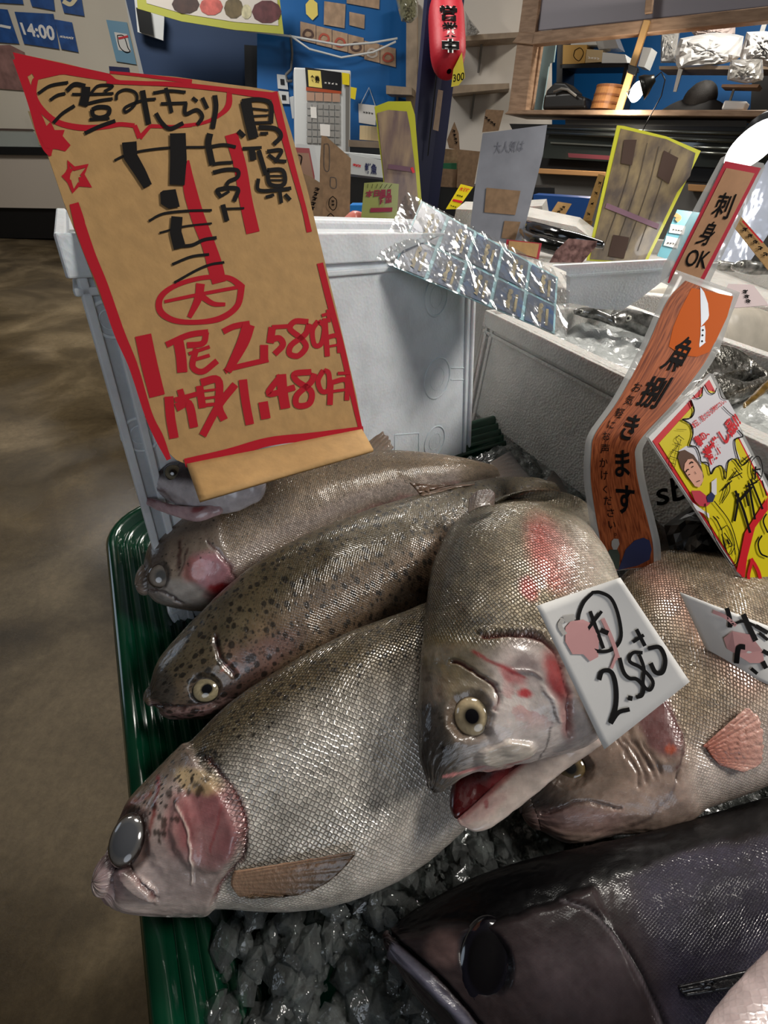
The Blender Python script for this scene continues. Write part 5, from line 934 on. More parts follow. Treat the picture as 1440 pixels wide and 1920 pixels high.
def board(name, label, cat, pl, pts, th, matr, group=None, border=None, kind=None, lam=None):
    o = empty(name, pl.at(*pts[-1]), label, cat, group, kind)
    m = MB(); m.prism([pl.at(*p) for p in pts], -pl.n*th); m.build('panel' if not border else 'border_board', border or matr, o)
    if border:
        c = np.mean(pts, 0); k = 1-lam if lam else .86; q = [tuple(c+(np.array(p)-c)*k) for p in pts]; m = MB(); m.prism([pl.at(p[0], p[1], .0015) for p in q], -pl.n*.001); m.build('panel', matr, o)
    return o
def inks(par, pl, off, name, matr, lines=(), texts=(), polys=(), T=(0, 0, 1)):
    ik = Ink(pl.at, off)
    for p, w_ in lines: ik.line(p, w_, T)
    for t_, q_, b_ in texts: ik.text(t_, q_, b_, T)
    for p in polys: ik.poly(p, T)
    ik.build(name, matr, par)
def scrib(x0, y0, x1, y1, n, h, sd=0):
    """small handwriting too far off to read: a row of short brush strokes"""
    r = random.Random(sd); out_ = []
    for k in range(n):
        t = (k+.5)/n; x, y = x0+(x1-x0)*t, y0+(y1-y0)*t; out_.append(([(x-h*.3, y-h*.3*r.random()), (x+h*.1, y-h*.1), (x+h*.25*r.random(), y+h*.3)], h*.16)); out_.append(([(x-h*.3, y+h*.2), (x+h*.35, y-h*.25*r.random())], h*.14))
    return out_
# ---- left shop front
WL = Plane(pz(60, 444, 0), 14); P4 = (0, 0, 3)
shopp = lambda name, pts, th, matr, off=0: boardpart(name, WL, pts, off, th, matr, shop)
shop = empty('wall_shopfront', WL.at(60, 444), kind='structure')
shopp('cream_panel', [(-200, -60), (228, -60), (270, 145), (262, 300), (-200, 260)], .06, CREAM)
shopp('corner_trim', [(222, -60), (236, -60), (277, 145), (270, 160), (262, 140)], .05, WHITE, .03)
shopp('counter_front', [(-200, 288), (175, 292), (170, 392), (-200, 386)], .5, mat('pale_panel', S(176, 166, 154), .6), .25)
shopp('kick_board', [(-200, 386), (172, 388), (165, 448), (-200, 444)], .4, BLK, .2)
shopp('counter_edge', [(-200, 272), (90, 276), (170, 279), (172, 292), (-200, 288)], .5, DKM, .3)
shopp('glass_screen', [(-200, 236), (60, 244), (85, 276), (-200, 272)], .01, mat('screen_glass', S(150, 160, 158), .1, alpha=.5), .3)
shopp('screen_rail', [(-200, 236), (60, 242), (66, 246), (-200, 240)], .02, mat('screen_rail_brown', S(80, 66, 60), .5), .31)
shopp('screen_rail', [(52, 208), (60, 210), (82, 274), (74, 272)], .02, mat('screen_rail_gold', S(170, 148, 110), .4), .31)
BP = mat('blue_poster_print', S(40, 84, 150), .4, noise=.3, nscale=14, coat=.4)
def poster(label, pts, matr, pl, off=.02, group=None, cat='poster', name='wall_poster'):
    o = empty(name, pl.at(*pts[-1], off), label, cat, group); boardpart('print', pl, pts, off, .004, matr, o); return o
p_ = poster('large blue opening-time notice reading 14:00 on the cream shop wall', [(27, 22), (100, 26), (111, 92), (45, 82)], BP, WL); inks(p_, WL, .024, 'lettering', PAPER, texts=[('14:00', [(110, 125), (300, 145), (312, 232), (135, 195)], .03)], T=P4)
p_ = poster('blue notice right of the 14:00 notice, small white letters on it', [(101, 36), (135, 42), (147, 98), (115, 92)], BP, WL); inks(p_, WL, .024, 'lettering', PAPER, scrib(112, 68, 138, 72, 5, 8, 3))
p_ = poster('blue notice cut by the left frame edge, left of the 14:00 notice', [(-20, 14), (14, 18), (36, 82), (-20, 78)], BP, WL); inks(p_, WL, .024, 'lettering', PAPER, [([(0, 48), (20, 52)], 5)])
poster('upper left blue notice at the picture top edge', [(-20, -20), (38, -20), (44, 8), (-20, 4)], BP, WL); poster('upper middle blue notice above the 14:00 notice', [(50, -20), (98, -20), (103, 20), (60, 12)], BP, WL)
p_ = poster('upper right blue notice with a pale emblem, above the 14:00 notice', [(108, -20), (150, -20), (158, 30), (120, 24)], BP, WL); inks(p_, WL, .024, 'emblem', mat('cream_print', S(226, 214, 176), .5), [([(118, 2), (132, 8), (142, -2)], 8)])
p_ = poster('light blue poster with a red-dotted hand outline beside the corner trim', [(199, 37), (238, 42), (256, 121), (218, 115)], mat('light_blue_print', S(112, 158, 186), .4, coat=.4), WL); inks(p_, WL, .023, 'white_square', PAPER, polys=[[(214, 60), (238, 64), (246, 98), (222, 94)]]); inks(p_, WL, .026, 'drawing', BLKP, [([(220, 66), (232, 68), (240, 90), (244, 96), (236, 98), (226, 90), (222, 80), (220, 66)], 1.6)]); inks(p_, WL, .028, 'red_dots', REDP, [([(222, 72), (240, 68)], 4)])
poster('dark blue notice just above the cardboard sign top edge', [(204, 124), (242, 127), (243, 140), (206, 140)], mat('dark_navy_print', S(30, 36, 84), .4), WL)
poster('faded reddish photo print on the shop wall left of the cardboard sign', [(-20, 86), (18, 84), (46, 98), (46, 170), (-20, 165)], mat('faded_meat_print', S(150, 112, 106), .5, noise=.35, nscale=12), WL)
# ---- blue wall with ticket machine
WB = vplane(600, 200, 4.1, 14)
bw = lambda name, pts, th, matr, off=0: boardpart(name, WB, pts, off, th, matr, bwall)
bwall = empty('wall_blue', WB.at(500, 300), kind='structure')
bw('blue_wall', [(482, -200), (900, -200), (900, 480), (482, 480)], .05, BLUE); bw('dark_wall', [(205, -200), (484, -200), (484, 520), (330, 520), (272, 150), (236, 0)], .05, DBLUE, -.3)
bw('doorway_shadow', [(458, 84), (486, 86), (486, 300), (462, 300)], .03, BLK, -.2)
wn = empty('wall_window', WB.at(270, 40, .05), 'small white-framed window left of the banner, above the dark blue wall', 'window'); boardpart('frame', WB, [(250, -20), (290, -5), (308, 30), (306, 76), (258, 60)], -.2, .03, WHITE, wn); boardpart('pane', WB, [(255, 14), (282, 20), (288, 66), (262, 60)], -.17, .01, DKM, wn)
tm = empty('ticket_machine', WB.at(605, 330, .3)*[1, 1, 0], 'white meal ticket vending machine with rows of buttons against the blue wall', 'machine'); PM = Plane(pd(605, 200, 3.6), 14)
m = MB(); m.prism([PM.at(551, 126), PM.at(658, 132), PM.at(655, 500), PM.at(556, 500)], -PM.n*.35); bevel(m.build('cabinet', WHITE, tm), .01)
bd = lambda name, pts, off, matr, par=None, th=.006: boardpart(name, PM, pts, off, th, matr, par or tm)
bd('header_panel', [(572, 126), (640, 136), (640, 176), (575, 168)], .006, BLK)
bd('yellow_label', [(577, 131), (601, 133), (604, 165), (579, 162)], .009, mat('cream_yellow_print', S(226, 206, 110), .4)); inks(tm, PM, .012, 'label_lettering', BLKP, texts=[('食券', [(581, 140), (599, 142), (600, 156), (582, 154)], .03)])
inks(tm, PM, .010, 'header_lettering', PAPER, scrib(607, 155, 634, 158, 4, 6, 5)); bd('coin_strip', [(574, 163), (640, 171), (640, 176), (574, 170)], .010, mat('orange_strip', S(170, 74, 40), .4))
BTN = mat('button_grey', S(150, 148, 144), .3, coat=.3)
for r_ in range(7):
    for c_ in range(6 if r_ else 4):
        n_ = 6 if r_ else 4; x0 = 575+64/n_*c_; w_ = 64/n_-1.6; y0 = 173+(r_*13+ (6 if r_ else 0))+c_*.5*6/n_; h_ = 16 if r_ == 0 else 11
        bd('button', [(x0, y0), (x0+w_, y0+.4), (x0+w_, y0+h_), (x0, y0+h_-.4)], .010, BTN if r_ else mat('photo_button', S(176, 142, 122), .4), None, .005)
bd('coin_panel', [(648, 138), (656, 139), (654, 290), (648, 290)], .012, GREY); bd('notice', [(582, 200), (593, 201), (594, 222), (583, 221)], .014, PAPER); bd('notice', [(600, 232), (619, 234), (619, 256), (601, 254)], .014, PAPER)
poster('small yellow tag on the ticket machine side', [(641, 136), (655, 138), (655, 160), (642, 158)], YEL, PM, .02, 'yellow tags on the ticket machine', 'tag', 'price_tag'); poster('yellow tag hanging right of the ticket machine', [(653, 162), (669, 165), (666, 187), (651, 182)], YEL, WB, .1, None, 'tag', 'price_tag')
hz = empty('holder_box', WB.at(553, 215, .1), 'white plastic holder box beside the ticket machine', 'holder'); boardpart('box', WB, [(543, 182), (550, 180), (568, 200), (566, 224), (548, 222)], .15, .1, WHITE, hz)
for lb, q_ in (('upper white switch plate left of the ticket machine', [(519, 139), (538, 141), (540, 168), (521, 166)]), ('lower white switch plate left of the ticket machine', [(522, 170), (541, 172), (543, 195), (524, 194)])): 
    o = empty('switch_plate', WB.at(*q_[0], .02), lb, 'switch'); boardpart('plate', WB, q_, .02, .01, WHITE, o); c = np.mean(q_, 0); boardpart('rocker', WB, [tuple(c+(np.array(p)-c)*.4) for p in q_], .025, .008, DKM, o)
KP = mat('menu_print', S(176, 148, 122), .5, noise=.25, nscale=20)
for k in range(6):
    x = 563+30*k; y = 40+8*k+(4 if k > 3 else 0); o = poster('%s food photo card in the kraft row on the blue wall' % ['first', 'second', 'third', 'fourth', 'fifth', 'last'][k], [(x, y), (x+29, y+7), (x+29, y+42), (x, y+35)], KP, WB, .01, 'food photo cards on the blue wall', 'menu card', 'menu_card')
    inks(o, WB, .014, 'bowl_picture', [mat('bowl_dark', S(84, 62, 56), .5), mat('bowl_red', S(178, 84, 66), .5), mat('bowl_pale', S(190, 180, 170), .5)][(k*2) % 3 if k != 1 else 1], [([(x+6, y+22), (x+12, y+16), (x+21, y+19), (x+23, y+27), (x+15, y+31), (x+7, y+28), (x+6, y+22)], 4)])
for lb, q_, mt_ in (('oval yellow menu tag on the blue wall', [(573, 8), (583, -4), (595, 6), (596, 28), (586, 38), (574, 26)], mat('cream_yellow_print', S(226, 206, 110), .4)), ('tall food photo sheet above the kraft row', [(608, 2), (648, 8), (646, 53), (607, 46)], KP), ('small plastic-sleeved kraft note on the blue wall', [(655, 22), (684, 28), (683, 54), (655, 47)], KP), ('row of sleeved prints at the top of the blue wall', [(650, -10), (712, -8), (711, 17), (650, 6)], KP)): poster(lb, q_, mt_, WB, .01)
o = poster('white note sheet hanging on a string on the blue wall', [(672, 194), (706, 198), (704, 235), (673, 230)], PAPER, WB, .01, None, 'notice', 'hanging_note'); m = MB(); m.tube([WB.at(676, 196, .02), WB.at(692, 164, .02), WB.at(704, 199, .02)], .004, 5); m.build('string', WHITE, o); inks(o, WB, .014, 'scribbles', DKM, scrib(680, 210, 700, 213, 4, 6, 8))
# banner on the left of the blue wall
PBn = vplane(400, 20, 3.4, 14)
bn = board('banner', 'long white food banner with yellow-green edge hanging at the top left', 'banner', PBn, [(254, -40), (520, -40), (532, 64), (440, 56), (340, 40), (258, 16)], .01, mat('yellow_green_cloth', S(158, 160, 60), .6))
boardpart('white_field', PBn, [(268, -40), (518, -40), (522, 48), (440, 41), (345, 26), (275, 6)], .003, .002, mat('banner_white', S(190, 184, 176), .6), bn)
for k, (x, y, rx, ry, cl) in enumerate(((348, 8, 26, 18, (64, 42, 36)), (396, 12, 22, 17, (190, 92, 84)), (438, 15, 18, 20, (96, 82, 54)), (462, 22, 10, 14, (190, 184, 150)), (500, 22, 28, 22, (92, 50, 54)))):
    inks(bn, PBn, .006, 'food_picture', mat('food_%d' % k, S(*cl), .5, noise=.4, nscale=18), polys=[[(x+rx*math.cos(q*.628), y+ry*math.sin(q*.628)) for q in range(10)]])
cb = MB(); cb.tube([WB.at(*p, .12) for p in ((300, 20), (420, 52), (545, 68), (640, 85), (700, 80), (745, 72))], .008, 6); cb.tube([WB.at(*p, .12) for p in ((543, 66), (580, 92), (640, 108), (700, 98), (742, 78))], .008, 6)
c_ = np.array(cb.V).mean(0); cb.V = [tuple(np.array(v)-c_) for v in cb.V]; o = cb.build('loose_cable', WHITE, None, True); o.location = tuple(c_); tag(o, 'white cable drooping in two loops across the blue wall', 'cable')
cb = MB(); cb.tube([WB.at(*p, .05) for p in ((545, 70), (548, 100), (546, 130), (536, 140), (538, 152), (548, 152))], .012, 6); c_ = np.array(cb.V).mean(0); cb.V = [tuple(np.array(v)-c_) for v in cb.V]; o = cb.build('coiled_cable', GREY, None, True); o.location = tuple(c_); tag(o, 'grey cable coiled above the ticket machine', 'cable')
# side table and fish boxes right of the machine
PT = Plane(pd(690, 290, 2.7), 8)
o = empty('side_shelf', PT.at(690, 268), 'brown wooden side shelf right of the ticket machine', 'shelf'); boardpart('board', PT, [(654, 262), (716, 266), (716, 278), (654, 275)], 0, .3, WOOD2, o); boardpart('dark_front', PT, [(656, 275), (716, 278), (718, 560), (656, 560)], -.02, .3, DKM, o)
o = empty('wooden_tub', PT.at(695, 262), 'pale round wooden tub on the side shelf', 'tub'); m = MB(); c = PT.at(697, 264, -.12); m.tube([c, c+[0, 0, .07]], .085, 24); m.build('tub_body', mat('pale_wood', S(176, 158, 122), .6), o)
PF = Plane(pd(690, 310, 1.9), 2)
o = empty('fish_crate', PF.at(690, 330), 'white printed fish crate with red and blue lettering behind the cardboard signs', 'crate'); boardpart('front_wall', PF, [(655, 288), (722, 302), (722, 334), (655, 326)], 0, .02, WHITE, o); boardpart('back_rim', PF, [(640, 285), (720, 292), (722, 300), (655, 290)], -.03, .2, WHITE, o)
inks(o, PF, .004, 'blue_lettering', mat('navy_print', S(36, 42, 88), .4), texts=[('鮮魚', [(684, 305), (708, 308), (706, 328), (684, 325)], .03)]); inks(o, PF, .004, 'red_lettering', REDP, scrib(662, 308, 676, 312, 3, 9, 4))
o = empty('black_stand', PF.at(690, 360)*[1, 1, 0], 'black stand under the printed fish crate', 'stand'); boardpart('panel', PF, [(600, 325), (724, 338), (790, 420), (800, 900), (600, 900)], -.06, .2, BLK, o)
o = empty('blue_crate', PF.at(665, 410), 'bright blue plastic crate low behind the tall foam box', 'crate'); PF2 = Plane(pd(680, 400, 1.45), 0); boardpart('front_wall', PF2, [(655, 385), (715, 385), (712, 425), (655, 440)], 0, .1, mat('bright_blue_plastic', S(20, 120, 200), .4), o)
_, dq = body('red_fish', [(645, 408, 648, 422), (662, 395, 668, 428), (685, 400, 690, 428), (700, 410, 702, 424)], 1.02, .5, mat('red_fish_skin', S(190, 110, 100), .3), empty('red_fish', PF2.at(665, 420), 'small pink fish in the blue crate', 'fish'), lambda X, Y, s, dv, U, V: (np.ones(X.shape+(3,))*.4, np.zeros(X.shape+(3,)), np.zeros(X.shape)), 20, 16)
# ---- navy post, lantern, shelf wall
PNv = Plane(pd(800, 200, 2.3), 10)
o = tag(empty('trim_1', PNv.at(800, 400)*[1, 1, 0]), kind='structure'); m = MB(); a, b = PNv.at(785, 150), PNv.at(825, 150); 
w_ = (b-a); w_[2] = 0; m.box([a[0]+w_[0]/2, a[1]+w_[1]/2+.08, 1.7], w_/2, (-.01, .07, 0), (0, 0, 1.7)); m.build('post', NAVY, o); m = MB(); m.box([a[0]+w_[0]+.03, a[1]+w_[1]/2+.10, 1.7], (.04, 0, 0), (-.01, .06, 0), (0, 0, 1.7)); m.build('post_flange', NAVY, o)
o = poster('narrow kraft strip stuck on the navy post', [(822, 168), (831, 170), (822, 246), (812, 243)], KP, PNv, .12, None, 'tag', 'price_tag')
LN = empty('paper_lantern', pd(838, 130, 2.0), 'red paper lantern with black characters hanging by the navy post', 'lantern')
LC, Lu = pd(838, 64, 2.0), None; top, bot = pd(834, -8, 2.0), pd(842, 132, 2.0); ax = (bot-top); hl = np.linalg.norm(ax)/2; ax /= np.linalg.norm(ax)
V = []; nL, mL = 45, 32; sx = np.cross(ax, C-LC); sx /= np.linalg.norm(sx); sy = np.cross(ax, sx); rad = 29/747*2.0
for i in range(nL):
    t = -1+2*i/(nL-1); r_ = rad*(1-abs(t)**4.5)**.5*.98+.012; r_ *= 1+.018*math.cos(i*math.pi)
    for j in range(mL): q = 2*math.pi*j/mL; V.append(LC+ax*hl*t*1+sx*r_*math.cos(q)+sy*r_*math.sin(q))
mesh('paper_shade', V, [(i*mL+j, i*mL+(j+1) % mL, (i+1)*mL+(j+1) % mL, (i+1)*mL+j) for i in range(nL-1) for j in range(mL)], mat('red_paper', S(196, 20, 44), .5, bump=.3, bscale=60), LN, True)
def lsurf(x, y, o):
    r = ray(x, y); oc = C-LC; d_ = r-ax*(r@ax); q = oc-ax*(oc@ax); a_, b_, c_ = d_@d_, 2*(d_@q), q@q-(rad+.006+o)**2; D_ = max(0, b_*b_-4*a_*c_); return C+r*((-b_-math.sqrt(D_))/(2*a_))
for off, bd_, mt_, nm in ((.004, .13, PAPER, 'white_outline'), (.008, .035, BLKP, 'black_lettering')):
    ik = Ink(lsurf, off)
    for t_, q_ in (('営', [(824, 9), (857, 10), (858, 40), (826, 38)]), ('業', [(826, 41), (859, 42), (860, 70), (828, 69)]), ('中', [(828, 72), (861, 73), (861, 100), (829, 98)])): ik.text(t_, q_, bd_)
    ik.build(nm, mt_, LN)
m = MB(); m.tube([top, top-[0, 0, .6]], .004, 6); m.build('cord', BLK, LN)
PL_ = Plane(pd(862, 140, 1.98), 5); o = board('price_tag', 'yellow price tag marked 300 hanging behind the red lantern', 'tag', PL_, [(866, 98), (872, 145), (860, 160), (846, 163), (850, 130)], .003, YEL); inks(o, PL_, .002, 'lettering', BLKP, texts=[('300', [(849, 140), (871, 135), (870, 150), (850, 154)], .01)])
WW = vplane(930, 150, 3.9, -8)
ww = tag(empty('wall_shelving', WW.at(930, 300)), kind='structure'); boardpart('white_wall', WW, [(764, -200), (1035, -200), (1035, 500), (764, 500)], 0, .05, WWALL, ww)
def rack(label, pts, brk, group='wooden wall shelves'):
    o = empty('wall_shelf', WW.at(*pts[0], .1), label, 'shelf', group); boardpart('board', WW, pts, .28, .28, WOOD2, o)
    for a, b in brk: m = MB(); m.tube([WW.at(*a, .1), WW.at(*b, .02)], .012, 5); m.build('bracket', GREY, o)
rack('upper wooden shelf on the white wall right of the lantern', [(868, 66), (975, 60), (975, 70), (868, 77)], [((904, 75), (897, 136))]); rack('lower wooden shelf on the white wall right of the lantern', [(845, 160), (955, 156), (955, 166), (845, 176)], [((890, 172), (883, 222))]); rack('short shelf end left of the navy post', [(724, 160), (772, 164), (772, 178), (724, 176)], [((745, 176), (744, 200))])
o = empty('wood_upright', WW.at(765, 300, .1)*[1, 1, 0], 'pale wooden upright at the corner of the blue wall behind the navy post', 'upright'); boardpart('board', WW, [(762, 0), (782, 0), (782, 400), (760, 400)], .1, .08, WOOD2, o)
def bag(name, label, q, depth, amp=.03, matr=None, n=16, cat='bag', sd=1):
    cx_, cy_ = np.mean(q, 0); o = empty(name, pd(cx_, cy_, depth), label, cat); V = []; q = np.array(q, float); ext = (q-q.mean(0)); 
    poly_ = [tuple(p) for p in q]; ring_n = 24; cum = [poly_[int(k*len(poly_)/ring_n) % len(poly_)] for k in range(ring_n)]
    P_ = []
    for k in range(ring_n):
        f = k/ring_n*len(poly_); i = int(f); t = f-i; a, b = np.array(poly_[i]), np.array(poly_[(i+1) % len(poly_)]); P_.append(a*(1-t)+b*t)
    rr = random.Random(sd); Fc = []
    K_ = 9
    for side in (1, -1):
        base_ = len(V)
        for i in range(K_):
            s_ = 1-i/(K_-1)*.98
            for p in P_: x = cx_+(p[0]-cx_)*s_; y = cy_+(p[1]-cy_)*s_; V.append(pd(x, y, depth-side*(amp*math.sqrt(max(0, 1-s_*s_))+amp*.35*(rr.random()-.5)*(1 if i else 0))))
        for i in range(K_-1): Fc += [(base_+i*ring_n+j, base_+i*ring_n+(j+1) % ring_n, base_+(i+1)*ring_n+(j+1) % ring_n, base_+(i+1)*ring_n+j) for j in range(ring_n)]
    mesh('crumpled_body', V, Fc, matr or WBAG, o); return o
WBAG = mat('white_plastic_bag', S(190, 190, 190), .35, coat=.3); CBAG = mat('clear_plastic_bag', S(170, 168, 164), .18, alpha=.75, coat=1)
bag('plastic_bag', 'clear crumpled plastic bag on the upper wall shelf by the lantern', [(872, 20), (880, 34), (900, 60), (892, 66), (872, 68)], 3.5, .05, CBAG, sd=2)
bag('plastic_bag', 'greenish clear bag hanging at the top beside the navy post', [(738, -20), (782, -20), (784, 30), (770, 44), (752, 40)], 3.3, .06, mat('green_clear_bag', S(130, 128, 100), .2, alpha=.8, coat=1), sd=3)
# boxes behind the grey board
PC = Plane(pd(860, 320, 2.6), -5)
o = empty('open_carton', PC.at(860, 345), 'open brown carton with something green inside, right of the navy post', 'carton'); boardpart('front_wall', PC, [(826, 316), (860, 318), (860, 352), (824, 350)], 0, .01, KRAFT2, o); boardpart('side_wall', PC, [(860, 280), (900, 284), (888, 352), (856, 352)], .05, .01, KRAFT2, o); boardpart('green_filling', PC, [(828, 306), (856, 306), (856, 318), (828, 318)], -.03, .1, mat('green_net', S(20, 96, 60), .5), o); boardpart('back_wall', PC, [(828, 279), (862, 280), (862, 320), (826, 320)], -.1, .01, KRAFT2, o)
for nm, lb, q_ in (('cardboard_sign', 'narrow brown cardboard leaning on the white wall right of the navy post', [(852, 228), (860, 250), (862, 281), (842, 278), (838, 262)]), ('cardboard_sign', 'brown cardboard sign behind the grey board top', [(911, 205), (945, 207), (935, 245), (904, 248)])):
    o = board(nm, lb, 'sign', PC, q_, .01, KRAFT2); inks(o, PC, .003, 'handwriting', BLKP, scrib(q_[0][0]-2, q_[0][1]+14, q_[2][0]-6, q_[2][1]-10, 4, 9, 6))
o = empty('black_unit', PC.at(850, 380)*[1, 1, 0], 'dark low unit behind the yellow tag', 'cabinet'); boardpart('panel', PC, [(820, 348), (1040, 352), (1040, 470), (810, 470)], -.02, .3, BLK, o)
# ---- wooden kitchen frame (runs towards the right, nearer)
WF = vplane(1100, 210, 3.3, -38)
fr = empty('kitchen_frame', WF.at(985, 330)*[1, 1, 0], 'pine wood kitchen hatch frame with posts, beam and long counter', 'frame')
fp = lambda name, pts, off, th, matr=WOOD: bevel(boardpart(name, WF, pts, off, th, matr, fr), .004, 1)
fp('post', [(988, -60), (1018, -60), (985, 212), (952, 212)], .0, .1); fp('post', [(1000, 75), (1018, 70), (998, 206), (982, 206)], -.1, .04); fp('beam', [(1000, 60), (1500, 5), (1500, 32), (996, 84)], .02, .1); fp('beam', [(975, 60), (1004, 62), (998, 84), (960, 80)], .02, .1)
fp('thin_post', [(1207, 36), (1219, 38), (1165, 208), (1152, 208)], .05, .03, mat('light_pine', S(196, 154, 96), .5)); fp('thin_post', [(1212, -20), (1226, -20), (1222, 24), (1208, 26)], .05, .03)
fp('counter', [(955, 206), (1500, 206), (1500, 220), (945, 214)], .12, .45); fp('lower_rail', [(1000, 315), (1135, 322), (1135, 332), (1000, 325)], .12, .1, mat('orange_pine', S(196, 146, 94), .5)); fp('lower_rail', [(1290, 345), (1500, 358), (1500, 372), (1290, 358)], .12, .1, mat('orange_pine', S(196, 146, 94), .5))
fp('front_panel', [(975, 322), (1500, 352), (1500, 520), (975, 470)], .0, .05, GREY); fp('upper_panel', [(1018, -80), (1500, -80), (1500, 6), (1008, 58)], -.04, .02, mat('lavender_panel', S(150, 146, 156), .5))
KW = vplane(1200, 120, 4.6, -38); kw = tag(empty('wall_kitchen', KW.at(1200, 200)), kind='structure'); boardpart('blue_wall', KW, [(1000, -100), (1700, -100), (1700, 330), (1000, 330)], 0, .05, BLUE, kw)
boardpart('dark_end_wall', KW, [(1415, 60), (1700, 60), (1700, 330), (1400, 330)], .6, .05, BLK, kw)
# refrigerated showcase under the counter
sc_ = empty('glass_showcase', WF.at(1100, 316, .1), 'long black refrigerated glass showcase under the pine counter', 'showcase')
sp = lambda name, pts, off, th, matr: boardpart(name, WF, pts, off, th, matr, sc_)
sp('black_body', [(955, 232), (1500, 240), (1500, 352), (1000, 322)], .02, .25, BLK); sp('grey_back_strip', [(1060, 224), (1400, 226), (1400, 238), (1060, 234)], .0, .02, GREY)
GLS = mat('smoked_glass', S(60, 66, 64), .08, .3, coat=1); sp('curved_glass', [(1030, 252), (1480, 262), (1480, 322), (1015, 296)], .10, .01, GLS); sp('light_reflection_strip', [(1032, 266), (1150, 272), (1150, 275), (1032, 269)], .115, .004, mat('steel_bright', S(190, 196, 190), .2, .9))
for a, b, r_ in (((1020, 240), (1480, 254), .012), ((1015, 248), (1480, 270), .014), ((1300, 276), (1480, 282), .01), ((1310, 286), (1480, 294), .01)): m = MB(); m.tube([WF.at(*a, .13), WF.at(*b, .13)], r_, 10); m.build('steel_tube', mat('brushed_tube', S(120, 124, 120), .25, .9), sc_, True)
sp('red_strip', [(1065, 287), (1160, 293), (1160, 301), (1066, 295)], .12, .004, mat('dusky_red', S(120, 52, 60), .5))
# kitchen contents on the counter and shelves
KI = lambda name, label, cat, pts, off, th, matr, group=None: board(name, label, cat, KPl(off), pts, th, matr, group)
def KPl(off): return Plane(WF.p+WF.n*off, -38)
kr = empty('steel_rack', WF.at(1100, 205, -.3), 'black metal rack behind the wooden frame, cartons on its top', 'rack'); KR = Plane(WF.p-WF.n*.7, -38)
for q_ in ([(1050, 120), (1180, 118), (1180, 126), (1050, 128)], [(1045, 75), (1056, 75), (1052, 206), (1042, 206)], [(1172, 118), (1178, 118), (1160, 206), (1154, 206)]): boardpart('bar', KR, q_, 0, .3, BLK, kr)
for nm, lb, q_, mt_, ct in (('carton', 'yellow-brown carton with a round drawing on the rack', [(1052, 84), (1100, 84), (1096, 118), (1050, 122)], mat('ochre_card', S(190, 150, 82), .6), 'carton'), ('carton', 'smaller pale printed carton right of the ochre one', [(1100, 92), (1130, 94), (1128, 116), (1097, 118)], mat('pale_card', S(190, 168, 130), .6), 'carton'), ('plastic_tub', 'white lidded plastic tub on the rack', [(1130, 98), (1172, 102), (1176, 118), (1128, 118)], WHITE, 'tub'), ('styrofoam_block', 'white foam block on top of the ochre carton', [(1072, 72), (1118, 70), (1120, 84), (1070, 84)], WHITE, 'block'), ('clear_box', 'clear grey plastic box behind the cartons', [(1115, 70), (1150, 64), (1160, 90), (1122, 92)], CBAG, 'box'), ('white_box', 'white box leaning right of the thin post', [(1206, 88), (1222, 90), (1208, 126), (1196, 124)], WHITE, 'box')):
    o = board(nm, lb, ct, KR, q_, .18, mt_)
    if 'round' in lb: inks(o, KR, .003, 'drawing', BLKP, [([(1078, 94), (1088, 90), (1094, 100), (1086, 114), (1076, 106), (1078, 94)], 1.5)])
    if 'printed' in lb: inks(o, KR, .003, 'lettering', PAPER, scrib(1102, 108, 1124, 110, 4, 7, 2))
KC_ = Plane(WF.p-WF.n*.12, -38)
o = empty('hand_towel', KC_.at(1010, 200), 'pale blue cloth hanging beside the left wooden post', 'cloth'); boardpart('cloth', KC_, [(1018, 80), (1042, 84), (1038, 116), (1030, 118), (1016, 206), (992, 206), (1008, 120)], -.25, .02, mat('pale_blue_cloth', S(152, 178, 182), .8, bump=.3), o)
o = empty('rice_cooker', KC_.at(1050, 205), 'black rice cooker with grey handle on the pine counter', 'cooker'); bevel(boardpart('cooker_body', KC_, [(1020, 176), (1070, 172), (1096, 182), (1098, 204), (1016, 206)], 0, .22, BLK, o), .02, 3); bevel(boardpart('cooker_lid', KC_, [(1024, 170), (1040, 154), (1060, 155), (1078, 172), (1072, 178), (1022, 180)], 0, .2, BLK, o), .02, 3); m = MB(); m.tube([KC_.at(*p, .03) for p in ((1038, 172), (1052, 166), (1064, 168), (1080, 180))], .008, 8); m.build('handle', GREY, o, True)
o = empty('wooden_tub', KC_.at(1130, 206), 'two-banded round wooden rice tub on the pine counter', 'tub'); m = MB(); a = KC_.at(1131, 205, -.1); h_ = .14; m.tube([a, a+[0, 0, h_]], .105, 32); m.build('tub_body', mat('tub_wood', S(186, 128, 74), .5, noise=.2, nscale=20), o)
for z_ in (.03, .075, .125): m = MB(); m.tube([a+[0, 0, z_], a+[0, 0, z_+.012]], .1085, 32); m.build('hoop', mat('hoop_wood', S(140, 88, 50), .5), o)
bag('plastic_bag', 'large white plastic bag bundle on the kitchen shelf', [(1275, 72), (1340, 60), (1395, 66), (1388, 110), (1350, 122), (1268, 128), (1266, 100)], 3.3, .08, WBAG, sd=5); bag('plastic_bag', 'white bag bulging at the right end of the kitchen shelf', [(1400, 60), (1440, 58), (1470, 90), (1455, 130), (1385, 112)], 2.9, .07, WBAG, sd=6); bag('plastic_bag', 'crumpled clear plastic bag under the white bags at right', [(1370, 112), (1430, 110), (1432, 150), (1400, 158), (1362, 150)], 2.8, .05, CBAG, sd=7); bag('plastic_bag', 'clear crinkled bag left of the white bundle', [(1240, 60), (1275, 58), (1268, 118), (1238, 118)], 3.5, .05, CBAG, sd=8)
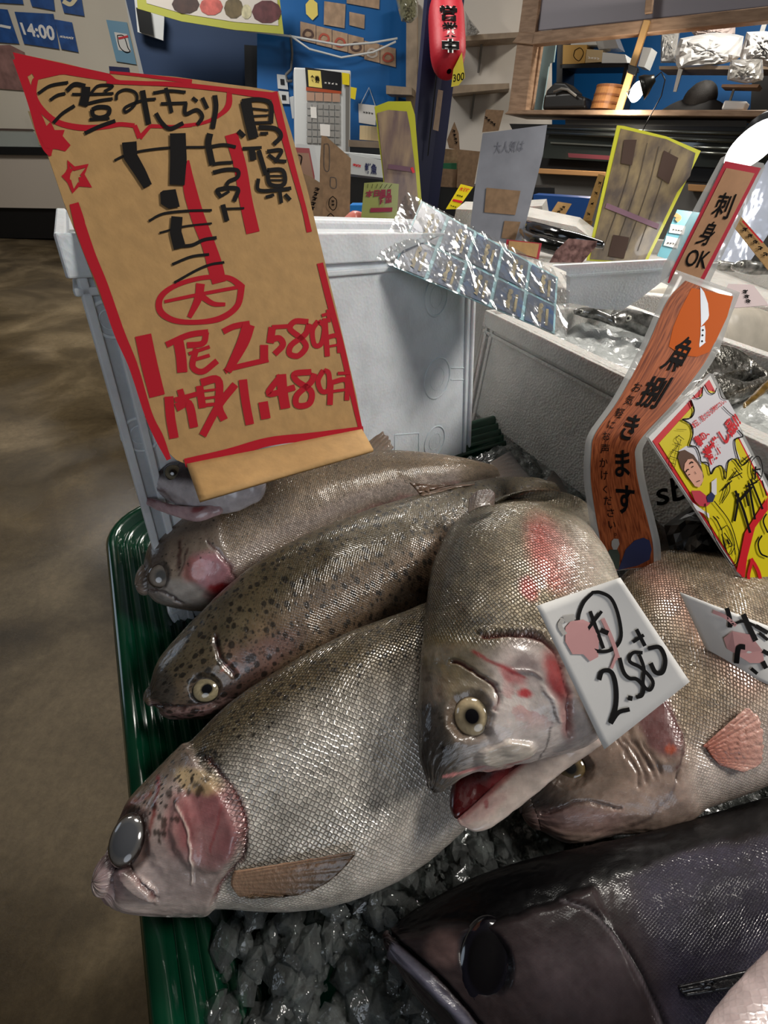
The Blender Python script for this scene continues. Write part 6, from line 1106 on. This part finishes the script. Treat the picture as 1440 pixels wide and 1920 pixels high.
bag('plastic_bag', 'pinkish upper bag above the white bundle', [(1285, 40), (1380, 38), (1378, 66), (1350, 92), (1300, 66)], 3.5, .06, mat('pink_bag', S(186, 172, 168), .4), sd=9)
o = empty('wall_shelf', KR.at(1300, 130), 'kitchen wall shelf under the white bags with pale brackets', 'shelf'); boardpart('board', KR, [(1236, 124), (1500, 122), (1500, 130), (1236, 130)], -.15, .3, WOOD2, o)
for q_ in ([(1272, 128), (1280, 130), (1268, 172), (1262, 172)], [(1432, 34), (1440, 36), (1432, 60), (1424, 60)]): boardpart('bracket', KR, q_, -.1, .02, WHITE, o)
o = empty('wall_shelf', KR.at(1400, 160), 'small lower shelf at the right of the kitchen', 'shelf'); boardpart('board', KR, [(1354, 158), (1424, 158), (1420, 164), (1352, 163)], .2, .2, WOOD, o); boardpart('bracket', KR, [(1374, 166), (1378, 166), (1370, 190), (1366, 190)], .1, .02, GREY, o)
o = empty('plastic_bag', KC_.at(1385, 200), 'pale folded pack on the pine counter at right', 'pack'); bevel(boardpart('pack_body', KC_, [(1358, 188), (1402, 190), (1394, 206), (1352, 206)], 0, .15, WBAG, o), .01)
# person seen behind the counter: dark hair and dark shirt, back turned
pr_ = empty('person', KC_.at(1305, 206), 'person in black behind the kitchen counter, dark hair, bent down and turned away', 'person')
_, dp = body('torso', [(1296, 172, 1330, 176), (1285, 184, 1345, 186), (1270, 200, 1365, 200), (1262, 225, 1375, 225), (1260, 290, 1380, 290)], 1, .5, mat('black_shirt', S(14, 13, 15), .8), pr_, lambda X, Y, s, dv, U, V: (np.zeros(X.shape+(3,)), np.zeros(X.shape+(3,)), np.zeros(X.shape)), 30, 24) if False else (None, None)
def ellipsoid(name, c, ax3, matr, par, n=20, noise=0.0):
    V = []; 
    for i in range(n+1):
        q = math.pi*i/n
        for j in range(2*n): t = math.pi*j/n; k = 1+noise*(random.random()-.5); V.append(np.asarray(c)+k*(np.asarray(ax3[0])*math.sin(q)*math.cos(t)+np.asarray(ax3[1])*math.sin(q)*math.sin(t)+np.asarray(ax3[2])*math.cos(q)))
    return mesh(name, V, [(i*2*n+j, i*2*n+(j+1) % (2*n), (i+1)*2*n+(j+1) % (2*n), (i+1)*2*n+j) for i in range(n) for j in range(2*n)], matr, par, True)
hc = KC_.at(1315, 178, -.45); r1 = np.array([.74, .67, 0])
ellipsoid('body', hc+[0, 0, -.27], (np.array([.24, -.22, 0])*1.1, np.array([.12, .14, 0]), np.array([0, 0, .26])), mat('black_shirt', S(14, 13, 15), .8), pr_)
ellipsoid('hair', hc+[0, 0, -.03], (np.array([.12, 0, 0]), np.array([0, .12, 0]), np.array([0, 0, .11])), mat('dark_hair', S(18, 14, 12), .7, bump=.6, bscale=200), pr_, noise=.06)
# clamp lamp on the thin post
cl_ = empty('clamp_lamp', WF.at(1188, 140, .12), 'lit clamp lamp with wire guard on the thin pine post', 'lamp'); bc = WF.at(1194, 172, .22)
BULB = mat('lamp_glow', (1, .97, .9), .4, emit=((1, .95, .86), 22)); ellipsoid('bulb', bc, (np.array([.045, 0, 0]), np.array([0, .045, 0]), np.array([0, 0, .055])), BULB, cl_, 12)
m = MB(); hd = WF.at(1228, 146, .2); m.tube([bc+(hd-bc)*.25, bc+(hd-bc)*.55, bc+(hd-bc)*.8, hd], [.075, .06, .035, .022], 20); m.build('reflector', mat('lamp_dark', S(60, 60, 58), .3, .7), cl_, True)
for k in range(8):
    q = k*math.pi/4; u_ = np.array([math.cos(q), math.sin(q), 0])*.07; m = MB(); m.tube([bc+(hd-bc)*.25+u_, bc-(hd-bc)*.1+u_*.9, bc-(hd-bc)*.45], .0025, 5); m.build('guard_wire', DKM, cl_)
m = MB(); m.tube([WF.at(*p, .2) for p in ((1228, 146), (1240, 135), (1247, 150), (1240, 180), (1215, 225), (1205, 245))], .004, 6); m.build('cord', BLK, cl_, True); bevel(boardpart('clamp', WF, [(1178, 120), (1196, 126), (1190, 142), (1176, 136)], .1, .04, DKM, cl_), .004)
pl_ = bpy.data.lights.new('clamp_lamp_light', 'POINT'); pl_.energy = 14; pl_.color = (1, .9, .76); pl_.shadow_soft_size = .04; lo = bpy.data.objects.new('clamp_lamp_light', pl_); COL.objects.link(lo); lo.location = tuple(bc-(hd-bc)*.6)
# bright pendant bulb at right
LB = empty('reflector_lamp', pd(1420, 262, .95), 'bright white reflector bulb lamp at the right edge above the strip sign', 'lamp'); c0, c1_ = pd(1412, 272, .95), pd(1450, 222, 1.0)
ellipsoid('bulb', c0, ((c1_-c0)/np.linalg.norm(c1_-c0)*.055, np.cross((c1_-c0)/np.linalg.norm(c1_-c0), [0, 0, 1])*.045, np.array([.012, -.01, .045])), mat('lamp_white_glow', (1, 1, 1), .4, emit=((1, .98, .96), 9)), LB, 16)
m = MB(); m.tube([c0+(c1_-c0)*.4, c0+(c1_-c0)*.8, c1_+(c1_-c0)*.3], [.04, .03, .02], 20); m.build('lamp_neck', DKM, LB, True)
sl = bpy.data.lights.new('reflector_lamp_light', 'POINT'); sl.energy = 2.6; sl.color = (1, .96, .9); sl.shadow_soft_size = .05; lo = bpy.data.objects.new('reflector_lamp_light', sl); COL.objects.link(lo); lo.location = tuple(c0+(C-c0)*.1-np.array([0, 0, .06]))
# silvery plastic sheet right edge
m = MB(); SV = mat('silver_film', S(170, 176, 190), .18, .3, coat=1)
o = empty('silver_film', pd(1420, 400, 1.1), 'silvery creased plastic film hanging behind the kraft strip sign', 'film'); PSv = Plane(pd(1420, 400, 1.1), -30, 20)
film('creased_film', [(1440, 300), (1520, 320), (1400, 500), (1310, 490)], PSv, .02, 24, 40, o, 0, 6, SV, 20)
# ================================================================== SIGNBOARDS BEHIND THE FOAM BOXES
WB1 = mat('brown_backing', S(150, 128, 100), .5, noise=.4, nscale=9, stretch=(3, 3, .6), coat=.3, col2=S(96, 76, 78)); WB2 = mat('stained_backing', S(112, 96, 66), .45, noise=.5, nscale=11, stretch=(2.5, 2.5, .8), coat=.4, col2=S(64, 52, 44))  # wood-like brown paper backings of the yellow-bordered signs
LY = mat('sleeve_edge', S(190, 192, 170), .2, coat=1)
PA = Plane(pd(765, 320, 1.35), 4, 12)
o = board('yellow_sign', 'tall yellow-bordered sign seen from behind, left of the navy post', 'sign', PA, [(702, 200), (728, 190), (770, 190), (778, 215), (790, 370), (816, 470), (730, 470), (718, 330)], .006, YELW, 'sleeved signs seen from behind')
boardpart('backing', PA, [(707, 212), (728, 206), (763, 209), (769, 240), (779, 320), (792, 460), (732, 460), (720, 330)], .002, .001, WB1, o); inks(o, PA, .005, 'purple_band', mat('purple_wash', S(104, 72, 88), .5), [([(728, 312), (772, 318)], 9)]); inks(o, PA, .006, 'red_mark', REDP, [([(772, 314), (776, 324)], 5)])
PB_ = Plane(pd(1200, 370, 1.25), -12, 25)
o = board('yellow_sign', 'wide stained yellow-bordered sign board tilted behind the open foam box', 'sign', PB_, [(1157, 235), (1170, 236), (1250, 256), (1314, 283), (1212, 494), (1100, 488)], .006, YELW, 'sleeved signs seen from behind')
boardpart('backing', PB_, [(1164, 241), (1250, 261), (1304, 287), (1294, 330), (1270, 360), (1207, 492), (1106, 486)], .002, .001, WB2, o)
inks(o, PB_, .005, 'purple_band', mat('purple_wash', S(104, 72, 88), .5), [([(1136, 385), (1235, 425)], 10)])
for pq in [[(1170, 262), (1194, 262), (1185, 310), (1164, 306)], [(1245, 282), (1272, 296), (1254, 345), (1232, 330)], [(1150, 440), (1180, 445), (1170, 485), (1140, 480)]]: inks(o, PB_, .005, 'dark_stain', mat('dark_stain_print', S(66, 52, 46), .7, spec=.1), polys=[pq])
for k in range(4): inks(o, PB_, .0045, 'crack_line', mat('crack_print', S(50, 40, 28), .6), [([(1192+22*k, 262+6*k), (1172+22*k, 350), (1130+22*k, 470)], 1.2)])
PG = Plane(pd(950, 350, 1.15), -8, 16)
o = board('grey_board', 'grey plastic-sleeved board patched with brown tape behind the sticker sheet', 'sign', PG, [(905, 250), (1026, 234), (1018, 290), (978, 450), (966, 462), (880, 440), (888, 370)], .005, mat('grey_sleeve', S(140, 142, 150), .3, noise=.2, nscale=12, coat=.6))
for q_ in ([(912, 352), (976, 358), (966, 403), (908, 398)], [(946, 414), (976, 416), (966, 450), (940, 446)]): boardpart('tape_patch', PG, q_, .003, .001, KRAFT2, o)
inks(o, PG, .002, 'faint_writing', mat('faint_grey_print', S(104, 106, 116), .5), texts=[('大人気は', [(928, 266), (985, 262), (980, 284), (926, 288)], .0)])
PK = Plane(pd(620, 350, 1.3), 12, 8)
o = board('cardboard_sign', 'tall brown carton flap sign with a slanted top behind the tall foam box', 'sign', PK, [(603, 254), (612, 256), (658, 297), (655, 450), (598, 450), (600, 300)], .006, KRAFT2); inks(o, PK, .002, 'printed_frame', DKM, [([(608, 270), (617, 274), (617, 318), (608, 314), (608, 270)], 1), ([(620, 332), (630, 335), (630, 352), (620, 350), (620, 332)], 1)])
for lb, q_, wr in (('brown cardboard sign with slanted black handwriting beside the big price sign', [(567, 325), (580, 330), (606, 346), (604, 450), (570, 450), (558, 360)], 1), ):
    o = board('cardboard_sign', lb, 'sign', Plane(PK.p-PK.n*-.06, 12, 8), q_, .006, KRAFT2); PQ = Plane(PK.p+PK.n*.06, 12, 8); inks(o, PQ, .003, 'handwriting', BLKP, scrib(596, 350, 584, 395, 5, 13, 9)); inks(o, PQ, .003, 'red_handwriting', REDP, scrib(590, 420, 600, 430, 2, 12, 2))
for x, y in ((624, 380), (620, 412)): inks(o, PK, .010, 'ring_mark', BLKP, [([(x, y-12), (x+7, y-4), (x+6, y+9), (x, y+14), (x-7, y+6), (x-6, y-6), (x, y-12)], 1.6)]+scrib(x, y-6, x, y+7, 2, 9, 4))
PR_ = Plane(pd(570, 300, 1.6), 14, 8); o = board('pink_sign', 'pink-edged faded sign between the price sign and the ticket machine', 'sign', PR_, [(546, 276), (580, 278), (590, 330), (590, 420), (556, 420)], .005, mat('faded_kraft', S(150, 116, 96), .6), None, mat('pink_edge', S(150, 70, 72), .6)); inks(o, PR_, .006, 'handwriting', BLKP, [([(558, 290), (552, 310), (560, 318), (566, 296), (560, 290)], 2)])
o = board('white_board', 'white foam board edge behind the pink-edged sign', 'board', Plane(pd(585, 300, 1.75), 14, 4), [(555, 270), (590, 272), (598, 330), (602, 420), (560, 420)], .02, WHITE)
PYG = Plane(pd(710, 390, 1.2), 2, 8)
o = board('bargain_sign', 'yellow-green sign with crimson block characters behind the tall foam box', 'sign', PYG, [(683, 343), (712, 341), (748, 345), (742, 442), (674, 442)], .004, mat('yellow_green_print', S(160, 164, 84), .4, coat=.5))
inks(o, PYG, .003, 'crimson_lettering', mat('crimson_block', S(150, 32, 60), .4), texts=[('本日', [(686, 357), (712, 355), (711, 368), (685, 371)], .05), ('得品', [(712, 355), (735, 353), (734, 380), (710, 384)], .05)], polys=[[(695, 390), (736, 389), (735, 397), (694, 398)]]); inks(o, PYG, .003, 'handwriting', BLKP, scrib(682, 412, 728, 424, 6, 18, 12)+[([(690+9*k, 345), (689+8*k, 353)], .8) for k in range(6)])
PTg = Plane(pd(862, 370, 1.5), -5, 20)
o = board('price_tag', 'small yellow tag with red heading standing on a white foam edge', 'tag', PTg, [(864, 345), (887, 351), (858, 392), (836, 392)], .002, YEL); inks(o, PTg, .002, 'red_lettering', REDP, texts=[('大特価', [(864, 350), (882, 354), (878, 361), (860, 357)], .04)], polys=[[(850, 373), (868, 377), (866, 381), (848, 377)]]); inks(o, PTg, .002, 'handwriting', BLKP, scrib(856, 366, 868, 369, 3, 6, 5)+scrib(844, 385, 856, 389, 3, 5, 2))
for lb, q_, d_ in (('small white foam box left of the grey board', [(855, 392), (905, 394), (890, 440), (850, 420)], 1.45), ('white foam block right of the grey board', [(980, 388), (1016, 386), (1020, 410), (976, 412)], 1.6), ('long white foam box behind the black glossy fish', [(960, 400), (1080, 425), (1120, 455), (960, 440)], 1.35)): 
    PX_ = Plane(pd(*q_[0], d_), -20, -8); o = board('foam_block', lb, 'foam box', PX_, q_, .12, FOAM2)
o = board('blue_crate', 'dark blue crate under the grey counter panel', 'crate', Plane(pd(1080, 390, 1.9), -20), [(1000, 365), (1110, 372), (1105, 520), (1000, 510)], .2, mat('blue_plastic', S(8, 70, 140), .4)); 
PX_ = Plane(pd(1050, 395, 1.4), -20, 10)
for lb, q_, sd in (('narrow kraft price tag standing over the foam edge', [(1046, 378), (1072, 382), (1054, 412), (1028, 406)], 3), ('tall kraft strip with a price beside the stained yellow sign', [(1122, 326), (1134, 329), (1108, 420), (1092, 414)], 5), ('short kraft price tag under the tall kraft strip', [(1080, 412), (1112, 414), (1106, 436), (1070, 430)], 6)):
    o = board('price_tag', lb, 'tag', PX_, q_, .003, KRAFT, 'kraft price tags among the foam boxes'); c = np.mean(q_, 0); inks(o, PX_, .002, 'handwriting', BLKP, scrib((q_[0][0]+q_[1][0])/2, (q_[0][1]+q_[1][1])/2+6, (q_[2][0]+q_[3][0])/2, (q_[2][1]+q_[3][1])/2-6, 4, 9, sd))
# black glossy fish lying on the far foam box
BLKF = mat('black_fish_skin', S(16, 17, 18), .15, coat=1, noise=.5, nscale=30, bump=.15)
plain = lambda X, Y, s, dv, U, V: (np.zeros(X.shape+(3,)), np.zeros(X.shape+(3,)), np.zeros(X.shape))
for k, (st_, z_) in enumerate((([(985, 412, 978, 428), (1005, 416, 995, 440), (1050, 428, 1040, 455), (1090, 438, 1085, 462), (1130, 452, 1128, 466)], 1.06), ([(980, 428, 976, 440), (1005, 440, 998, 465), (1050, 452, 1042, 480), (1085, 462, 1080, 486)], 1.05))):
    o = empty('black_fish', pz(1050, 450, z_), ['upper', 'lower'][k]+' of the two glossy black fish behind the open foam box', 'fish', 'glossy black fish'); body('body', st_, z_, .6, BLKF, o, plain, 60, 30)
PD_ = Plane(pd(1000, 465, .9), 0, 30)
o = board('red_border_tag', 'red-bordered kraft tag peeping above the sticker sheet', 'tag', PD_, [(950, 449), (1016, 456), (1010, 486), (948, 470)], .002, KRAFT, None, mat('red_border_print2', S(170, 26, 44), .4)); 
PE_ = Plane(pd(1080, 470, .85), -5, 30); o = board('sleeved_tag', 'crinkled plastic-sleeved tag with a reddish print beside the sticker sheet', 'tag', PE_, [(1066, 447), (1120, 452), (1118, 462), (1092, 492), (1030, 492), (1042, 470)], .002, mat('reddish_sleeve', S(150, 116, 110), .15, noise=.6, nscale=60, coat=1, col2=S(70, 50, 48)))
# right-hand details: far open foam box back wall, blue poster, kraft sign, fish
PL2 = Plane(pd(1150, 520, .80), -18, 4)
o = board('foam_board', 'white foam box wall above the small silver fish, right of the sticker sheet', 'foam box', PL2, [(1036, 498), (1255, 487), (1262, 512), (1200, 560), (1166, 582), (1062, 576), (1062, 510)], .03, FOAM)
boardpart('rim_line', PL2, [(1060, 516), (1254, 503), (1255, 507), (1060, 520)], .002, .003, FOAM, o)
PBp = Plane(pd(1270, 440, 1.0), -12, 15); o = board('comic_poster', 'light blue cartoon notice with speech bubbles between the two strip signs', 'poster', PBp, [(1270, 393), (1322, 400), (1300, 470), (1282, 495), (1232, 480)], .002, mat('light_cyan_print', S(112, 176, 190), .4, coat=.3)); inks(o, PBp, .002, 'speech_bubble', PAPER, polys=[[(1258, 420), (1286, 424), (1282, 440), (1254, 436)], [(1250, 442), (1276, 448), (1270, 466), (1244, 460)]]); inks(o, PBp, .003, 'lettering', BLKP, scrib(1260, 430, 1280, 433, 4, 6, 3)+scrib(1250, 455, 1270, 458, 4, 6, 4)); inks(o, PBp, .003, 'orange_figure', mat('orange_figure_print', S(214, 146, 90), .4), [([(1266, 402), (1274, 408), (1268, 414)], 8)])
PKs = Plane(pd(1410, 440, .8), -25, 25); o = board('cardboard_sign', 'kraft strip sign with red line slanting at the right frame edge', 'sign', PKs, [(1386, 402), (1470, 500), (1470, 540), (1440, 505), (1376, 424)], .003, KRAFT); inks(o, PKs, .002, 'handwriting', BLKP, scrib(1392, 424, 1440, 482, 5, 14, 7)); inks(o, PKs, .002, 'red_line', REDP, [([(1392, 414), (1430, 455)], 3)])
PSq = Plane(pd(1400, 550, .66), -30, 50); o = board('price_card', 'pinkish white card with black scribbles behind the orange strip', 'price card', PSq, [(1366, 532), (1412, 534), (1442, 572), (1370, 578), (1350, 560)], .001, mat('pinkish_paper', S(206, 188, 188), .6)); inks(o, PSq, .001, 'lettering', BLKP, scrib(1396, 542, 1404, 568, 3, 14, 7))
SILV = mat('silver_fish_skin', S(140, 138, 134), .22, .45, noise=.45, nscale=70, coat=.8, bump=.2, col2=S(60, 62, 58)); CREAMF = mat('cream_fish_skin', S(190, 182, 168), .3, noise=.15, nscale=30, coat=.7)
def smallfish(label, st_, z_, matr, th=.5, name='small_fish', ey=None, group=None, nn=(50, 30)):
    o = empty(name, pz((st_[1][0]+st_[1][2])/2, (st_[1][1]+st_[1][3])/2, z_-.03), label, 'fish', group); _, d_ = body('body', st_, z_, th, matr, o, plain, *nn)
    if ey: c = on_body(d_, *ey[:2], -.001); eye(o, c, C-c, ey[2], ey[2], ey[2]*.6, [1, 0, 0], S(206, 204, 190), S(10, 10, 12), .45, 0, S(150, 150, 140))
    return o, d_
GR = 'small silver fish in the open foam box'
smallfish('dark-backed silver fish nearest the front rim, just left of the orange strip', [(1150, 590, 1152, 612), (1170, 580, 1180, 622), (1205, 584, 1210, 632), (1250, 600, 1250, 640), (1300, 630, 1295, 650)], .98, SILV, .55, ey=(1178, 597, .006), group=GR)
smallfish('silver fish with shaded head beside the sticker sheet end', [(1078, 580, 1080, 590), (1095, 576, 1098, 596), (1120, 580, 1122, 602), (1150, 592, 1150, 612)], .98, SILV, .55, ey=(1090, 584, .004), group=GR)
smallfish('pale flat fish with brown edge behind the silver fish', [(1168, 575, 1172, 583), (1190, 552, 1205, 584), (1230, 540, 1245, 586), (1280, 540, 1290, 590), (1330, 555, 1335, 590)], .97, CREAMF, .25, 'flat_fish')
smallfish('left silver fish head on the far foam box at the right edge', [(1335, 492, 1338, 502), (1350, 488, 1352, 508), (1375, 492, 1375, 510), (1395, 498, 1395, 506)], 1.04, SILV, .5, ey=(1348, 493, .005), group='fish heads on the far foam box'); smallfish('right silver fish head on the far foam box at the right edge', [(1375, 495, 1378, 508), (1392, 487, 1396, 514), (1420, 490, 1424, 516), (1460, 498, 1460, 514)], 1.045, SILV, .5, ey=(1390, 495, .005), group='fish heads on the far foam box')
smallfish('large cream squid-like body right of the orange strip', [(1300, 660, 1290, 700), (1330, 600, 1335, 690), (1380, 575, 1400, 690), (1440, 585, 1460, 680), (1500, 620, 1510, 670)], .945, CREAMF, .45, 'pale_fish', nn=(80, 50))
FOILF = mat('wrapped_fish_skin', S(120, 118, 112), .12, .5, noise=.7, nscale=110, coat=1, bump=.9, bscale=130, col2=S(58, 56, 50))
smallfish('silver fish in wet clear wrap right of the orange strip', [(1285, 690, 1290, 740), (1310, 650, 1330, 740), (1350, 645, 1370, 730), (1395, 660, 1405, 720), (1430, 690, 1432, 712)], .965, FOILF, .5, 'wrapped_fish', nn=(80, 50)); smallfish('lower wrapped silver fish above the yellow poster', [(1270, 740, 1275, 765), (1300, 715, 1315, 775), (1350, 705, 1365, 770), (1400, 715, 1405, 750), (1440, 700, 1445, 730)], .955, FOILF, .5, 'wrapped_fish', nn=(80, 50))
smallfish('gold-tinged fish tail at the right edge over the poster', [(1395, 755, 1398, 765), (1410, 740, 1415, 752), (1435, 715, 1440, 735), (1470, 690, 1480, 720)], .97, mat('gold_fish_skin', S(150, 118, 60), .2, .4, noise=.5, nscale=60, coat=1), .3, 'fish_tail')
q = [pz(1340, 760, .93), pz(1440, 700, .93), pz(1520, 860, .93), pz(1420, 860, .93)]; bumpy('crushed_ice', q, 30, 30, .03, WICE, 'white crushed ice mound at the right edge above the poster', 'ice')
PBw = Plane(pd(1330, 1000, .5), -45, 10); 
bag('black_bag', 'black plastic bag between the yellow poster and the fish', [(1245, 985), (1300, 945), (1420, 850), (1470, 900), (1460, 1060), (1350, 1080), (1260, 1050)], .49, .03, mat('black_bag_plastic', S(10, 10, 12), .25, coat=.5), sd=11)
def crate(label, x0, x1, y0, y1, z0, z1):
    o = empty('foam_box', ((x0+x1)/2, (y0+y1)/2, z0), label, 'foam box', 'white foam fish boxes'); t = .03
    for nm, a, b in (('front_wall', (x0, y0, z0), (x1, y0+t, z1)), ('back_wall', (x0, y1-t, z0), (x1, y1, z1)), ('side_wall', (x0, y0+t, z0), (x0+t, y1-t, z1)), ('side_wall', (x1-t, y0+t, z0), (x1, y1-t, z1)), ('base', (x0+t, y0+t, z0), (x1-t, y1-t, z1-.05))):
        a, b = np.array(a), np.array(b); h = (b-a)/2; m = MB(); m.box((a+b)/2, (h[0], 0, 0), (0, h[1], 0), (0, 0, h[2])); bevel(m.build(nm, FOAM2, o), .004)
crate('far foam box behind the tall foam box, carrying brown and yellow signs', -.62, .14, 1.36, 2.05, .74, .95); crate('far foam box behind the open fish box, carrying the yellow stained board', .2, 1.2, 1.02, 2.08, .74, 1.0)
# tables under the far boxes so that nothing hangs in the air
for lb, c, hx, hy, zt in (('low steel table behind the foam boxes carrying the signboards', (.25, 1.55), .98, .55, .72), ('long far table under the printed crate', (-.2, 2.45), 1.0, .3, .74)):
    o = empty('display_table', (c[0], c[1], 0), lb, 'table'); m = MB(); m.box((c[0], c[1], zt), (hx, 0, 0), (0, hy, 0), (0, 0, .02)); m.build('table_top', STEEL, o)
    for a in (-1, 1):
        for b in (-1, 1): m = MB(); m.tube([[c[0]+a*(hx-.05), c[1]+b*(hy-.05), 0], [c[0]+a*(hx-.05), c[1]+b*(hy-.05), zt-.02]], .02, 10); m.build('leg', STEEL, o)

# lettering, pictures and other print belong to the board they are printed on
bpy.context.view_layer.update()
for o in [o for o in bpy.data.objects if o.parent is None and o.type == 'EMPTY']:
    ch = {c.name.split('.')[0]: c for c in reversed(list(o.children))}
    host = next((ch[k] for k in ('board', 'panel', 'printed_paper', 'white_paper', 'paper', 'print', 'front_wall', 'paper_shade') if k in ch), None)
    if not host: continue
    for c in list(o.children):
        if c is not host and any(w_ in c.name for w_ in ('lettering', 'writing', 'picture', 'ink', 'smudge', 'burst', 'cloud', 'patch', 'scribbles', 'drawing', 'white_outline', 'face_lines', 'moulded', 'emblem', 'band', 'stain', 'crack', 'mark')):
            mw = c.matrix_world.copy(); c.parent = host; c.matrix_parent_inverse = host.matrix_world.inverted(); c.matrix_basis = mw
